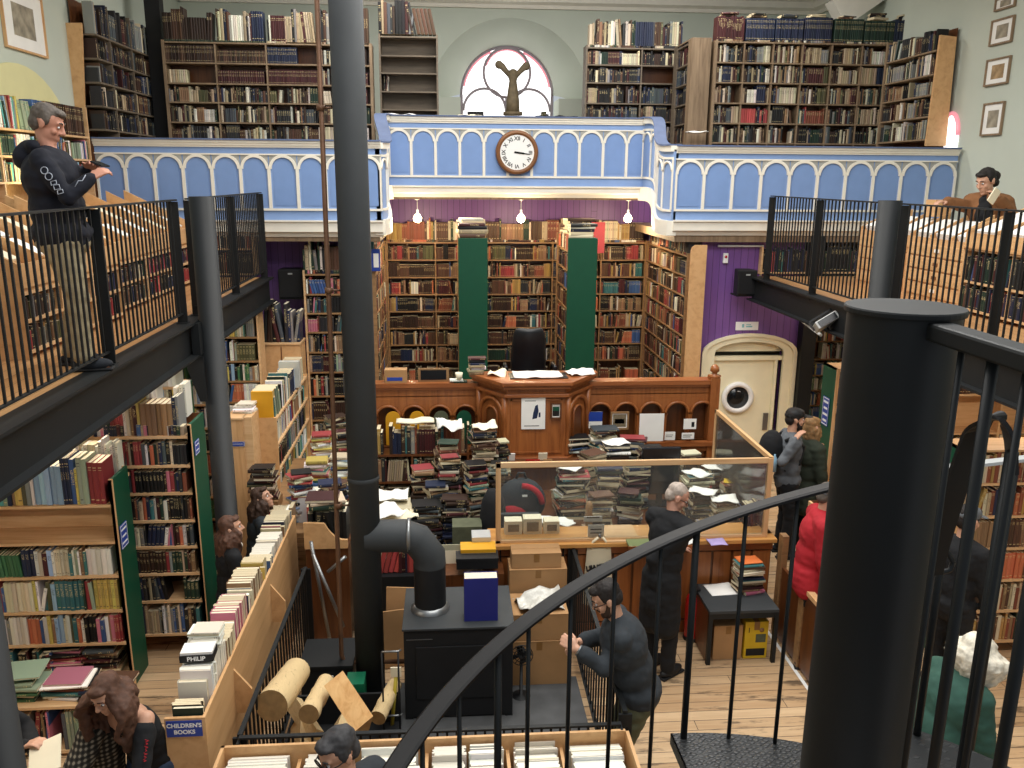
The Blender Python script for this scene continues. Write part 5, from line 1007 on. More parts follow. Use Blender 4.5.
    for i, (x, y, z, w, h, a, lb) in enumerate(((-.52, 6.55, .001, .3, .5, .2, 'folded brown cardboard leaning behind the flue column, front sheet'), (-.42, 6.72, .001, .34, .62, -.12, 'folded brown cardboard leaning behind the flue column, back sheet'))):
        F = Matrix.Translation((x, y, z + .005)) @ Matrix.Rotation(a, 4, 'Z') @ Matrix.Rotation(-.2, 4, 'X'); tag(MB().obox(F, (w, .02, h), (0, 0, h / 2)).obox(F, (w * .5, .02, h * .5), (w * .2, .03, h * .28)).build('cardboard_sheet', 'card', base=(x, y, z)), lb, 'cardboard')
    row('behindflue', 'row on the floor behind the flue column', (-.8, 7.1, .62), (1, 0, 0), .7, .3, 'bindred', dep=(.15, .2), group='books behind the flue column'); tag(B('book_bench', 'black', (-.85, 7.05, 0), (-.1, 7.35, .615), base=(-.5, 7.2, 0)), 'black bench carrying a row of books behind the flue column', 'bench')
    # desk fan
    c = AY(521, 650, 6.1); t = thing('desk_fan', (c.x, 6.05, 0), 'small black stove fan on the floor right of the stove', 'fan'); k = (c.x, 6.05, c.z)
    m = MB()
    for r in (.03, .06, .09): m.tube([(k[0] + r * math.cos(2 * PI * i / 20), 6.02, k[2] + r * math.sin(2 * PI * i / 20)) for i in range(21)], .004, 5)
    for i in range(14): a = 2 * PI * i / 14; m.tube([(k[0], 6.015, k[2]), (k[0] + .09 * math.cos(a), 6.02, k[2] + .09 * math.sin(a))], .003, 5)
    m.build('cage', 'matte_black', t); m = MB(); m.lathe([(0, .0), (.035, 0), (.035, .06), (0, .07)], (k[0], 6.04, k[2]), 12, 'y'); m.build('motor', 'matte_black', t)
    for i in range(4):
        a = i * PI / 2 + .3; u = V((math.cos(a), 0, math.sin(a))); r = V((-u.z, .35, u.x)); o = V((k[0], 6.035, k[2])); MB().add([o + u * .015 - r * .012, o + u * .08 - r * .03, o + u * .08 + r * .03, o + u * .015 + r * .012], [(0, 1, 2, 3)]).build('blade', 'black', t)
    m = MB(); m.lathe([(0, 0), (.09, 0), (.08, .02), (.015, .03), (.012, k[2] - .03), (0, k[2] - .03)], (k[0], 6.06, 0), 14); m.build('stand', 'matte_black', t)
    # hearth fence
    railing('hearth_railing', 'black hearth railing running across behind the white bins', ((-1.29, 4.52), (1.04, 4.5)), 0, .86, 40, (0, 1), topw=.03)
    railing('hearth_railing', 'black hearth railing running beside the long childrens unit', ((-1.29, 4.54), (-1.26, 6.8)), 0, .86, 24, (0, 1), topw=.03)
    railing('hearth_railing', 'black hearth railing on the right behind the bearded man', ((1.08, 4.56), (1.1, 6.95)), 0, .9, 22, (0, 1), topw=.03)
    railing('hearth_railing', 'short black railing in front of the cartons by the counter', ((.3, 6.97), (1.06, 6.97)), 0, .94, 8, (0, 1), topw=.03)
    st(B('floor_hearth', MT.setdefault('slate', plain('slate_slab', '4b4c4d', .8, var=.2)), (-1.24, 4.56, .001), (1.05, 6.3, .02)))
    # logs
    def log(name, label, a, b, r0, r1, mat=('log', 'logend'), cat='log'):
        a, b = V(a), V(b); t = thing(name, tuple(a), label, cat); n = 10; pts = [a.lerp(b, i / n) + V((pnoise(a * 3 + V((i * .5, 0, 0))), pnoise(a * 3 + V((0, i * .5, 0))), 0)) * .012 for i in range(n + 1)]
        MB().tube(pts, [r0 + (r1 - r0) * i / n + .006 * pnoise(V((i * .9, a.x * 9, 1))) for i in range(n + 1)], 20, cap=False).build('bark', mat[0], t)
        d = (b - a).normalized(); m = MB()
        for p, s, r in ((pts[0], -1, r0), (pts[-1], 1, r1)):
            u = d.orthogonal().normalized(); v = d.cross(u); q = [p + d * s * .003 + (u * math.cos(2 * PI * k / 20) + v * math.sin(2 * PI * k / 20)) * r for k in range(20)]; m.add(q, [tuple(range(20))]); ring = [p + d * s * .005 + (u * math.cos(2 * PI * k / 12) + v * math.sin(2 * PI * k / 12)) * r * .35 for k in range(12)]; m.add(ring, [tuple(range(12))]); m.build('sawn_end', mat[1], t); m = MB()
        return t
    log('log', 'thickest pale birch log on the hearth pile', AY(271, 706, 4.95), AY(297, 671, 5.5), .108, .1)
    log('log', 'thinner birch log beside the thickest one', AY(309, 714, 4.98), AY(326, 682, 5.45), .068, .062)
    log('log', 'small round log at the right end of the hearth pile', (-.55, 5.5, .26), (-.45, 5.85, .3), .06, .055)
    for i, (x, y, z, a, L, w, lb) in enumerate(((-1.02, 4.9, .27, .15, .6, .16, 'split log under the left of the hearth pile'), (-.86, 4.92, .27, -.1, .55, .15, 'split log under the middle of the hearth pile'), (-.7, 4.95, .25, .2, .5, .14, 'split log under the right of the hearth pile'), (-.95, 5.2, .34, .5, .45, .12, 'split log wedged below the thickest birch log'), (-1.0, 4.85, .09, 1.3, .6, .16, 'split log lying crosswise at the front of the hearth'))):
        F = Matrix.Translation((x, y, z)) @ Matrix.Rotation(a, 4, 'Z'); m = MB(); q = [(-w / 2, -w * .35), (w / 2, -w * .4), (w * .4, w * .2), (0, w * .5)]; vs = [F @ V((u, s, v)) for s in (0, L) for u, v in q]; m.add(vs, [(i2, (i2 + 1) % 4, 4 + (i2 + 1) % 4, 4 + i2) for i2 in range(4)] + [(3, 2, 1, 0), (4, 5, 6, 7)]); tag(m.build('split_log', 'log', base=(x, y, z)), lb, 'log', 'split logs on the hearth')
    a_, b_ = AY(363, 728, 4.9), AY(333, 682, 5.2); d = (b_ - a_).normalized(); u = d.cross(V((.6, .5, 0))).normalized(); v = d.cross(u); q = [(-.085, -.06), (.085, -.06), (.0, .07)]
    vs = [p + u * x + v * y for p in (a_, b_) for x, y in q]; tag(MB().add(vs, [(0, 1, 4, 3), (1, 2, 5, 4), (2, 0, 3, 5), (2, 1, 0), (3, 4, 5)]).build('split_log', 'split', base=tuple(a_)), 'clean-split pale wedge of firewood leaning right on the hearth pile', 'log')
    t = thing('log_box', (-.85, 5.25, 0), 'low dark tray holding the firewood on the hearth', 'tray'); MB().box((-1.2, 4.72, .02), (-.4, 5.75, .05)).build('base', 'matte_black', t); m = MB(); m.box((-1.21, 4.72, .02), (-1.19, 5.75, .2)); m.box((-1.2, 5.74, .02), (-.4, 5.76, .3)); m.build('side', 'matte_black', t)
    t = thing('metal_trunk', (-.95, 6.2, 0), 'black metal box with a white tag behind the hearth logs', 'box'); MB().box((-1.2, 6.0, 0), (-.79, 6.4, .36)).build('body', 'matte_black', t, .01); MB().box((-1.21, 5.99, .36), (-.785, 6.41, .39)).build('lid', 'black', t); MB().box((-1.02, 5.985, .28), (-.94, 5.99, .31)).build('tag', 'paper', t)
    tag(B('green_tub', 'greentub', (-.82, 5.78, .02), (-.68, 5.95, .36), base=(-.75, 5.86, 0)), 'green plastic tub behind the hearth logs', 'tub')
    t = thing('ash_shovel', (-.4, 5.72, 0), 'yellow-handled shovel leaning at the left side of the stove', 'shovel'); MB().tube([(-.47, 5.7, .02), (-.43, 5.75, .45)], .014, 8).build('handle', 'yellowhandle', t); MB().box((-.47, 5.735, .44), (-.39, 5.745, .52)).build('blade', 'cardpaper', t)
    t = thing('fire_tool_rack', (-.4, 5.6, 0), 'black wire tool rack standing left of the stove', 'rack'); m = MB(); [m.tube([(x, 5.6, 0), (x, 5.6, .74)], .008, 6) for x in (-.52, -.4)]; m.build('upright', 'matte_black', t); m = MB(); [m.tube([(-.52, 5.6, z), (-.4, 5.6, z), (-.38, 5.62, z)], .008, 6) for z in (.2, .74)]; m.build('crossbar', 'steel', t)
    # folding stand with bright tubes behind the column, and the scroll-ended trolley
    t = thing('tripod_stand', (-1.05, 6.9, 0), 'grey tubular stand with angled legs behind the hearth railing', 'stand')
    for a, b in (((-1.2, 6.85, .95), (-.95, 6.75, .3)), ((-.92, 6.85, .92), (-1.08, 6.85, .78)), ((-1.22, 6.9, 1.05), (-1.1, 6.9, .1))): MB().tube([a, b], .016, 8).build('leg', 'steel', t)
    t = thing('book_trolley', (-1.1, 7.3, 0), 'dark trolley with a scrolled pine end holding black volumes', 'trolley'); X0, X1 = -1.3, -.92
    MB().box((X0, 7.05, 0), (X1, 7.6, .92)).build('body', 'mahogdark', t); pts = [(X0, .92), (X1, .92), (X1, 1.0)] + [(X1 - .02 - .18 * i / 6, 1.0 + .16 * (i / 6) ** 2.2) for i in range(7)] + [(X0, 1.17)]; MB().prism(pts, 'y', 7.02, 7.05).build('scroll_end', 'ply', t)
    row('trolley', 'black set on the scroll-ended trolley', (X0 + .02, 7.08, .93), (1, 0, 0), .36, .34, 'blackset', dep=(.2, .26), hf=(.86, .95), tk=(.03, .06), group='black volumes on the trolley')
    pile('trolleytop', 'pile lying on the black set of the trolley', (-1.12, 7.2, 1.26), 1.36, .1, .34, .24, 'old', (.025, .045), .1, group='books lying on the black volumes')
    row('trolley2', 'second row on the trolley', (X0 + .02, 7.34, .93), (1, 0, 0), .36, .3, 'mid', dep=(.15, .2), group='second row on the trolley')
    # pine bins of white paperbacks in the foreground
    t = thing('book_bin', (-.2, 4.2, 0), 'long pine bin of white paperbacks in front of the hearth railing', 'bin'); x0, x1, y0, y1, zb, zt = -1.38, 1.08, 3.84, 4.47, .5, .84
    for nm, lo, hi in (('back_board', (x0, y1 - .02, zb), (x1, y1, zt)), ('front_board', (x0, y0, zb - .1), (x1, y0 + .02, zt - .2)), ('end_board', (x0, y0, zb - .1), (x0 + .02, y1, zt)), ('end_board', (x1 - .02, y0, zb - .1), (x1, y1, zt)), ('bottom_board', (x0, y0, zb - .12), (x1, y1, zb - .1))): MB().box(lo, hi).build(nm, 'ply', t)
    for x in (-.92, -.16, .33, .66): MB().box((x - .01, y0, zb - .1), (x + .01, y1 - .02, zt - .1)).build('divider', 'ply', t)
    for x in (x0 + .02, x1 - .08):
        for y in (y0 + .02, y1 - .08): MB().box((x, y, 0), (x + .06, y + .06, zb - .1)).build('leg', 'ply', t)
    k = 0
    for a, w in ((-1.33, .36), (-.88, .3), (-.55, .34), (-.13, .2), (.09, .2), (.36, .26), (.7, .32)):
        row(('bin', k), f'{nth(k)} stack from the left in the pine bin', (a, y0 + .03, zb - .095), (0, 1, 0), y1 - y0 - .06, .43, 'white', into=(1, 0, 0), dep=(w * .9, w), hf=(.84, .96), tk=(.008, .016), lean=0, gap=0, setp=.5, front=0, how='near end', group=f'white paperbacks in the {nth(k)} stack of the pine bin'); k += 1

def children_unit():
    x0, x1, y0, y1, zt = -1.69, -1.455, 4.45, 7.5, 1.05
    t = thing('book_trough', ((x0 + x1) / 2, (y0 + y1) / 2, 0), 'long narrow pine unit of picture books with a blue sign on its end', 'book unit')
    for nm, lo, hi, mt in (('end_panel', (x0, y0, 0), (x1, y0 + .02, zt), 'ply'), ('end_panel', (x0, y1 - .02, 0), (x1, y1, zt), 'ply'), ('side_panel', (x1 - .02, y0 + .02, .0), (x1, y1 - .02, zt), 'ply'), ('side_panel', (x0, y0 + .02, 0), (x0 + .02, y1 - .02, .9), 'ply'), ('bottom_board', (x0 + .02, y0 + .02, .86), (x1 - .02, y1 - .02, .88), 'ply')): MB().box(lo, hi).build(nm, mt, t)
    for y in (5.1, 6.3): MB().prism([(x1, .62), (x1 + .11, .62), (x1 + .11, .8), (x1, .95)], 'y', y, y + .02).build('bracket', 'ply', t)
    row('child', 'picture books of the long pine unit', (x0 + .022, y0 + .18, .885), (0, 1, 0), y1 - y0 - .2, .37, 'child', into=(1, 0, 0), dep=(.16, .188), hf=(.6, .92), tk=(.012, .042), lean=.0, gap=.0, setp=.2, front=0, how='near end', group='books in the long pine unit')
    row('child2', 'low row right behind the blue sign', (x0 + .022, y0 + .025, .885), (0, 1, 0), .15, .23, 'warm', into=(1, 0, 0), dep=(.16, .188), hf=(.7, .95), tk=(.012, .03), lean=0, gap=0, front=0, how='near end', group='books in the long pine unit')
    s = thing('section_sign', ((x0 + x1) / 2, y0, .95), 'blue sign with white lettering on the near end of the long pine unit', 'sign'); MB().box((x0 + .01, y0 - .006, .93), (x1 - .02, y0 - .001, 1.035)).build('plate', 'bluesign', s)
    for i, w in enumerate(("CHILDREN'S", 'BOOKS')): text_mb(w, .037, frame3(((x0 + x1) / 2 - .005, y0 - .0065, 1.004 - .043 * i), (1, 0, 0), (0, -1, 0)), .0006, .0012).build('lettering', 'white', s)
    # black paperback lying across with PHILIP on it
    c = V(((x0 + x1) / 2, 4.8, 1.262)); t = thing('paperback', tuple(c), 'black paperback with white lettering lying on the picture books near the blue sign', 'book'); F = Matrix.Translation(c) @ Matrix.Rotation(.05, 4, 'Z'); MB().obox(F, (.2, .13, .045)).build('cover', 'ink', t); MB().obox(F, (.19, .12, .03), (0, .004, .024)).build('pages', 'paper', t); text_mb('PHILIP', .04, F @ frame3((0, -.0655, 0), (1, 0, 0), (0, -1, 0)), .0006, .001).build('lettering', 'white', t)
    pile('childpile', 'white stack next to the black paperback', ((x0 + x1) / 2, 4.99, 1.236), 1.33, 0, .2, .14, 'white', (.014, .03), .05, .005, group='white books by the black paperback')
    # table of piles further up the aisle
    t = thing('book_table', (-1.35, 8.4, 0), 'dark table covered in piles between the flue and the left cases', 'table'); MB().box((-1.95, 7.65, .76), (-.95, 9.9, .8)).build('table_top', 'shelfbrown', t)
    for x in (-1.92, -1.03):
        for y in (7.7, 9.8): MB().box((x, y, 0), (x + .06, y + .06, .76)).build('leg', 'shelfbrown', t)
    row('tablecross', 'row along the near edge of the pile table', (-1.93, 7.68, .802), (1, 0, 0), .9, .27, 'child', dep=(.14, .2), group='books along the near edge of the pile table')
    row('tablecross2', 'row along the aisle edge of the pile table', (-1.55, 7.9, .802), (0, 1, 0), 1.0, .3, 'child', into=(1, 0, 0), dep=(.18, .22), how='near end', group='books along the aisle edge of the pile table')
    for i, (px, pyt, Y, w, pal, nm) in enumerate(((317, 458, 8.3, .24, 'child', 'white pile in the middle of the pile table'), (343, 455, 8.4, .24, 'child', 'pile beside the flue on the pile table'), (322, 432, 9.1, .24, 'child', 'red and cream pile at the back of the pile table'), (346, 430, 9.2, .24, 'old', 'maroon pile at the back of the pile table'), (300, 472, 8.0, .22, 'child', 'pile at the aisle corner of the pile table'), (333, 480, 7.85, .26, 'old', 'pile at the near corner of the pile table'), (336, 415, 9.6, .26, 'old', 'farthest pile on the pile table'))):
        c = AY(px, pyt, Y); pile(('tp', i), nm, (c.x, Y, .801), max(c.z, .9), .1 * i, w, .17, pal, (.014, .036), .15, .012, group='books in the ' + nm)

# ------------------------------------------------------------------ left-hand bookcases under the landing
def sign_blue(label, p, x, z, w, h, lines, nm='case_sign', cat='sign', texts=None):
    s = thing(nm, tuple(p), label, cat); F = frame3(p, x, z); MB().obox(F, (w, h, .006)).build('plate', 'bluesign', s)
    m = MB()
    for i in range(lines):
        y = h * (.5 - (i + .8) / (lines + .6)); m.obox(F, (w * (.75 - .15 * (i % 2)), h * .08, .001), (0, y, .0036))
    e = MB()
    for sx, sy, a, b in ((0, .46, .94, .03), (0, -.46, .94, .03), (.46, 0, .03, .9), (-.46, 0, .03, .9)): e.obox(F, (w * a, h * b, .001), (w * sx, h * sy, .0034))
    e.build('border', 'white', s)
    m.build('lettering', 'white', s); return s
def left_cases():
    Y1 = 6.4; zs = [.1, .42, .713, 1.02, 1.313, 1.624]
    bookcase('green_ended_bookcase', 'bookcase with one empty shelf and a dark green end panel, nearest under the left landing', None, (-4.3, Y1, 0), (1, 0, 0), 1.66, zs, .34, phrase='case with the empty shelf', pal='mod', sides=('pinex', 'green'), shelf='pinex', back='pinex', z0=0, ztop=1.83, skip=(1, 0), divs=[.55],
             rowkw=dict(hf=(.72, .96), tk=(.016, .04)), special={(2, None): dict(pal='mod', hf=(.7, .86)), (5, None): 'skip'})
    row('c1top', 'top shelf of the bookcase with the empty shelf', (-4.27, Y1 + .005, 1.626), (1, 0, 0), 1.6, .4, 'mod', dep=(.17, .24), hf=(.66, .98), tk=(.016, .045), lean=.03, group='books on the top shelf of the bookcase with the empty shelf')
    row('c1back', 'back row on top of the bookcase with the empty shelf', (-4.27, Y1 + .27, 1.75), (1, 0, 0), 1.6, .34, 'white', dep=(.1, .14), hf=(.7, .98), tk=(.012, .03), group='back row on the bookcase with the empty shelf')
    MB().box((-4.28, Y1 + .26, 1.72), (-2.66, Y1 + .42, 1.745)).build('top_shelf', 'pinex', bpy.data.objects['green_ended_bookcase'])
    MB().box((-2.665, Y1, 0), (-2.635, Y1 + .02, 1.835)).build('pine_edge', 'pine', bpy.data.objects['green_ended_bookcase'])
    p = AX(124, 535, -2.632); sign_blue('blue sign on the near green end panel, beside the empty shelf', p, (0, 1, 0), (1, 0, 0), .14, .2, 3)
    row('c1flat', 'upright row at the foot', (-4.27, Y1 + .01, .11), (1, 0, 0), 1.0, .28, 'mid', group='books at the foot of the near bookcase')
    for i, x in enumerate((-3.2, -2.9)): pile(('c1p', i), f'{["left", "right"][i]} flat stack at the foot of the empty-shelf case', (x, Y1 + .13, .101), .34, 0, .28, .2, 'mid', (.012, .03), .06, group='flat books on the bottom shelf of the near bookcase')
    # low case in front of it
    bookcase('low_floor_case', 'low shelf unit of tall books on the floor in front of the near green-ended bookcase', None, (-3.4, 5.55, 0), (1, 0, 0), .98, [.05], .36, phrase='low floor case', pal='mid', sides=('pinex',) * 2, shelf='pinex', z0=0, ztop=.42, top='pinex', back='mahogdark', rowkw=dict(hf=(.8, .98), tk=(.014, .04), lean=.12, dep=(.2, .27)))
    for i, (x, zt, pal) in enumerate(((-3.15, .62, 'olivegreen'), (-2.82, .56, 'mid'), (-2.55, .52, 'dark'))): pile(('lfc', i), f'{["left", "middle", "right"][i]} flat stack on the low floor case', (x, 5.72, .421), zt, .05, .32, .24, pal, (.012, .03), .1, group='flat books on the low floor case')
    Y2 = 6.86; zs = [.22, .54, .8, 1.05, 1.29, 1.54, 1.784, 2.038]
    bookcase('green_ended_bookcase', 'tall bookcase with a dark green end panel beside the round steel post', None, (-4.55, Y2, 0), (1, 0, 0), 2.4, zs, .4, phrase='tall case by the post', pal='mid', sides=('pinex', 'green'), shelf='pinex', back='mahogdark', z0=0, ztop=2.13, divs=[.8, 1.6], rowkw=dict(hf=(.72, .95), tk=(.014, .036)))
    row('c2top', 'top shelf of the tall case by the post', (-4.5, Y2 + .01, 2.04), (1, 0, 0), 2.28, .36, 'mod', dep=(.17, .24), hf=(.66, .96), tk=(.02, .045), lean=.1, group='books on the top shelf of the tall case by the post')
    row('c2back', 'back row on top of the tall case by the post', (-4.5, Y2 + .2, 2.14), (1, 0, 0), 2.28, .3, 'white', dep=(.1, .16), hf=(.6, .98), tk=(.012, .03), group='back row on the tall case by the post')
    MB().box((-2.175, Y2, 0), (-2.145, Y2 + .02, 2.135)).build('pine_edge', 'pine', bpy.data.objects['green_ended_bookcase.001'])
    p = AX(197, 447, -2.142); sign_blue('blue sign on the green end panel beside the round steel post', p, (0, 1, 0), (1, 0, 0), .12, .12, 2)
    # further cases along the wall under the landing
    Y3 = 10.8; zz = [AY(240, y, Y3).z for y in (424, 402, 381, 361, 337)]
    bookcase('tall_bookcase', 'pine bookcase with leaning books behind the round steel post', None, (-4.6, Y3, 0), (1, 0, 0), 4.6 + AY(262, 380, Y3).x, [.25, .55, .85] + zz, .3, phrase='pine case behind the post', pal='mod', sides=('pinex',) * 2, shelf='shelfbrown', back='mahogdark', z0=0, ztop=zz[-1] + .3, divs=[.7], rowkw=dict(lean=.12))
    for y, zt in ((8.3, 2.1), (9.5, 2.2)):
        bookcase('cross_bookcase', f'{"nearer" if y < 9 else "farther"} bookcase between the round post and the pine case', None, (-4.6, y, 0), (1, 0, 0), 1.95, [.2 + .28 * i for i in range(7)], .36, phrase='case behind the post', pal='mod', sides=('pinex', 'green'), shelf='pinex', back='mahogdark', z0=0, ztop=zt, divs=[1.0])
        row(('cross', y), 'top of a case behind the post', (-4.55, y + .02, zt + .001), (1, 0, 0), 1.85, .3, 'mod', dep=(.17, .24), tk=(.02, .045), group='books on top of a case behind the post')
        MB().box((-4.59, y, zt - .02), (-2.66, y + .36, zt)).build('top_board', 'pinex', bpy.data.objects['cross_bookcase' + ('' if y < 9 else '.001')])
    Y4 = 11.6; zz = [AY(318, y, Y4).z for y in (420, 396, 372, 352, 332, 313, 294, 274)]; a_ = AY(304, 300, Y4).x
    bookcase('brown_bookcase', 'tall brown bookcase between the loudspeaker and the flue column', None, (a_, Y4, 0), (1, 0, 0), -1.28 - a_, [.25, .5] + zz, .3, phrase='tall brown case left of the flue', pal='mid', sides=('pinex',) * 2, shelf='shelfbrown', back='mahogdark', z0=0, ztop=zz[-1] + .05, divs=[.55], rowkw=dict(tk=(.016, .04)))
    row('brtop', 'top of the tall brown case left of the flue', (a_, Y4 + .01, zz[-1] + .052), (1, 0, 0), -1.28 - a_, .42, 'gal', dep=(.2, .26), hf=(.6, 1), tk=(.025, .05), lean=.2, group='books on top of the tall brown case')
    c0, c1 = AY(262, 345, 11.2), AY(300, 345, 11.2); t = thing('pine_cabinet', ((c0.x + c1.x) / 2, 11.4, 0), 'plain pine cabinet under tall dark volumes below the loudspeaker', 'cabinet')
    MB().box((c0.x, 11.2, 0), (c1.x, 11.6, c0.z)).build('body', 'ply', t); MB().box((c0.x - .01, 11.18, c0.z), (c1.x + .01, 11.6, c0.z + .02)).build('top_board', 'pinex', t); m = MB(); m.box(((c0.x + c1.x) / 2 - .005, 11.19, .05), ((c0.x + c1.x) / 2 + .005, 11.2, c0.z - .03)); m.build('door_gap', 'mahogdark', t); m = MB(); m.lathe([(0, -.03), (.015, -.03), (.01, 0)], ((c0.x + c1.x) / 2 + .04, 11.2, c0.z - .25), 8, 'y'); m.build('knob', 'brass', t)
    row('cabtop', 'tall dark volumes on the pine cabinet', (c0.x, 11.25, c0.z + .022), (1, 0, 0), c1.x - c0.x, .56, 'dark', dep=(.22, .3), hf=(.66, 1), tk=(.03, .06), lean=.25, group='tall volumes on the pine cabinet')
    # plywood-ended low case running up the aisle
    Ya = 8.9; a_, b_ = AY(250, 400, Ya), AY(275, 400, Ya); zt = AY(262, 418, Ya).z
    t = thing('aisle_bookcase', ((a_.x + b_.x) / 2, 9.9, 0), 'aisle bookcase with a plain plywood end and a mustard box on it', 'bookcase')
    MB().box((a_.x, Ya, 0), (b_.x, Ya + .03, zt)).build('end_panel', 'ply', t); MB().box((a_.x, Ya + .03, 0), (a_.x + .02, 11.0, zt)).build('back_board', 'ply', t); MB().box((a_.x, 10.97, 0), (b_.x, 11.0, zt)).build('end_panel', 'ply', t)
    for k in range(5):
        z = zt - .02 - .29 * k
        if z < .1: break
        MB().box((a_.x + .02, Ya + .03, z - .022), (b_.x, 10.97, z)).build('shelf', 'pinex', t)
        row(('aisle', k), f'{nth(k)} shelf down of the plywood-ended aisle case', (b_.x - .005, Ya + .04, z - (0 if k == 0 else 0)), (0, 1, 0), 1.9, .26 if k else .34, 'mod', into=(-1, 0, 0), dep=(.16, .22), group=f'books on the {nth(k)} shelf of the aisle case')
    tag(MB().box((a_.x + .01, Ya + .005, zt + .001), (b_.x - .03, Ya + .12, AY(262, 392, Ya).z)).build('mustard_box', 'mustard', base=(a_.x, Ya, zt)), 'mustard yellow box file standing on the plywood-ended case', 'box')
    tag(MB().box((AY(279, 375, 10.2).x, 10.2, zt + .01), (AY(299, 375, 10.2).x, 10.3, AY(290, 362, 10.2).z)).build('grey_portfolio', MT.setdefault('greyboard', plain('grey_board', 'b9bab2', .8)), base=(-2.2, 10.2, zt)), 'large pale grey portfolio standing behind the aisle bookcase books', 'portfolio')
    Yb = 8.55; a_, b_ = AY(226, 420, Yb), AY(251, 420, Yb); zt = AY(238, 420, Yb).z; t = thing('knotty_cabinet', ((a_.x + b_.x) / 2, 8.8, 0), 'knotty pine cabinet end with a small blue sign beside the plywood case', 'cabinet'); MB().box((a_.x, Yb, 0), (b_.x - .09, Yb + .5, zt)).build('body', 'pine', t); MB().box((b_.x - .09, Yb + .02, 0), (b_.x, Yb + .5, zt + .02)).build('door', 'pinex', t); MB().box((a_.x - .01, Yb - .01, zt), (b_.x - .08, Yb + .5, zt + .02)).build('top_board', 'pinex', t)
    p = AY(237, 444, Yb - .006); sign_blue('small blue sign on the knotty pine cabinet end', p, (1, 0, 0), (0, -1, 0), .16, .05, 1)
    pile('knot', 'stack on the knotty pine cabinet', ((a_.x + b_.x) / 2, Yb + .25, zt + .02), zt + .12, 0, .2, .15, 'white', (.02, .03), .1, group='books on the knotty pine cabinet')
    pile('maroonp', 'maroon-topped stack below the plywood end', (AY(262, 470, 8.3).x, 8.35, .9), AY(262, 467, 8.3).z, 0, .26, .17, 'old', (.02, .035), .05, group='maroon-topped stack below the plywood end'); tag(B('book_stool', 'shelfbrown', (AY(262, 470, 8.3).x - .15, 8.24, 0), (AY(262, 470, 8.3).x + .15, 8.5, .898), base=(-2, 8.35, 0)), 'brown stand under the maroon-topped stack', 'stand')
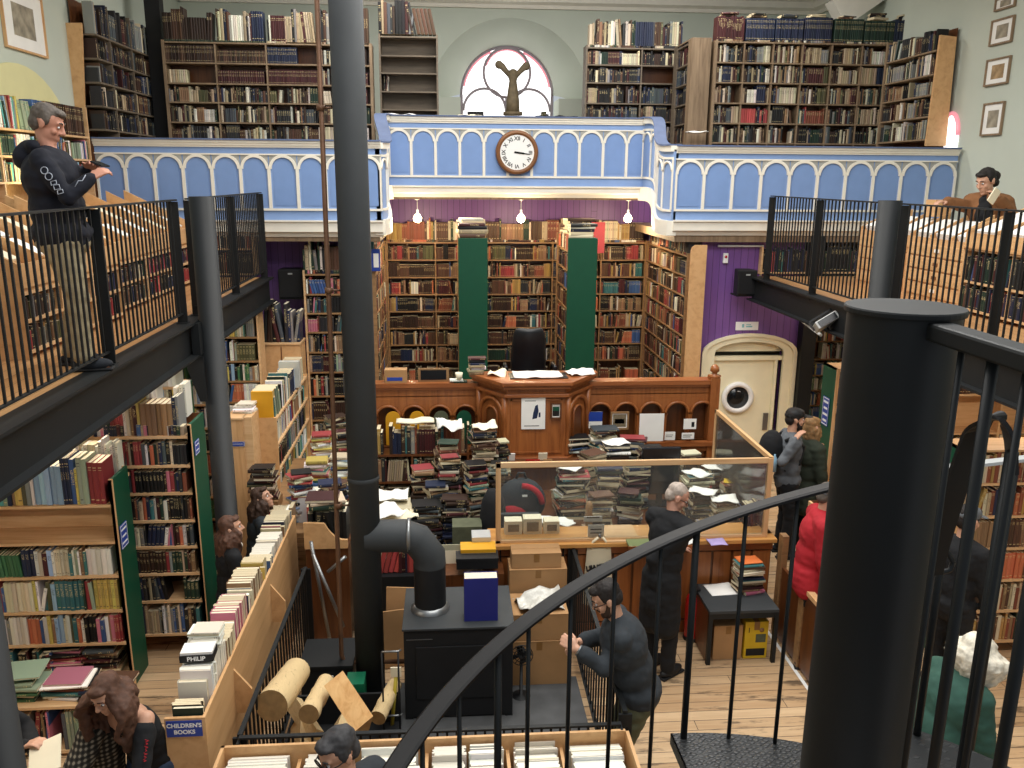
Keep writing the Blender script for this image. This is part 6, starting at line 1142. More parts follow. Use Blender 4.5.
# ------------------------------------------------------------------ gallery, landings, right-hand side, stair
def gallery_cases():
    kwg = dict(hf=(.66, .95), tk=(.018, .042), lean=.03, gap=.015)
    # left of the window
    Y = 13.5; xs = [165, 217.5, 268, 320, 373]; X = [AY(x, 90, Y).x for x in xs]; zz = [AY(220, y, Y).z for y in (142, 122, 102, 83, 62.5, 42)]
    bookcase('gallery_bookcase', 'wide gallery bookcase with green and brown sets, left of the thin copper pipe', None, (X[0], Y, 3.42), (1, 0, 0), X[-1] - X[0], [3.6, 3.95, 4.3] + zz, .3, phrase='wide left gallery bookcase', pal='gal', sides=('darkpine',) * 2, shelf='darkpine', back='mahogdark', z0=3.42, ztop=zz[-1] + .02, divs=[x - X[0] for x in X[1:-1]], rowkw=kwg, side_t=.04,
             special={(0, 0): dict(pal='greenset', uni=True), (0, 1): dict(pal='greenset', uni=True), (0, 2): dict(pal='creamset', fill=.4), (1, 0): dict(pal='brownset', uni=True), (1, 1): dict(pal='brownset', uni=True), (1, 2): dict(pal='navyset', uni=True, fill=.6), (2, 0): dict(pal='creamset', uni=True, fill=.45), (2, 1): dict(pal='maroonset', uni=True), (2, 2): dict(pal='maroonset', uni=True), (6, None): 'skip', (7, None): 'skip', (8, None): 'skip'})
    for i in range(4): row(('galtop', i), f'top of the wide left gallery bookcase, {nth(i)} bay', (X[i] + .03, Y + .02, zz[-1] + .022), (1, 0, 0), X[i + 1] - X[i] - .05, .5, 'brownset' if i == 0 else 'gal', dep=(.18, .24), hf=(.6, .98), tk=(.02, .045), setp=.4, group='books on top of the wide left gallery bookcase')
    # small empty case
    Y = 13.6; a, b = AY(379, 60, Y).x, AY(438, 60, Y).x; zz = [AY(400, y, Y).z for y in (109, 91, 72.5, 55, 36)]
    bookcase('gallery_bookcase', 'almost empty grey-brown gallery bookcase left of the arched window', None, (a, Y, 3.9), (1, 0, 0), b - a, zz, .3, phrase='nearly empty gallery bookcase', pal='gal', sides=('greywood',) * 2, shelf='greywood', back='greywood', z0=3.9, ztop=zz[-1] + .03, rowkw=kwg, special={(k, None): 'skip' for k in range(5)})
    row('emptytop', 'top of the nearly empty gallery bookcase', (a, Y + .02, zz[-1] + .032), (1, 0, 0), b - a, .5, 'dark', dep=(.18, .24), hf=(.6, .98), tk=(.03, .055), group='books on top of the nearly empty gallery bookcase')
    row('emptyrow', 'fourth shelf of the nearly empty gallery bookcase', (a + .06, Y + .04, zz[1] + .001), (1, 0, 0), .22, .3, 'gal', lean=.9, tk=(.014, .02), group='books in the nearly empty gallery bookcase', cap=4)
    # right of the window: dark case, side case, big pigeonhole case
    Y = 14.6; a, b = AY(586, 60, Y).x, AY(684, 60, Y).x; zz = [AY(620, y, Y).z for y in (138, 121, 103, 82.5, 64.5, 47.5)]
    bookcase('gallery_bookcase', 'dark shaded gallery bookcase right of the arched window', None, (a, Y, 3.9), (1, 0, 0), b - a, zz, .3, phrase='dark gallery bookcase', pal='dark', sides=('greywood',) * 2, shelf='greywood', back='mahogdark', z0=3.9, ztop=zz[-1] + .03, divs=[(b - a) * .57], rowkw=kwg, special={(2, 1): 'skip', (0, 0): dict(pal='gal'), (1, 0): dict(pal='gal')})
    row('darktop', 'top of the dark gallery bookcase', (a + .05, Y + .02, zz[-1] + .032), (1, 0, 0), b - a - .05, .42, 'gal', dep=(.18, .24), hf=(.7, .98), tk=(.02, .05), group='books on top of the dark gallery bookcase')
    Y = 13.3; xs = [713, 742, 771, 800, 829, 859, 889, 919]; X = [AY(x, 90, Y).x for x in xs]; zz = [AY(800, y, Y).z for y in (143, 123.5, 103.5, 83, 63, 42.5)]
    bookcase('gallery_bookcase', 'big pigeonhole gallery bookcase of seven bays on the right', None, (X[0], Y, 3.42), (1, 0, 0), X[-1] - X[0], [3.6, 3.95, 4.3] + zz, .32, phrase='pigeonhole gallery bookcase', pal='gal', sides=('darkpine',) * 2, shelf='darkpine', back='mahogdark', z0=3.42, ztop=zz[-1] + .02, divs=[x - X[0] for x in X[1:-1]], rowkw=kwg, side_t=.035,
             special={(6, None): 'skip', (7, None): 'skip', (8, None): 'skip', (2, 6): dict(pal='maroonset', uni=True), (1, 6): dict(pal='blackset', hf=(.4, .5)), (2, 2): dict(pal='gal'), (4, 3): dict(pal='mid'), (4, 1): dict(pal='bindred')})
    for i, (pal, u) in enumerate((('maroonset', 0), ('navyset', 1), ('navyset', 1), ('navyset', 1), ('greenset', 1), ('greenset', 1), ('navyset', 0))):
        row(('pgtop', i), f'top of the pigeonhole gallery bookcase, {nth(i)} bay', (X[i] + .01, Y + .02, zz[-1] + .022), (1, 0, 0), X[i + 1] - X[i], .37, pal, dep=(.18, .24), hf=(.84, .94), tk=(.02, .03), uni=bool(u), group='sets on top of the pigeonhole bookcase')
        pile(('pgt2', i), 'books lying over the sets of the pigeonhole bookcase', ((X[i] + X[i + 1]) / 2, Y + .16, zz[-1] + .36), zz[-1] + .36 + RND.uniform(.04, .1), 0, .25, .16, 'dark', (.02, .04), .3, group='books lying over the gallery sets')
    # its deep left cheek with shelves behind
    a = AY(692, 60, 13.9); bookcase('gallery_bookcase', 'narrow gallery bookcase facing the window at the left end of the pigeonholes', None, (X[0] - .35, 14.4, 3.9), (0, -1, 0), 1.05, [z for z in zz], .3, phrase='narrow cheek case', pal='dark', into=(1, 0, 0), sides=('greywood', 'darkpine'), shelf='greywood', back='mahogdark', z0=3.9, ztop=zz[-1] + .05, top='darkpine', rowkw=kwg, side_t=.2)
    # pine-ended cases against the side walls
    a = AY(941, 36, 12.3); t_, F = bookcase('gallery_bookcase', 'gallery bookcase with a pale pine end board beside the right wall', None, (6.70, 13.2, 3.42), (0, -1, 0), 1.45, [AY(930, y, 12.8).z for y in (142, 121, 101, 82, 60)], .28, phrase='pine-ended right gallery case', pal='gal', into=(1, 0, 0), sides=('darkpine', 'ply'), shelf='darkpine', back='mahogdark', z0=3.42, ztop=6.17, rowkw=kwg, side_t=.05, noside=(1,))
    q = [AY(x, y, 11.72) for x, y in ((925, 146), (945, 146), (956, 37), (940, 35))]; MB().prism([(p.x, p.z) for p in q], 'y', 11.7, 11.74).build('end_board', 'ply', t_)
    zl = [AX(95, y, -4.42).z for y in (128, 110, 91, 70, 49)]; zl = [4.72 + .29 * i for i in range(5)]
    t_, F = bookcase('gallery_bookcase', 'dark gallery bookcase with a pale pine end board beside the left wall', None, (-4.42, 11.75, 3.42), (0, 1, 0), 2.3, zl, .3, phrase='pine-ended left gallery case', pal='dark', into=(-1, 0, 0), sides=('ply', 'darkpine'), shelf='greywood', back='mahogdark', z0=3.42, ztop=6.3, rowkw=kwg, divs=[.5, 1.3], noside=(0,))
    q = [AY(x, y, 11.72) for x, y in ((70, 134), (86, 134), (82, 23), (62, 23))]; MB().prism([(p.x, p.z) for p in q], 'y', 11.7, 11.74).build('end_board', 'ply', t_)
    MB().prism([(p.x, p.z) for p in [AY(x, y, 12.3) for x, y in ((88, 50), (103, 50), (101, 10), (85, 10))]], 'y', 12.28, 12.31).build('upper_end_board', 'ply', t_)
    tag(MB().box((-4.42, 13.7, 3.42), (-4.2, 13.9, 6.9)).build('corner_shade', 'ink', base=(-4.3, 13.8, 3.42)), 'black block standing in for shade in the gallery corner left of the wide bookcase', 'shade block')  # black block put where the gallery corner is only in shade
    # things on the sill of the window
    t = thing('winged_figure', (1.25, 16.9, 4.62), 'dark carved headless winged figure standing in front of the arched window', 'statue'); c = AY(513, 80, 16.4)
    m = MB(); y = 16.4; z0, z1 = AY(513, 112, y).z, AY(513, 69, y).z; m.lathe([(0, z0), (.13, z0), (.12, z0 + .2), (.1, z0 + .35), (.07, z0 + .55), (.1, z1 - .12), (.08, z1 - .03), (.03, z1), (0, z1)], (c.x, y, 0), 14); o = m.build('body', 'statue', t)
    for s, p in ((-1, ((0, -.12), (.08, -.04), (.15, .04), (.21, .07))), (1, ((0, -.12), (.08, -.04), (.14, .02), (.19, .05)))):
        m = MB(); m.tube([(c.x + s * (.05 + u), y, z1 + v) for u, v in p], [.05, .05, .06, .07], 10); m.ball((c.x + s * (.05 + p[-1][0]), y, z1 + p[-1][1]), .075); m.build('wing', 'statue', t)
    MB().lathe([(0, z0 - .06), (.18, z0 - .06), (.18, z0), (0, z0)], (c.x, y, 0), 16).build('plinth', 'statue', t)
    row('sillL', 'left of the winged figure on the window sill', (AY(467, 100, 16.5).x, 16.5, 4.96), (1, 0, 0), .35, .5, 'dark', tk=(.04, .08), dep=(.15, .2), group='books on the window sill'); row('sillR', 'right of the winged figure on the window sill', (AY(536, 100, 16.5).x, 16.5, 4.96), (1, 0, 0), .28, .45, 'gal', tk=(.03, .06), dep=(.15, .2), group='books on the window sill')
    tag(MB().box((.2, 16.3, 4.6), (2.2, 16.7, 4.95)).build('sill_bench', 'greywood', base=(1.2, 16.5, 4.6)), 'long grey bench under the arched window carrying the winged figure', 'bench')
    for px, py, w, mt, lb in ((399, 112, .5, 'paper', 'white papers lying on the gallery ledge below the nearly empty bookcase'), (470, 113, .35, 'cardpaper', 'pale papers lying on the gallery ledge below the window'), (560, 113, .5, 'ink', 'dark folder lying on the gallery ledge right of the window'), (697, 133, .3, 'paper', 'small stack of pale papers at the foot of the narrow cheek case')):
        c = AY(px, py, 13.0 if px < 600 else 13.1); sheet('ledge_papers', lb, (c.x, c.y, 5.012 if px < 600 else c.z), w, .22, .05, mt, .03)

def landing_units():
    # left landing: low units with sloping racks, open shelves facing the rail
    def unit(name, label, y0, y1, x, nb, end=True):
        xb = x - .85; t = thing(name, ((x + xb) / 2, (y0 + y1) / 2, ZM), label, 'display unit'); zf, zb = 3.53, 3.96
        for y in (y0, y1 - .03): MB().prism([(xb, ZM), (x, ZM), (x, zf), (xb, zb)], 'y', y, y + .03).build('end_panel', 'ply', t)
        MB().box((x - .3, y0 + .03, ZM), (x - .28, y1 - .03, zf - .12)).build('back_board', 'mahogdark', t)
        MB().box((x - .02, y0 + .03, zf - .17), (x, y1 - .03, zf)).build('fascia', 'ply', t)
        for z in (ZM + .06, ZM + .28, zf - .2): MB().box((x - .28, y0 + .03, z - .022), (x - .005, y1 - .03, z)).build('shelf', 'pinex', t)
        n = 3; w = (y1 - y0 - .06) / n
        for i in range(1, n): MB().box((x - .28, y0 + .03 + i * w - .01, ZM), (x - .004, y0 + .03 + i * w + .01, zf - .17)).build('divider', 'pinex', t)
        MB().prism([(xb + .02, zf - .2), (x - .02, zf - .2), (x - .02, zf - .12), (xb + .02, zb - .14)], 'y', y0 + .03, y1 - .03).build('rack_floor', 'ply', t)
        for i in range(1, nb):
            y = y0 + (y1 - y0) * i / nb; MB().prism([(xb, zf - .1), (x, zf - .14), (x, zf), (xb, zb)], 'y', y - .008, y + .008).build('rack_divider', 'ply', t)
        for i in range(n):
            for k, z in enumerate((ZM + .06, ZM + .28)):
                row((name, y0, i, k), f'{["lower","upper"][k]} shelf, {nth(i)} bay of the {"near" if y0 < 7 else "far"} left landing unit', (x - .01, y0 + .04 + i * w, z + .001), (0, 1, 0), w - .03, .2, 'bindred' if i else 'old', into=(-1, 0, 0), dep=(.12, .18), hf=(.6, .9), gap=.05, group='books in the left landing units')
        for i in range(nb):
            y = y0 + (y1 - y0) * (i + .5) / nb
            for q in range(2):
                c = V((x - .3 - .28 * q, y, zf + .06 + .14 * q)); F = Matrix.Translation(c) @ Matrix.Rotation(.46, 4, 'Y') @ Matrix.Rotation(RND.uniform(-.1, .1), 4, 'Z')
                tag(MB().obox(F, (.26, (y1 - y0) / nb - .12, .02)).build('print', 'paper' if (i + q) % 3 else 'cardpaper', base=tuple(c)), f'white print, {["front","back"][q]} of {nth(i)} rack, {"nearest" if y0 < 5 else "middle" if y0 < 7 else "far"} left landing unit', 'print', 'prints in the left landing racks')
        return t
    unit('display_unit', 'pine display unit with sloping racks behind the man in the hooded top', 6.13, 7.98, -2.99, 4); unit('display_unit', 'pine display unit with red bindings and sloping racks beyond the man in the hooded top', 8.02, 10.9, -3.1, 5)
    t = unit('display_unit', 'nearest pine display unit at the left edge of the landing', 4.6, 6.09, -3.35, 3)
    zs = [AX(0, y, -4.45).z for y in (182, 155, 127)]
    bookcase('landing_bookcase', 'pine bookcase against the left wall under the yellow arch', None, (-4.45, 8.0, ZM), (0, 1, 0), 3.3, [ZM + .1, ZM + .42] + zs, .28, phrase='left wall landing bookcase', pal='mod', into=(-1, 0, 0), sides=('pinex',) * 2, shelf='pinex', back='pinex', z0=ZM, ztop=zs[-1] + .35, divs=[1.1, 2.2], rowkw=dict(hf=(.7, .95), tk=(.018, .042)), special={(4, None): 'skip', (3, None): 'skip', (0, 2): dict(pal='brownset', uni=True)})
    # right landing: plan chest with racks, bookcase, and shelf by the gallery
    t = thing('plan_chest', (5.6, 9.5, ZM), 'knotty pine plan chest with sloping racks of white prints on the right landing', 'chest of drawers'); x, xb, y0, y1, zf, zb = 5.3, 5.74, 8.2, 10.6, 3.5, 3.8
    MB().box((x, y0, ZM), (xb, y1, zf - .03)).build('carcass', 'pine', t)
    nd = 4
    for i in range(2):
        for k in range(nd):
            a = y0 + .04 + i * (y1 - y0) / 2; b = a + (y1 - y0) / 2 - .08; z = ZM + .05 + k * .145; d = MB().box((x - .018, a, z), (x, b, z + .125)).build('drawer', 'piney', t, .004); m = MB(); m.box((x - .03, (a + b) / 2 - .04, z + .05), (x - .018, (a + b) / 2 + .04, z + .085)); m.build('label_holder', 'paper' if (i + k) % 3 == 0 else 'brass', d)
    def rack(t, x, xb, y0, y1, zf, zb, n, who):
        for i in range(n + 1):
            y = y0 + (y1 - y0) * i / n; MB().prism([(x, zf - .12), (xb, zf - .12), (xb, zb), (x, zf + .03)], 'y', y - .01, y + .01).build('rack_divider', 'ply', t)
        MB().box((x - .01, y0, zf - .13), (x + .015, y1, zf + .0)).build('rack_front', 'ply', t); MB().prism([(x, zf - .13), (xb, zf - .13), (xb, zf + .12), (x, zf - .08)], 'y', y0, y1).build('rack_floor', 'ply', t)
        for i in range(n):
            y = y0 + (y1 - y0) * (i + .5) / n; c = V(((x + xb) / 2, y, (zf + zb) / 2 - .06)); F = Matrix.Translation(c) @ Matrix.Rotation(-.4, 4, 'Y')
            tag(MB().obox(F, (abs(xb - x) * .8, (y1 - y0) / n - .07, .1)).build('print', 'paper', base=tuple(c)), f'stack of white prints, {nth(i)} rack from the near end, {who}', 'prints', 'prints in the right landing racks')
    rack(t, x, xb, y0, y1, zf + .03, zb, 6, 'plan chest')
    t2, F = bookcase('landing_bookcase', 'pine bookcase with sloping racks on top, nearest on the right landing', None, (5.15, 8.12, ZM), (0, -1, 0), 2.3, [ZM + .06, ZM + .33], .3, phrase='right landing bookcase', pal='bind', into=(1, 0, 0), sides=('pine',) * 2, shelf='pinex', back='mahogdark', z0=ZM, ztop=3.5, top='pinex', divs=[.75, 1.5], rowkw=dict(hf=(.75, .95), tk=(.018, .045), lean=.08))
    MB().box((5.13, 5.8, 3.5), (5.75, 8.14, 3.52)).build('top_board', 'ply', t2); rack(t2, 5.15, 5.75, 5.85, 8.1, 3.65, 3.9, 5, 'right landing bookcase')
    zr = AY(800, 274, 11.4).z; bookcase('landing_shelf', 'low shelf of red and blue bindings under the gallery front on the right landing', None, (4.36, 11.5, ZM), (1, 0, 0), 2.2, [ZM + .03], .25, phrase='low right landing shelf', pal='bind', sides=('pinex',) * 2, shelf='pinex', z0=ZM, ztop=ZM + .38, rowkw=dict(hf=(.75, .95), tk=(.02, .04)))
    for i in range(1): tag(B('end_box', 'ply', (5.55, 9.4, 3.74), (5.75, 9.6, 3.93), base=(5.65, 9.5, 3.74)), 'small plywood box standing on the racks left of the reading woman', 'box')
    bookcase('landing_shelf', 'low shelf of brown sets under the gallery front on the left landing', None, (-3.4, 11.4, ZM), (1, 0, 0), .85, [ZM + .03, ZM + .36], .25, phrase='low left landing shelf', pal='warm', sides=('pinex',) * 2, shelf='pinex', z0=ZM, ztop=ZM + .68, rowkw=dict(hf=(.75, .95), tk=(.02, .04)))
    # rails
    railing('landing_railing', 'black landing railing nearest the camera on the left', ((-2.38, 4.0), (-2.38, 7.72)), ZM, 1.09, 44, (.02, .53, .985)); railing('landing_railing', 'black landing railing beyond the round post on the left', ((-2.38, 8.08), (-2.38, 11.18)), ZM, 1.09, 36, (.01, .5, .99))
    railing('landing_railing', 'black landing railing beyond the round post on the right', ((4.21, 7.96), (4.21, 10.9)), ZM, 1.09, 34, (.01, .5, .99)); railing('landing_railing', 'black landing railing nearest the camera on the right', ((4.21, 4.6), (4.21, 7.66)), ZM, 1.09, 36, (.01, .5, .985))
    # pictures on the side walls
    def pic(label, corners, X, art, frame='darkpine', mount='paper'):
        P = [AX(x, y, X) for x, y in corners]; y0 = min(p.y for p in P); y1 = max(p.y for p in P); z1 = (P[0].z + P[1].z) / 2; z0 = (P[2].z + P[3].z) / 2; s = 1 if X < 0 else -1
        t = thing('framed_print', (X, (y0 + y1) / 2, (z0 + z1) / 2), label, 'picture'); m = MB(); f = .022; xx = X + s * .005, X + s * .035
        for a, b, c, d in ((y0, y1, z0, z0 + f), (y0, y1, z1 - f, z1), (y0, y0 + f, z0 + f, z1 - f), (y1 - f, y1, z0 + f, z1 - f)): m.box((xx[0], a, c), (xx[1], b, d))
        m.build('frame', frame, t); MB().box((X + s * .006, y0 + f, z0 + f), (X + s * .016, y1 - f, z1 - f)).build('mount', mount, t)
        wy, wz = (y1 - y0) * .24, (z1 - z0) * .24; A = MB(); A.box((X + s * .016, y0 + wy, z0 + wz), (X + s * .018, y1 - wy, z1 - wz)); A.build('artwork', art, t)
    MT['art1'] = plain('sepia_engraving', '9a917f', .8, var=.35, scale=9); MT['art2'] = plain('brown_engraving', 'a58a66', .8, var=.35, scale=11)
    pic('top framed print on the right wall, cut by the frame edge', ((998, -4), (1018, -4), (1015, 8), (998, 10)), XR, 'art1'); pic('second framed print down on the right wall', ((994, 20), (1015, 16), (1013, 42), (993, 46)), XR, 'art1'); pic('third framed print down on the right wall', ((989, 59), (1010, 57), (1009, 84), (988, 86)), XR, 'art2'); pic('lowest framed print on the right wall', ((986, 103), (1003, 102), (1002, 135), (985, 136)), XR, 'art1')
    pic('large framed engraving on the left wall above the yellow arch', ((2, -8), (38, -10), (38, 57), (4, 46)), XL, 'art1', 'pine')
    w = structure('window_2', (XR, 12, 4.6), 'small arched window low on the right wall beyond the gallery end'); P = AX(950, 140, XR); zq = AX(948, 114, XR).z; m = MB(); pts = [(P.y + .2 * math.cos(PI * i / 12) , zq - .3 + .3 * math.sin(PI * i / 12)) for i in range(13)] + [(P.y - .2, 4.3), (P.y + .2, 4.3)]; m.prism(pts, 'x', XR - .02, XR + .02); m.build('pane', 'day', w); m = MB(); m.tube([(XR - .02, a, b) for a, b in pts[:13]], .03, 8); m.build('frame', 'dayred', w)

def right_cases():
    Y = 13.4; a = AY(802, 400, Y).x; zz = [AY(820, y, Y).z for y in (470, 452, 436, 420, 405, 390, 375, 359, 341)]
    bookcase('tall_bookcase', 'tall pine bookcase in the corner beyond the cream door', None, (a, Y, 0), (1, 0, 0), XR - .05 - a, zz, .26, phrase='corner case beyond the cream door', pal='mod', sides=('pinex',) * 2, shelf='shelfbrown', back='mahogdark', z0=0, ztop=zz[-1] + .3, divs=[.8], rowkw=dict(tk=(.012, .03), lean=.12))
    def cross(label, y, x0, zs, ztop, signz, pal, phrase, sl):
        t, F = bookcase('green_ended_bookcase', label, None, (x0, y, 0), (1, 0, 0), 6.9 - x0, zs, .34, phrase=phrase, pal=pal, sides=('green', 'pinex'), shelf='pinex', back='pinex', z0=0, ztop=ztop, divs=[.9, 1.8], rowkw=dict(hf=(.72, .95), tk=(.016, .04)))
        MB().box((x0 - .002, y - .02, 0), (x0 + .03, y, ztop + .005)).build('pine_edge', 'pine', t); MB().box((x0, y + .0, ztop - .02), (6.9, y + .34, ztop)).build('top_board', 'pinex', t)
        sign_blue(sl, (x0 - .006, y + .17, signz), (0, -1, 0), (-1, 0, 0), .16, .34, 4)
        return t
    pc = AX(837, 369, 4.42); x0 = 4.42; cross('bookcase with a dark green end panel beyond the cap man, under the right landing', pc.y, x0, [.2 + .28 * i for i in range(6)], pc.z, 1.5, 'mod', 'right case beyond the cap man', 'tall blue sign on the green end panel beside the couple')
    x0 = AX(1000, 470, 4.3).x; cross('bookcase with a dark green end panel behind the stair bars, under the right landing', 6.4, 4.3, [.15, .45, .75, 1.05, 1.35, 1.65], 1.95, 1.2, 'warm', 'right case behind the stair bars', 'tall blue sign on the green end panel behind the stair bars')
    bookcase('tall_bookcase', 'pine bookcase with antique bindings against the right wall under the landing', None, (4.75, 8.6, 0), (1, 0, 0), 2.1, [.2, .5, .8, 1.1, 1.4, 1.85, 2.18], .28, phrase='right case of antique bindings', pal='warm', sides=('pinex',) * 2, shelf='pinex', back='pinex', z0=0, ztop=2.5, divs=[.7, 1.4], rowkw=dict(hf=(.7, .95), tk=(.02, .045)), special={(2, None): 'skip', (1, 1): dict(pal='brownset', uni=True), (1, 2): dict(pal='creamset', uni=True)})
    bookcase('low_rack', 'low rack of dark books on the floor behind the newel, right of the gangway', None, (3.6, 7.4, 0), (1, 0, 0), .65, [.08, .4, .72], .3, phrase='low rack behind the newel', pal='mid', sides=('pine',) * 2, shelf='pinex', back='mahogdark', z0=0, ztop=1.0, rowkw=dict(lean=.1))
    # dark ceiling under both landings carries the lamps
    for nm, a, b in (('left', XL, -2.4), ('right', 4.24, XR)): st(B('ceiling_landing_' + nm, 'ply', (a, 3, 2.74), (b, 11.2, 2.785)))
    a, b = AZ(912, 697, .55), AZ(962, 752, .55); d = (b - a); L = d.length; F = frame3((a + b) / 2, d, (0, 0, 1)); tag(MB().obox(F, (L * 1.5, .035, .12)).build('pine_rail', 'pinex', base=tuple((a + b) / 2)), 'pale pine rail slanting in front of the white-haired person', 'rail')
    t = thing('pine_stand', ((a + b).x / 2, (a + b).y / 2, 0), 'thin dark trestle carrying the pale pine rail', 'trestle')
    for q in (-.5, .5): p = (a + b) / 2 + d * q; MB().box((p.x - .02, p.y - .02, 0), (p.x + .02, p.y + .02, .49)).build('leg', 'mahogdark', t)

def stair():
    # spiral stair: newel, treads, outer balusters, swept handrail; landing rail to the newel
    px, py = .908, 1.6; R = 1.3
    t = thing('spiral_stair', (px, py, 0), 'black spiral stair with fat round newel and studded steel treads in the foreground', 'staircase')
    MB().lathe([(.107, 0), (.107, 3.893)], (px, py, 0), 48).build('newel', 'black', t); MB().lathe([(0, 3.893), (.113, 3.893), (.114, 3.896), (.114, 3.903), (.112, 3.906), (0, 3.906)], (px, py, 0), 48, smooth=False).build('newel_cap', 'black', t)
    hz = lambda th: 3.03 + (71 - th) * .00906                       # handrail height at an angle
    def pt(th, r, z): a = math.radians(th); return V((px + r * math.cos(a), py + r * math.sin(a), z))
    k = 0
    for i in range(-2, 4):
        th0 = 62 + 30 * i; th1 = th0 + 30; z = 1.95 - .19 * i
        m = MB(); n = 8; top = [pt(th0 + 1 + (th1 - th0 - 2) * q / n, R + .03, z) for q in range(n + 1)] + [pt(th1 - 1, .12, z), pt(th0 + 1, .12, z)]
        lo = [p - V((0, 0, .012)) for p in top]; N = len(top); m.add(top + lo, [tuple(range(N)), tuple(range(2 * N - 1, N - 1, -1))] + [(j, (j + 1) % N, N + (j + 1) % N, N + j) for j in range(N)]); tr = m.build('tread', 'tread', t)
        m = MB(); fr = [pt(th1 - 1, .12, z), pt(th1 - 1, R + .03, z)]; m.add([fr[0], fr[1], fr[1] - V((0, 0, .05)), fr[0] - V((0, 0, .05))], [(0, 1, 2, 3)]); m.add([pt(th0 + 1, .12, z), pt(th0 + 1, R + .03, z), pt(th0 + 1, R + .03, z - .05), pt(th0 + 1, .12, z - .05)], [(0, 1, 2, 3)]); o = m.build('apron', 'black', tr); sd = o.modifiers.new('t', 'SOLIDIFY'); sd.thickness = .006
        m = MB(); m.add([pt((th0 + th1) / 2, .11, z - .015), pt((th0 + th1) / 2, .4, z - .015), pt((th0 + th1) / 2, .11, z - .2)], [(0, 1, 2)]); o = m.build('gusset', 'black', tr); sd = o.modifiers.new('t', 'SOLIDIFY'); sd.thickness = .008
        for q in range(4):
            th = th0 + 3 + 8 * q; 
            if 74 < th < 0: continue
            zb = z; ztp = hz(th) - .005
            if th < 48: continue
            a = pt(th, R, zb); MB().tube([a, (a.x, a.y, ztp)], .0085 if (k % 5) else .014, 8).build('baluster', 'black', t); k += 1
    path = []
    for i in range(61):
        th = 172 - (172 - 60) * i / 60; a = math.radians(th); path.append((pt(th, R, hz(th)), V((math.cos(a), math.sin(a), 0)), V((0, 0, 1))))
    # the rail sweeps up to its end scroll beside the landing
    ends = [AY(931, 575, 2.50), AY(938, 545, 2.48), AY(955, 490, 2.44), AY(968, 452, 2.42), AY(978, 428, 2.40), AY(988, 418, 2.36), AY(999, 419, 2.32), AY(1007, 430, 2.3), AY(1011, 448, 2.3), AY(1012, 470, 2.3)]
    fine = []
    for i in range(len(ends) - 1):
        for q in range(4):
            u = q / 4; p0, p1, p2, p3 = ends[max(0, i - 1)], ends[i], ends[i + 1], ends[min(len(ends) - 1, i + 2)]
            fine.append(.5 * ((2 * p1) + (p2 - p0) * u + (2 * p0 - 5 * p1 + 4 * p2 - p3) * u * u + (3 * p1 - p0 - 3 * p2 + p3) * u ** 3))
    fine.append(ends[-1])
    prof = [(-.036, -.008), (.036, -.008), (.036, .003), (.027, .009), (-.027, .009), (-.036, .003)]
    MT['handrail'] = plain('dark_polished_handrail', '0e0c0d', .5, var=.1, spec=.35)
    MB().strip(prof, path).build('handrail', 'handrail', t)
    p2 = []; view = (V((.0, -1, .15))).normalized()
    for i, p in enumerate(fine):
        tg = (fine[min(i + 1, len(fine) - 1)] - fine[max(i - 1, 0)]).normalized(); q_ = min(1, max(0, (i - 15) / 10)); r = V((1 - .7 * q_, .1 + .9 * q_, 0)).normalized(); r = (r - tg * r.dot(tg)).normalized(); p2.append((p, r, r.cross(tg) * -1))
    MB().strip([(-.042, -.006), (.042, -.006), (.042, .006), (-.042, .006)], p2).build('handrail_scroll', 'handrail', t)
    a = AY(1012, 452, 2.3); MB().tube([(a.x, a.y, a.z), (a.x, a.y, 1.9)], .02, 10).build('end_post', 'black', t)
    # landing edge rail from the newel back past the camera
    l = thing('stair_landing_rail', (1.0, .9, ZM), 'black rail running from the newel cap back beside the camera', 'railing'); zt = 3.885
    MB().box((px - .012, -.6, zt - .03), (px + .04, py - .09, zt + .005)).build('top_rail', 'black', l, .006)
    for i, y in enumerate((1.42, 1.33, 1.245, 1.16, 1.075, .99, .9)): MB().tube([(px + .014, y, ZM - .2), (px + .014, y, zt - .03)], (.006, .0105)[i % 2 == 1], 8).build('baluster', 'black', l)
    st(B('floor_stair_landing', 'tread', (-1.5, -2, ZM - .05), (px + .03, .95, ZM))); MB().box((px + .0, -.6, ZM - .22), (px + .03, 1.46, ZM - .16)).build('bottom_rail', 'black', l)
    # plain steel handrail of the lower flight on the right
    a, b = AY(942, 470, 3.2), AY(1040, 459, 3.2); h = thing('steel_handrail', tuple((a + b) / 2), 'plain grey steel handrail crossing behind the stair bars on the right', 'handrail'); F = frame3((a + b) / 2 - V((.1, 0, 0)), b - a, (0, 0, 1)); MB().obox(F, ((b - a).length + .5, .045, .014)).build('rail', 'silver', h); 
    for x in (a.x - .1, b.x - .1): MB().tube([(x, 3.2, a.z), (x, 3.2, 1.55)], .012, 8).build('post', 'black', h)
    m = [AY(938, 530, 2.9), AY(945, 548, 2.9), AY(953, 562, 2.9), AY(950, 570, 2.9), AY(936, 574, 2.9), AY(925, 574, 2.9)]; MB().tube(m, .011, 8).build('bent_bracket', 'black', h)
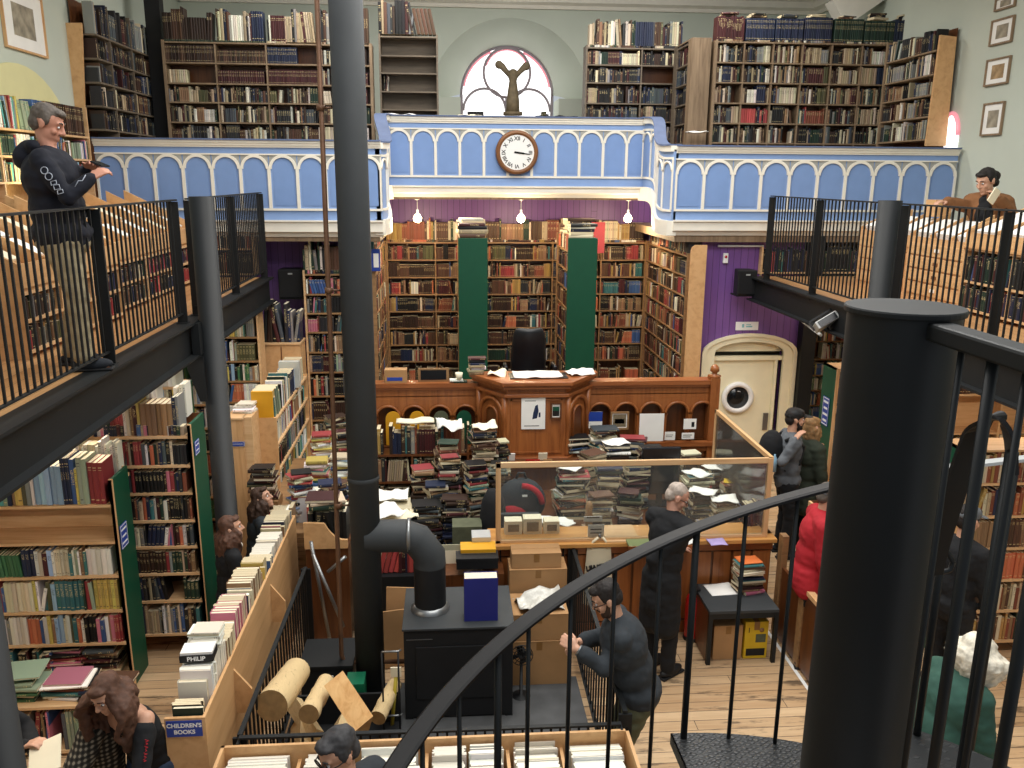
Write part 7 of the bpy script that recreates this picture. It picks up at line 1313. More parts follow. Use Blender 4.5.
# ------------------------------------------------------------------ people
def remeshed(name, mb, mat, parent, vox, smooth=6, wrinkle=0, freq=11, sm_f=.5):
    me = bpy.data.meshes.new('raw'); me.from_pydata([tuple(v) for v in mb.v], [], mb.f); ob = bpy.data.objects.new('raw', me); COL.objects.link(ob)
    r = ob.modifiers.new('r', 'REMESH'); r.mode = 'VOXEL'; r.voxel_size = vox; r.adaptivity = 0; s = ob.modifiers.new('s', 'SMOOTH'); s.iterations = smooth; s.factor = sm_f
    bpy.context.view_layer.update(); ev = ob.evaluated_get(bpy.context.evaluated_depsgraph_get()); m2 = bpy.data.meshes.new_from_object(ev); bpy.data.objects.remove(ob); bpy.data.meshes.remove(me)
    o0 = V(parent['_o']) if parent is not None else V((0, 0, 0))
    if wrinkle:
        for v in m2.vertices:
            c = v.co; k = (pnoise(V((c.x * freq, c.y * freq, c.z * freq * .25))) if freq > 20 else pnoise(V((c.x * freq * .7 + c.z * 4, c.y * freq * .7, c.z * freq * 1.5)))) + .5 * pnoise(c * freq * 2.2); v.co = c + v.normal * wrinkle * k
    m2.transform(Matrix.Translation(-o0)); m2.name = name; m2.materials.clear(); m2.materials.append(MT[mat] if isinstance(mat, str) else mat)
    for p in m2.polygons: p.use_smooth = True; p.material_index = 0
    for v in ():
        pass
    o = bpy.data.objects.new(name, m2); COL.objects.link(o)
    if parent is not None: o.parent = parent
    o['_o'] = tuple(o0); return o
def chain(m, pts, rs, n=12):
    pts = [V(p) for p in pts]; m.tube(pts, list(rs), n)
    for p, r in zip(pts, rs): m.ball(p, r, n)
def basis(f, up=(0, 0, 1)):
    f = V(f).normalized(); r = f.cross(V(up)).normalized(); u = r.cross(f); return r, f, u
def M3(r, f, u): return Matrix(((r.x, f.x, u.x), (r.y, f.y, u.y), (r.z, f.z, u.z)))
def hand(m, w, d, n, side, curl=.5, s=1.0):
    """palm, four unequal fingers and a side thumb; d along the hand, n palm direction, side = thumb side vector"""
    d = V(d).normalized(); n = V(n); n = (n - d * n.dot(d)).normalized(); t = V(side); t = (t - d * t.dot(d) - n * t.dot(n)).normalized(); w = V(w)
    for i, L in enumerate((.068, .077, .071, .055)):
        o = (1.5 - i) * .0205 * s; b = w + d * .012 * s + t * o * .55; k = w + d * (.092 - .004 * abs(i - 1)) * s + t * o
        chain(m, [b, k], [.0135 * s, .0125 * s], 8)
        a1, a2 = curl * .7, curl * 1.7; fan = t * (1.5 - i) * .05
        e1 = (d * math.cos(a1) + n * math.sin(a1) + fan).normalized(); e2 = (d * math.cos(a2) + n * math.sin(a2) + fan).normalized()
        p1 = k + e1 * L * .52 * s; p2 = p1 + e2 * L * .48 * s; chain(m, [k, p1, p2], [.0098 * s, .009 * s, .0075 * s], 8)
    b = w + d * .028 * s + t * .022 * s; e = (d * .62 + t * .72 + n * .25).normalized(); e2 = (d * .85 + t * .3 + n * .4).normalized(); chain(m, [b, b + e * .04 * s, b + e * .04 * s + e2 * .036 * s], [.0145 * s, .0115 * s, .009 * s], 8)
def figure(label, root, face, H=1.75, lean=0, crouch=0, twist=0, head=None, look=None, arms=None, fat=1.0, skin='skin', top=('navy', 1.0), legs='khaki', shoes='shoe', coat=None, hair=None, long=None, vox=.007, extra=None, hairm='hairbrown', glasses=None, beard=None, front=2.4, curl=.55, cap=None, eyes=True, legsplit=.09, palm=None, stride=.0, offsh=False):
    """one person. root: point on the floor between the feet; face: facing direction; arms: ((elbow, wrist), (elbow, wrist)) for right then left in world points"""
    s = H / 1.75; root = V(root); r, f, _ = basis((face[0], face[1], 0)); up = V((0, 0, 1))
    t = thing('person', tuple(root), label, 'person')
    spine = (up * math.cos(lean) + f * math.sin(lean)); floor = root.z
    if head is not None:                                              # everything hangs from where the head is
        pel = V(head) - (spine + f * .15).normalized() * .14 * s - (spine * .9 + f * .1).normalized() * .055 * s - spine * .5 * s
        crouch = max(0, .93 - (pel.z - floor) / s); root = V((pel.x, pel.y, floor)) + f * (.1 * lean + .2 * crouch); t.location = root; t['_o'] = tuple(root)
        print('FIG', label[:40], 'hip %.2f of %.2f' % (pel.z - floor, .93 * s), 'at', tuple(round(q, 2) for q in root))
    else: pel = root + up * (.93 - crouch) * s - f * (.1 * lean + .25 * crouch)
    chest = pel + spine * .36 * s; sh = pel + spine * .5 * s; nk = sh + (spine * .9 + f * .1).normalized() * .055 * s
    hd = V(head) if head is not None else nk + (spine + f * .15).normalized() * .14 * s
    lk = V(look).normalized() if look is not None else f; hr, hf, hu = basis(lk, (spine + up).normalized())
    sd = r * math.cos(twist) + f * math.sin(twist); sR, sL = sh + sd * .175 * s * (.9 + .1 * fat) - spine * .03, sh - sd * .175 * s * (.9 + .1 * fat) - spine * .03
    if arms is None: arms = ((sR + sd * .05 - up * .28 * s + f * .02, sR + sd * .05 - up * .5 * s + f * .08), (sL - sd * .05 - up * .28 * s + f * .02, sL - sd * .05 - up * .5 * s + f * .08))
    (eR, wR), (eL, wL) = [(V(a), V(b)) for a, b in arms]
    hipR, hipL = pel + r * legsplit * s - up * .02, pel - r * legsplit * s - up * .02
    aR, aL = root + r * (legsplit + .01) * s + up * .08 * s + f * stride, root - r * (legsplit + .01) * s + up * .08 * s - f * stride
    kR, kL = (hipR + aR) / 2 + f * (.02 + .55 * crouch) + up * .02, (hipL + aL) / 2 + f * (.02 + .55 * crouch) + up * .02
    R3 = M3(sd, sd.cross(spine) * -1, spine); P3 = M3(r, f, up); Hd = M3(hr, hf, hu)
    def torso(m, e, k=1.0, low=0):
        m.ball(chest, V((.165 * fat + e, .115 * fat + e, .2)) * s, 18, R3); m.ball(pel + spine * .17 * s, V((.145 * fat + e, .11 * fat + e, .2)) * s, 18, R3); m.ball(pel, V((.155 * fat + e, .115 * fat + e, .14)) * s, 18, P3); chain(m, [sR, sh + spine * .0, sL], [.055 * s + e, .06 * s + e, .055 * s + e], 12)
    # body: one continuous surface
    m = MB(); torso(m, -.012); chain(m, [sh - spine * .03, nk, hd - hu * .05 - hf * .01], [.06 * s, .052 * s, .05 * s])
    H_ = lambda a, b, c: hd + hr * a * s + hf * b * s + hu * c * s
    m.ball(H_(0, -.008, .03), V((.074, .094, .085)) * s, 20, Hd); m.ball(H_(0, .022, -.04), V((.058, .068, .082)) * s, 18, Hd); m.ball(H_(0, .066, -.1), V((.026, .024, .022)) * s, 12, Hd)
    chain(m, [H_(0, .088, .018), H_(0, .108, -.022)], [.0095 * s, .0145 * s], 8); [m.ball(H_(a * .013, .096, -.026), .0095 * s, 8) for a in (-1, 1)]
    chain(m, [H_(-.04, .072, .03), H_(0, .086, .032), H_(.04, .072, .03)], [.011 * s, .012 * s, .011 * s], 8); [m.ball(H_(a * .04, .062, -.025), V((.022, .02, .022)) * s, 10, Hd) for a in (-1, 1)]
    chain(m, [H_(-.02, .08, -.062), H_(0, .09, -.06), H_(.02, .08, -.062)], [.0065 * s, .008 * s, .0065 * s], 8); chain(m, [H_(-.016, .08, -.074), H_(0, .088, -.074), H_(.016, .08, -.074)], [.006 * s, .008 * s, .006 * s], 8)
    for a in (-1, 1): m.ball(H_(a * .076, -.004, -.005), V((.012, .02, .032)) * s, 10, Hd); m.ball(H_(a * .08, -.014, .008), V((.01, .014, .02)) * s, 8, Hd)
    for S, E, W, sg in ((sR, eR, wR, 1), (sL, eL, wL, -1)):
        chain(m, [S, S.lerp(E, .5), E, E.lerp(W, .4), W], [.05 * s, .046 * s, .04 * s, .038 * s, .026 * s]); d = (W - E).normalized(); pn = V(palm[0 if sg > 0 else 1]) if palm else -up + f * .2
        hand(m, W, d * 1.0 + pn.normalized() * .15, pn, (up * .8 + f * .4 - sd * sg * .5), curl, s)
    for h_, k_, a_ in ((hipR, kR, aR), (hipL, kL, aL)):
        chain(m, [h_, h_.lerp(k_, .5), k_, k_.lerp(a_, .35), a_], [.085 * s, .072 * s, .055 * s, .054 * s, .036 * s]); chain(m, [a_ - up * .03, a_ + f * .14 * s - up * .05], [.035, .028], 10)
    body = remeshed('body', m, skin, t, vox, 5)
    if eyes:
        for a in (-1, 1):
            e = MB(); e.ball(H_(a * .029, .079, .008), V((.0135, .008, .0075)) * s, 10, Hd); e.build('eye', 'white', t); e = MB(); e.ball(H_(a * .029, .0855, .008), V((.006, .004, .006)) * s, 8, Hd); e.build('iris', 'hairdark', t); e = MB(); e.tube([H_(a * .014, .09, .034), H_(a * .03, .0895, .04), H_(a * .045, .078, .034)], .0042 * s, 6); e.build('eyebrow', hairm, t)
    # clothes
    m = MB(); tc, slv = top[0], top[1]
    if offsh: m.ball(chest - spine * .05 * s, V((.18, .128, .165)) * s, 18, R3); m.ball(pel + spine * .17 * s, V((.158, .122, .2)) * s, 18, R3)
    else: torso(m, .014)
    S0 = (lambda S, E: S.lerp(E, .22)) if offsh else (lambda S, E: S)
    if not offsh: chain(m, [nk - spine * .03, sh], [.058 * s, .07 * s])
    m.ball(pel + spine * .02, V((.165 * fat + .01, .125 * fat + .012, .1)) * s, 16, P3)
    for S, E, W in ((sR, eR, wR), (sL, eL, wL)):
        if slv >= .97: chain(m, [S0(S, E), S.lerp(E, .5), E, E.lerp(W, .5), W], [.068 * s, .064 * s, .058 * s, .05 * s, .04 * s])
        else: Q = S.lerp(E, slv * 2) if slv <= .5 else E.lerp(W, slv * 2 - 1); chain(m, [S, S.lerp(Q, .5), Q] if slv <= .5 else [S, E, Q], [.066 * s, .064 * s, .058 * s])
    garment = remeshed('top', m, tc, t, .012, 9, .006, 16)
    m = MB(); m.ball(pel - up * .03, V((.158 * fat, .12 * fat, .13)) * s, 16, P3)
    for h_, k_, a_ in ((hipR, kR, aR), (hipL, kL, aL)): chain(m, [h_, h_.lerp(k_, .5), k_, k_.lerp(a_, .4), a_ + up * .02], [.1 * s * (.7 + .3 * fat), .09 * s, .074 * s, .07 * s, .066 * s])
    remeshed('trousers', m, legs, t, .013, 8, .007, 15)
    for a_ in (aR, aL):
        m = MB(); F3 = M3(r, f, up); m.ball(a_ + f * .05 * s - up * .035, V((.05, .135, .045)) * s, 14, F3); m.ball(a_ + f * .02 - up * .005, V((.045, .06, .05)) * s, 12, F3)
        q = a_ + f * .05 * s; m2 = MB(); m2.obox(Matrix(((r.x, f.x, 0, q.x), (r.y, f.y, 0, q.y), (0, 0, 1, root.z + .012)  , (0, 0, 0, 1))), (.09 * s, .27 * s, .02)); sh_ = m.build('shoe', shoes, t); m2.build('sole', 'ink', sh_, .008)
    if coat:
        m = MB(); torso(m, .034); L = coat[1]; k = pel - up * L * .5; e = pel - up * L
        m.ball(k, V((.17 * fat + .03, .13 * fat + .03, .2)) * s, 16, P3)
        chain(m, [pel + r * .06, e + r * .07], [.13 * s * fat, .135 * s * fat]); chain(m, [pel - r * .06, e - r * .07], [.13 * s * fat, .135 * s * fat])
        for S, E, W in ((sR, eR, wR), (sL, eL, wL)): chain(m, [S, E, W], [.084 * s, .076 * s, .058 * s])
        chain(m, [nk - spine * .02, sh], [.07 * s, .088 * s]); remeshed('coat', m, coat[0], t, .013, 9, .006, 15)
    # hair
    if hair != 'none':
        m = MB(); big = hair or 1.0
        m.ball(H_(0, -.022, .052), V((.081, .09, .076)) * s * big, 18, Hd); m.ball(H_(0, -.052, -.005), V((.071, .055, .068)) * s * big, 16, Hd)
        if big >= 1: m.ball(H_(0, .05, .088), V((.06, .04, .026)) * s, 12, Hd); [m.ball(H_(a * .07, .0, .03), V((.014, .035, .045)) * s, 10, Hd) for a in (-1, 1)]
        if long:
            rnd = random.Random(int(root.x * 100)); n, Ln, wd, rad = long
            for i in range(n):
                a = (-1 + 2 * i / (n - 1)) * front + rnd.uniform(-.1, .1); dirv = (hr * math.sin(a) * 1.0 - hf * math.cos(a)); p = H_(0, -.01, .06) + dirv * .05 * s; pts = [p]
                L2 = Ln * rnd.uniform(.85, 1.1) * (.85 if abs(a) > 1.9 else 1)
                for j in range(1, 8):
                    q = j / 7; wv = rnd.uniform(.6, 1.3); o = dirv * (.095 * wd * (1 - .25 * q) ) * s * min(1, q * 3); pts.append(H_(0, -.01, .06) + o - hu * .04 * q - up * L2 * q * s + (hr * math.sin(q * 11 + i * 1.7) + hf * math.cos(q * 9 + i * 2)) * .016 * wv)
                m.tube(pts, [rad * s * (1.15 - .6 * j / 7) for j in range(8)], 8); m.ball(pts[0], rad * s)
        remeshed('hair', m, hairm, t, .007 if vox < .008 else .009, 3, .006, 26)
    if beard:
        m = MB(); m.ball(H_(0, .045, -.085), V((.055, .045, .045)) * s, 14, Hd); chain(m, [H_(-.062, .01, -.02), H_(-.05, .04, -.075), H_(0, .072, -.1), H_(.05, .04, -.075), H_(.062, .01, -.02)], [.012, .02, .024, .02, .012], 8); chain(m, [H_(-.024, .084, -.052), H_(0, .092, -.05), H_(.024, .084, -.052)], [.007, .009, .007], 8); remeshed('beard', m, beard, t, .006, 3, .003, 40)
    if glasses:
        g = MB(); dark = glasses == 'sun'
        for a in (-1, 1):
            c0 = H_(a * .032, .1, .006); g.tube([c0 + (hr * math.cos(2 * PI * i / 14) * .027 + hu * math.sin(2 * PI * i / 14) * .021) * s for i in range(15)], .0035 * s if dark else .002 * s, 6); g.tube([H_(a * .06, .094, .01), H_(a * .078, .05, .012), H_(a * .08, -.01, .005)], .003 * s, 6)
        g.tube([H_(-.008, .106, .01), H_(.008, .106, .01)], .003 * s, 6); go = g.build('glasses', 'ink', t)
        if dark:
            l = MB()
            for a in (-1, 1): c0 = H_(a * .032, .1, .006); l.add([c0 + (hr * math.cos(2 * PI * i / 14) * .027 + hu * math.sin(2 * PI * i / 14) * .021) * s for i in range(14)], [tuple(range(14))])
            l.build('lens', 'screen', go)
    if cap:
        m = MB(); m.ball(H_(0, -.005, .06), V((.084, .102, .068)) * s, 18, Hd); m.ball(H_(0, -.02, .04), V((.083, .098, .05)) * s, 16, Hd); remeshed('cap', m, cap, t, .007, 3); m = MB(); m.ball(H_(0, .12, .04), V((.065, .07, .008)) * s, 14, Hd); m.build('cap_brim', cap, t)
    if extra: extra(t, dict(r=r, f=f, up=up, sh=sh, nk=nk, hd=hd, sR=sR, sL=sL, eR=eR, eL=eL, wR=wR, wL=wL, pel=pel, spine=spine, H_=H_, s=s, hu=hu, hr=hr, hf=hf, chest=chest))
    return t

def people():
    up = V((0, 0, 1)); MT['hairpale'] = plain('thin_grey_hair', 'a99b90', .7, var=.25, scale=30)
    # man on the left landing
    Y = 5.86; h = AY(47, 124, Y); P = lambda x, y, yy=Y: AY(x, y, yy)
    def hood(t, d):
        m = MB(); chain(m, [d['nk'] - d['f'] * .06 + d['r'] * .09, d['nk'] - d['f'] * .11 - up * .02, d['nk'] - d['f'] * .06 - d['r'] * .09], [.045, .065, .045]); m.ball(d['nk'] - d['f'] * .13 - up * .07, (.08, .1, .09), 14); remeshed('hood', m, 'navy', t, .011, 5, .005)
        MT['logo'] = plain('pale_logo_print', 'a9b0bd', .8)
        m = MB(); a, b = d['sR'], d['eR']; ax = (b - a).normalized(); out = V((.0, -1, .12)); out = (out - ax * out.dot(ax)).normalized(); sd = ax.cross(out)
        for q, rr in ((.34, .022), (.5, .022)): c = a.lerp(b, q) + out * .066; MB().tube([c + (ax * math.cos(2 * PI * i / 14) + sd * math.sin(2 * PI * i / 14)) * rr for i in range(15)], .0028, 5).build('sleeve_logo', 'logo', t)
        for q, w in ((.68, .02), (.8, .026), (.92, .02)): c = a.lerp(b, q) + out * .062; MB().tube([c - ax * w + sd * .01, c + sd * .022, c + ax * w * .6 - sd * .012, c - ax * w * .4 - sd * .02, c - ax * w + sd * .01], .0028, 5).build('sleeve_logo', 'logo', t)
        c = d['eR'].lerp(d['wR'], .72) + V((0, -.05, .01)); e = (d['wR'] - d['eR']).normalized(); MB().tube([c - e * .05, c - e * .02 + up * .018, c + e * .01, c + e * .04 + up * .018], .003, 5).build('sleeve_logo', 'logo', t)
    figure('man in a dark hooded top and beige trousers standing on the left landing', (-2.72, 5.86, ZM), (1, .16), 1.78, -.06, head=tuple(h), look=(1, .1, -.42), arms=((P(68, 197, 5.62), P(91, 178, 5.72)), (P(72, 190, 6.1), P(88, 170, 5.98))), fat=1.4, top=('navy', 1.0), legs='khaki', hairm='hairgrey', vox=.006, extra=hood, curl=.7, skin='skinred', legsplit=.1, palm=((.1, .5, -.4), (.1, -.5, -.4)), stride=.06)
    c = P(100, 164, 5.86); ph = thing('phone', tuple(c), 'small dark phone in the hands of the man on the left landing', 'phone'); MB().obox(Matrix.Translation(c) @ Matrix.Rotation(.4, 4, 'Y'), (.075, .14, .01)).build('case', 'ink', ph); MB().obox(Matrix.Translation(c) @ Matrix.Rotation(.4, 4, 'Y'), (.068, .13, .001), (0, 0, .0056)).build('display', 'screen', ph)
    # reading woman on the right landing
    Y = 8.85; h = AY(986, 181, Y)
    def bun(t, d):
        m = MB(); m.ball(d['H_'](0, -.12, .0), .058, 14); m.ball(d['H_'](0, -.11, -.07), .045, 12); remeshed('hair_bun', m, 'hairdark', t, .007, 3, .005, 30)
        m = MB(); m.ball(d['chest'] + d['f'] * .075 + d['r'] * -.02, (.11, .13, .17), 16); chain(m, [d['nk'] - d['r'] * .04, d['nk'] + d['f'] * .05 - up * .06, d['chest'] + d['f'] * .12], [.045, .05, .05]); remeshed('black_scarf', m, 'blackcloth', t, .011, 5, .004)
    w1, w2 = AY(948, 202, 8.98), AY(1000, 200, 8.62)
    figure('dark-haired woman in a fuzzy brown coat leaning on the right landing racks reading', (6.52, 8.75, ZM), (-.9, -.42), 1.9, .25, head=tuple(h), look=(-.92, -.3, -.45), arms=(((5.72, 9.0, 3.86), tuple(w1)), ((w2.x + .13, 8.62, 3.8), tuple(w2))), top=('blackcloth', 1.0), coat=('tancoat', .2), legs='blackcloth', hairm='hairdark', extra=bun, vox=.007, palm=((0, 0, -1), (-.6, 0, .3)))
    c = AY(994, 196, 8.55); t = thing('reading_card', tuple(c), 'small pale card held up by the reading woman on the right landing', 'card'); MB().obox(Matrix.Translation(c) @ Matrix.Rotation(.5, 4, 'Y') @ Matrix.Rotation(.3, 4, 'Z'), (.1, .012, .15)).build('page', 'cardpaper', t)
    # woman with long brown hair reading, foreground left
    h = AY(107, 693, 4.3)
    def red_text(t, d):
        m = MB(); a, b = d['sL'].lerp(d['eL'], .2), d['eL']; e = (b - a).normalized(); o = (V((.55, -.75, .5)) - e * V((.55, -.75, .5)).dot(e)).normalized(); up2 = o.cross(e)
        F = Matrix(((e.x, up2.x, o.x, 0), (e.y, up2.y, o.y, 0), (e.z, up2.z, o.z, 0), (0, 0, 0, 1))); c = a.lerp(b, .45) + o * .066
        for k in range(7): x = (k - 3) * .017; q = (.011, .006, .009, .004, .01, .006, .008)[k]; m.tube([c + F @ V((x - .005, -q, 0)), c + F @ V((x - .002 + q * .3, q, .001)), c + F @ V((x + .004, q * .2, .001)), c + F @ V((x + .005, -q * .6, 0))], .0022, 5)
        m.build('lettering', 'redcloth', t)
        m = MB(); torso_c = d['chest'] - d['r'] * .1; chain(m, [d['sR'] - up * .12 + d['r'] * .02, d['sR'] + d['r'] * .05 - up * .3, d['sR'] + d['r'] * .05 - up * .6], [.08, .11, .12]); chain(m, [d['sR'].lerp(d['eR'], .45), d['eR'], d['eR'].lerp(d['wR'], .8)], [.08, .078, .06]); remeshed('plaid_shirt', m, 'plaid', t, .012, 5, .008)
    figure('woman with long curly brown hair and off-shoulder black top reading in the foreground', (-1.98, 4.0, 0), (-.45, -.9), 1.62, .4, crouch=.3, head=tuple(h), look=(-.3, -.85, -.42), arms=(((h.x - .2, 4.25, h.z - .46), (h.x - .18, 4.0, h.z - .58)), ((h.x + .2, 4.12, h.z - .42), (h.x + .02, 3.95, h.z - .58))), fat=1.0, top=('blackcloth', .98), legs='denim', hairm='hairbrown', front=2.0, offsh=True, long=(44, .36, 1.85, .028), vox=.006, extra=red_text)
    def scarf(t, d):
        m = MB(); chain(m, [d['nk'] + d['r'] * .07 - up * .03, d['nk'] + d['f'] * .08 - up * .05, d['nk'] - d['r'] * .07 - up * .03], [.028, .034, .028]); m.build('collar', 'offwhite', t)
    # two women looking up in the aisle
    h = AY(231, 528, 6.75); figure('woman with brown hair, white collar and black top looking up beside the round post', (-2.03, 6.7, 0), (.85, .5), 1.6, .05, crouch=.1, head=tuple(h), look=(.95, .22, .1), fat=.9, top=('blackcloth', 1), legs='blackcloth', hairm='hairbrown', extra=scarf, long=(34, .42, 1.35, .024), vox=.007, hair=1.0)
    h = AY(262, 498, 7.7); figure('woman with dark brown hair looking up behind the white-collared one in the aisle', (-1.97, 7.5, 0), (.9, .4), 1.6, .1, crouch=.1, head=tuple(h), look=(.9, -.1, .32), fat=.9, top=('charcoalcloth', 1), legs='blackcloth', hairm='hairchest', long=(34, .46, 1.45, .025), vox=.007)
    # man in sunglasses at the bottom
    h = AY(339, 753, 3.42); figure('man with swept grey-black hair and dark sunglasses at the bottom beside the pine bin', (h.x + .02, 3.36, 0), (-.7, .45), 1.7, .12, head=tuple(h), look=(-.72, -.6, -.3), fat=1.05, top=('olive', 1), legs='blackcloth', hairm='hairgreydark', glasses='sun', vox=.006, coat=('charcoalcloth', .2))
    # bearded man handling a carton
    h = AY(607, 598, 4.92)
    def watch(t, d):
        a = d['eR'].lerp(d['wR'], .93); e = (d['wR'] - d['eR']).normalized(); u = e.orthogonal().normalized(); v = e.cross(u); MB().tube([a + (u * math.cos(2 * PI * i / 16) + v * math.sin(2 * PI * i / 16)) * .033 for i in range(17)], .007, 6).build('watch', 'steel', t)
    figure('bearded man in a charcoal jumper and olive trousers reaching over the hearth railing', (1.44, 4.86, 0), (-1, .12), 1.75, .3, head=tuple(h), look=(-.9, .05, -.5), arms=((AY(585, 662, 4.98) , AY(562, 652, 4.95)), (AY(606, 640, 5.15), AY(576, 640, 5.05))) if False else ((AY(604, 668, 4.72), AY(577, 649, 4.8)), (AY(603, 636, 5.12), AY(578, 642, 5.0))), fat=1.25, top=('charcoalcloth', .86), legs='olive', hairm='hairdark', beard='hairchest', glasses='clear', vox=.006, extra=watch, curl=.8, palm=((0, .6, -.3), (0, -.6, -.3)))
    # old man at the counter
    h = AY(677, 497, 6.42); figure('old man with thin white hair and long black coat writing at the counter', (1.86, 6.42, 0), (.8, .55), 1.74, .17, head=tuple(h), look=(.88, -.1, -.55), arms=((AY(655, 560, 6.3), AY(656, 590, 6.35)), (AY(668, 552, 6.65), AY(680, 548, 6.75))), fat=.95, top=('blackcloth', 1), coat=('blackcloth', .42), legs='blackcloth', shoes='ink', hairm='hairpale', hair=.95, skin='skinold', glasses='clear', vox=.006, palm=((.4, 0, .2), (0, 0, -1)))
    # couple near the cream door
    h = AY(795, 419, 8.55)
    def pack(t, d):
        c = d['chest'] - d['f'] * .2 - up * .02; m = MB(); m.ball(c, (.14, .15, .23), 16); m.ball(c - up * .1 - d['f'] * .03, (.12, .13, .14), 14); remeshed('backpack', m, 'blackcloth', t, .012, 5, .005); m = MB()
        for k in (d['sR'], d['sL']): q = k.lerp(d['sh'], .3); m.tube([q - d['f'] * .1, q + up * .06, q + d['f'] * .11 - up * .06, q + d['f'] * .08 - up * .26, q - d['f'] * .08 - up * .34], .018, 6)
        m.build('backpack_strap', 'ink', t); MB().lathe([(0, 0), (.03, 0), (.03, .15), (.012, .18), (.012, .2), (0, .2)], c - up * .2 + d['r'] * .14, 10).build('water_bottle', MT.setdefault('bottle', plain('pale_blue_bottle', '9cc3dd', .2)), t)
    figure('man in a grey jacket and black cap with a backpack near the cream door', (3.72, 8.55, 0), (1, -.1), 1.77, 0, head=tuple(h), look=(1, -.1, -.05), fat=1.08, top=('greycloth', 1), legs='blackcloth', hairm='hairdark', cap='ink', beard='hairdark', vox=.008, extra=pack, arms=((AY(782, 462, 8.3), AY(795, 440, 8.35)), (AY(800, 465, 8.8), AY(812, 450, 8.85))))
    h = AY(812, 427, 8.75); figure('person with long fair hair and dark green jacket standing close to the cap wearer', (3.98, 8.75, 0), (.9, .3), 1.72, .05, head=tuple(h), look=(.9, .4, -.2), fat=1.0, top=('darkgreen', 1), coat=('darkgreen', .22), legs='blackcloth', hairm='hairblond', long=(26, .24, 1.0, .024), vox=.008)
    # red jacket beside the newel
    h = AY(829, 497, 6.4); 
    figure('man in a red jacket and grey cap partly hidden by the fat newel', (h.x - .1, 6.42, 0), (.9, -.2), 1.72, .12, head=tuple(h), look=(1, -.1, -.3), fat=.98, top=('redcloth', 1), coat=('redcloth', .12), legs='blackcloth', cap='greycloth', hairm='hairgrey', vox=.008)
    h = AY(968, 520, 5.75); figure('person in a grey cap and black clothes browsing behind the stair bars', (h.x + .02, 5.75, 0), (.85, .4), 1.72, .05, head=tuple(h), look=(.9, .3, -.2), fat=1.1, top=('blackcloth', 1), legs='blackcloth', cap='greycloth', hairm='hairdark', vox=.008)
    h = AY(978, 655, 4.1); 
    figure('stooping person with bushy white hair and dark green coat behind the stair bars', (h.x - .17, 4.42, 0), (.95, .15), 1.6, .42, head=tuple(h), look=(.9, .1, -.3), fat=1.2, top=('greencoat', 1), coat=('greencoat', .3), legs='blackcloth', hairm='hairwhite', hair=1.22, long=(60, .15, 1.75, .036), vox=.008)
    # reader whose hand and page show beside the near post
    w = AY(24, 746, 4.15); figure('person at the left edge holding a cream page beside the near steel post', (-2.85, 4.3, 0), (.8, -.6), 1.65, .1, arms=(((-2.55, 4.2, .98), tuple(w)), ((-2.5, 4.5, 1.0), (-2.35, 4.3, .95))), top=('blackcloth', .98), legs='blackcloth', hairm='hairdark', vox=.006, palm=((0, 0, -1), (0, 0, 1)), curl=.7)
    c = AY(45, 757, 4.05); tag(MB().obox(Matrix.Translation(c) @ Matrix.Rotation(-.25, 4, 'Y') @ Matrix.Rotation(.5, 4, 'X') @ Matrix.Rotation(.2, 4, 'Z'), (.17, .2, .006)).build('loose_page', 'cardpaper', base=tuple(c)), 'cream page held in a hand beside the near post at the lower left', 'page')
# ------------------------------------------------------------------ camera, light, books
def camera():
    cd = bpy.data.cameras.new('camera'); o = bpy.data.objects.new('camera', cd); COL.objects.link(o)
    r, u, f = (V((_xc[i], _yc[i], _zc[i])) for i in range(3))
    o.matrix_world = Matrix(((r.x, u.x, -f.x, 0), (r.y, u.y, -f.y, 0), (r.z, u.z, -f.z, EYE.z), (0, 0, 0, 1))); cd.sensor_width = 36; cd.lens = 36 * FPX / 1024; cd.clip_start = .02; cd.clip_end = 100; SC.camera = o
def area(name, loc, size, energy, color=(1, .95, .88), rot=(0, 0, 0)):
    l = bpy.data.lights.new(name, 'AREA'); l.shape = 'RECTANGLE'; l.size, l.size_y = size; l.energy = energy; l.color = color; o = bpy.data.objects.new(name, l); COL.objects.link(o); o.location = loc; o.rotation_euler = rot
def lights():
    w = bpy.data.worlds.new('hall_light'); SC.world = w; w.use_nodes = True; b = w.node_tree.nodes['Background']; b.inputs[0].default_value = (.86, .93, 1, 1); b.inputs[1].default_value = .55
    for y, e in ((3.0, 230), (6.5, 300), (9.7, 260)): area('roof_light', (1.1, y, 7.35), (5.5, 1.6), e, (1, .97, .92))
    for y in (4.5, 7, 9.6):
        area('landing_lamp', (-3.4, y, 2.72), (1.2, .14), 26, (1, .9, .76)); area('landing_lamp', (5.6, y, 2.72), (1.4, .14), 26, (1, .9, .76))
    for x in (-.2, 2.5): area('alcove_lamp', (x, 12.6, 3.7), (1.0, .2), 12, (1, .85, .65))
    area('gallery_fill', (1.1, 12.95, 7.35), (8, .4), 190, (1, .97, .93), (.3, 0, 0)); area('niche_lamp', (-4.2, 9.4, 4.1), (.8, .2), 5, (1, .9, .5), (0, PI * .75, 0))  # the gallery area light is an added, unseen fill for the upper bookcases
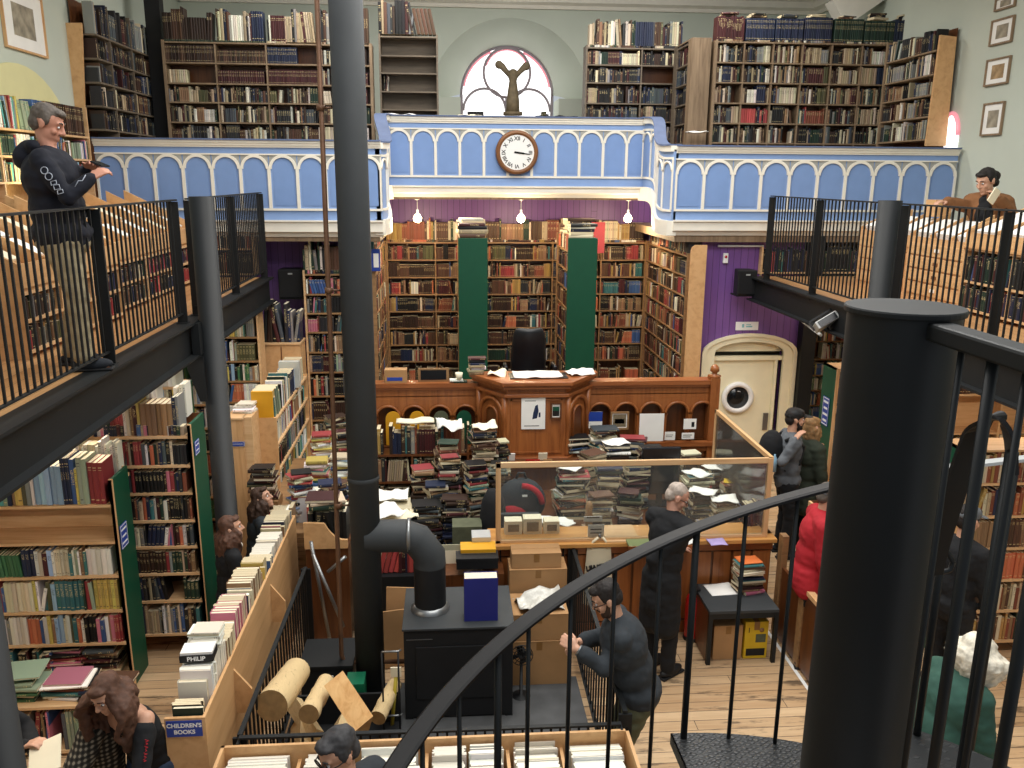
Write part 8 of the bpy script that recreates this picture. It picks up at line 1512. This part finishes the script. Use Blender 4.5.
def pick_books():
    """the 300 books that show largest become objects; the rest of the stock is one object"""
    me = book_mesh('all_books', BOOKS); tmp = bpy.data.objects.new('all_books', me); COL.objects.link(tmp)
    face2book = [i for i in range(len(BOOKS)) for _ in range(8)]; bpy.context.view_layer.update(); dg = bpy.context.evaluated_depsgraph_get()
    hits = [0] * len(BOOKS); st_ = 2.5; y = 1.0
    while y < 768:
        x = 1.0
        while x < 1024:
            d = ray(x, y).normalized(); o = EYE + d * .05
            for _ in range(4):
                ok, loc, nrm, idx, ob, _m = SC.ray_cast(dg, o, d)
                if ok and ob.name.startswith('pane'): o = loc + d * .004; continue
                break
            if ok and ob.name == 'all_books': hits[face2book[idx]] += 1
            x += st_
        y += st_
    bpy.data.objects.remove(tmp); bpy.data.meshes.remove(me)
    order = sorted(range(len(BOOKS)), key=lambda i: -hits[i]); keep = set(order[:298])
    print('BOOKS', len(BOOKS), 'seen', sum(h > 0 for h in hits), 'cut at', hits[order[297]])
    rest = [b for i, b in enumerate(BOOKS) if i not in keep and (hits[i] > 0 or RND.random() < 2)]
    o = bpy.data.objects.new('books', book_mesh('books', rest)); COL.objects.link(o); tag(o, 'mixed stock of smaller books filling the shelves and piles all round the hall', 'books', None, 'stuff')
    used = {}
    for i in sorted(keep):
        b = BOOKS[i]; ob = real_book(b)
        size = 'tall ' if b['h'] > .29 else ('small ' if b['h'] < .17 else ''); thick = 'thick ' if b['t'] > .04 else ('slim ' if b['t'] < .016 else '')
        lab = f"{thick or size}{b['cname']} book, {nth(b['idx'])} from the {b['how']}, {b['phrase']}"
        w = lab.split()
        if len(w) > 16: lab = f"{b['cname']} book, {nth(b['idx'])} from the {b['how']}, {b['phrase']}"; w = lab.split()
        if len(w) > 16: lab = lab.replace(' shelf down', ' shelf').replace(' from the', ' from'); w = lab.split(); print('LONG' if len(w) > 16 else 'CUT', lab)
        if len(w) > 16: lab = ' '.join(w[:16])
        used[lab] = used.get(lab, 0) + 1
        tag(ob, lab, 'book', b['group'])
    dup = [k for k, v in used.items() if v > 1]; print('DUP LABELS', dup[:5])
def settings():
    v = SC.view_settings; v.view_transform = 'Standard'; v.look = 'None'; v.gamma = 1; v.use_curve_mapping = False; v.exposure = .0
    c = SC.cycles; c.use_denoising = True; c.max_bounces = 8; c.diffuse_bounces = 4; c.glossy_bounces = 3; c.transparent_max_bounces = 12; c.caustics_reflective = c.caustics_refractive = False; c.sample_clamp_indirect = 6
    try: c.denoiser = 'OPENIMAGEDENOISE'; c.denoising_input_passes = 'RGB_ALBEDO_NORMAL'
    except Exception: pass
STEPS = (camera, lights, settings, shell, beams, gallery_front, far_end, pulpit, counter, hearth, children_unit, left_cases, gallery_cases, landing_units, right_cases, stair, people, pick_books)
import time as _t
_t0 = _t.time()
for fn in STEPS:
    fn(); print('STEP', fn.__name__, round(_t.time() - _t0, 1))
for o in bpy.data.objects:
    if '_o' in o: del o['_o']
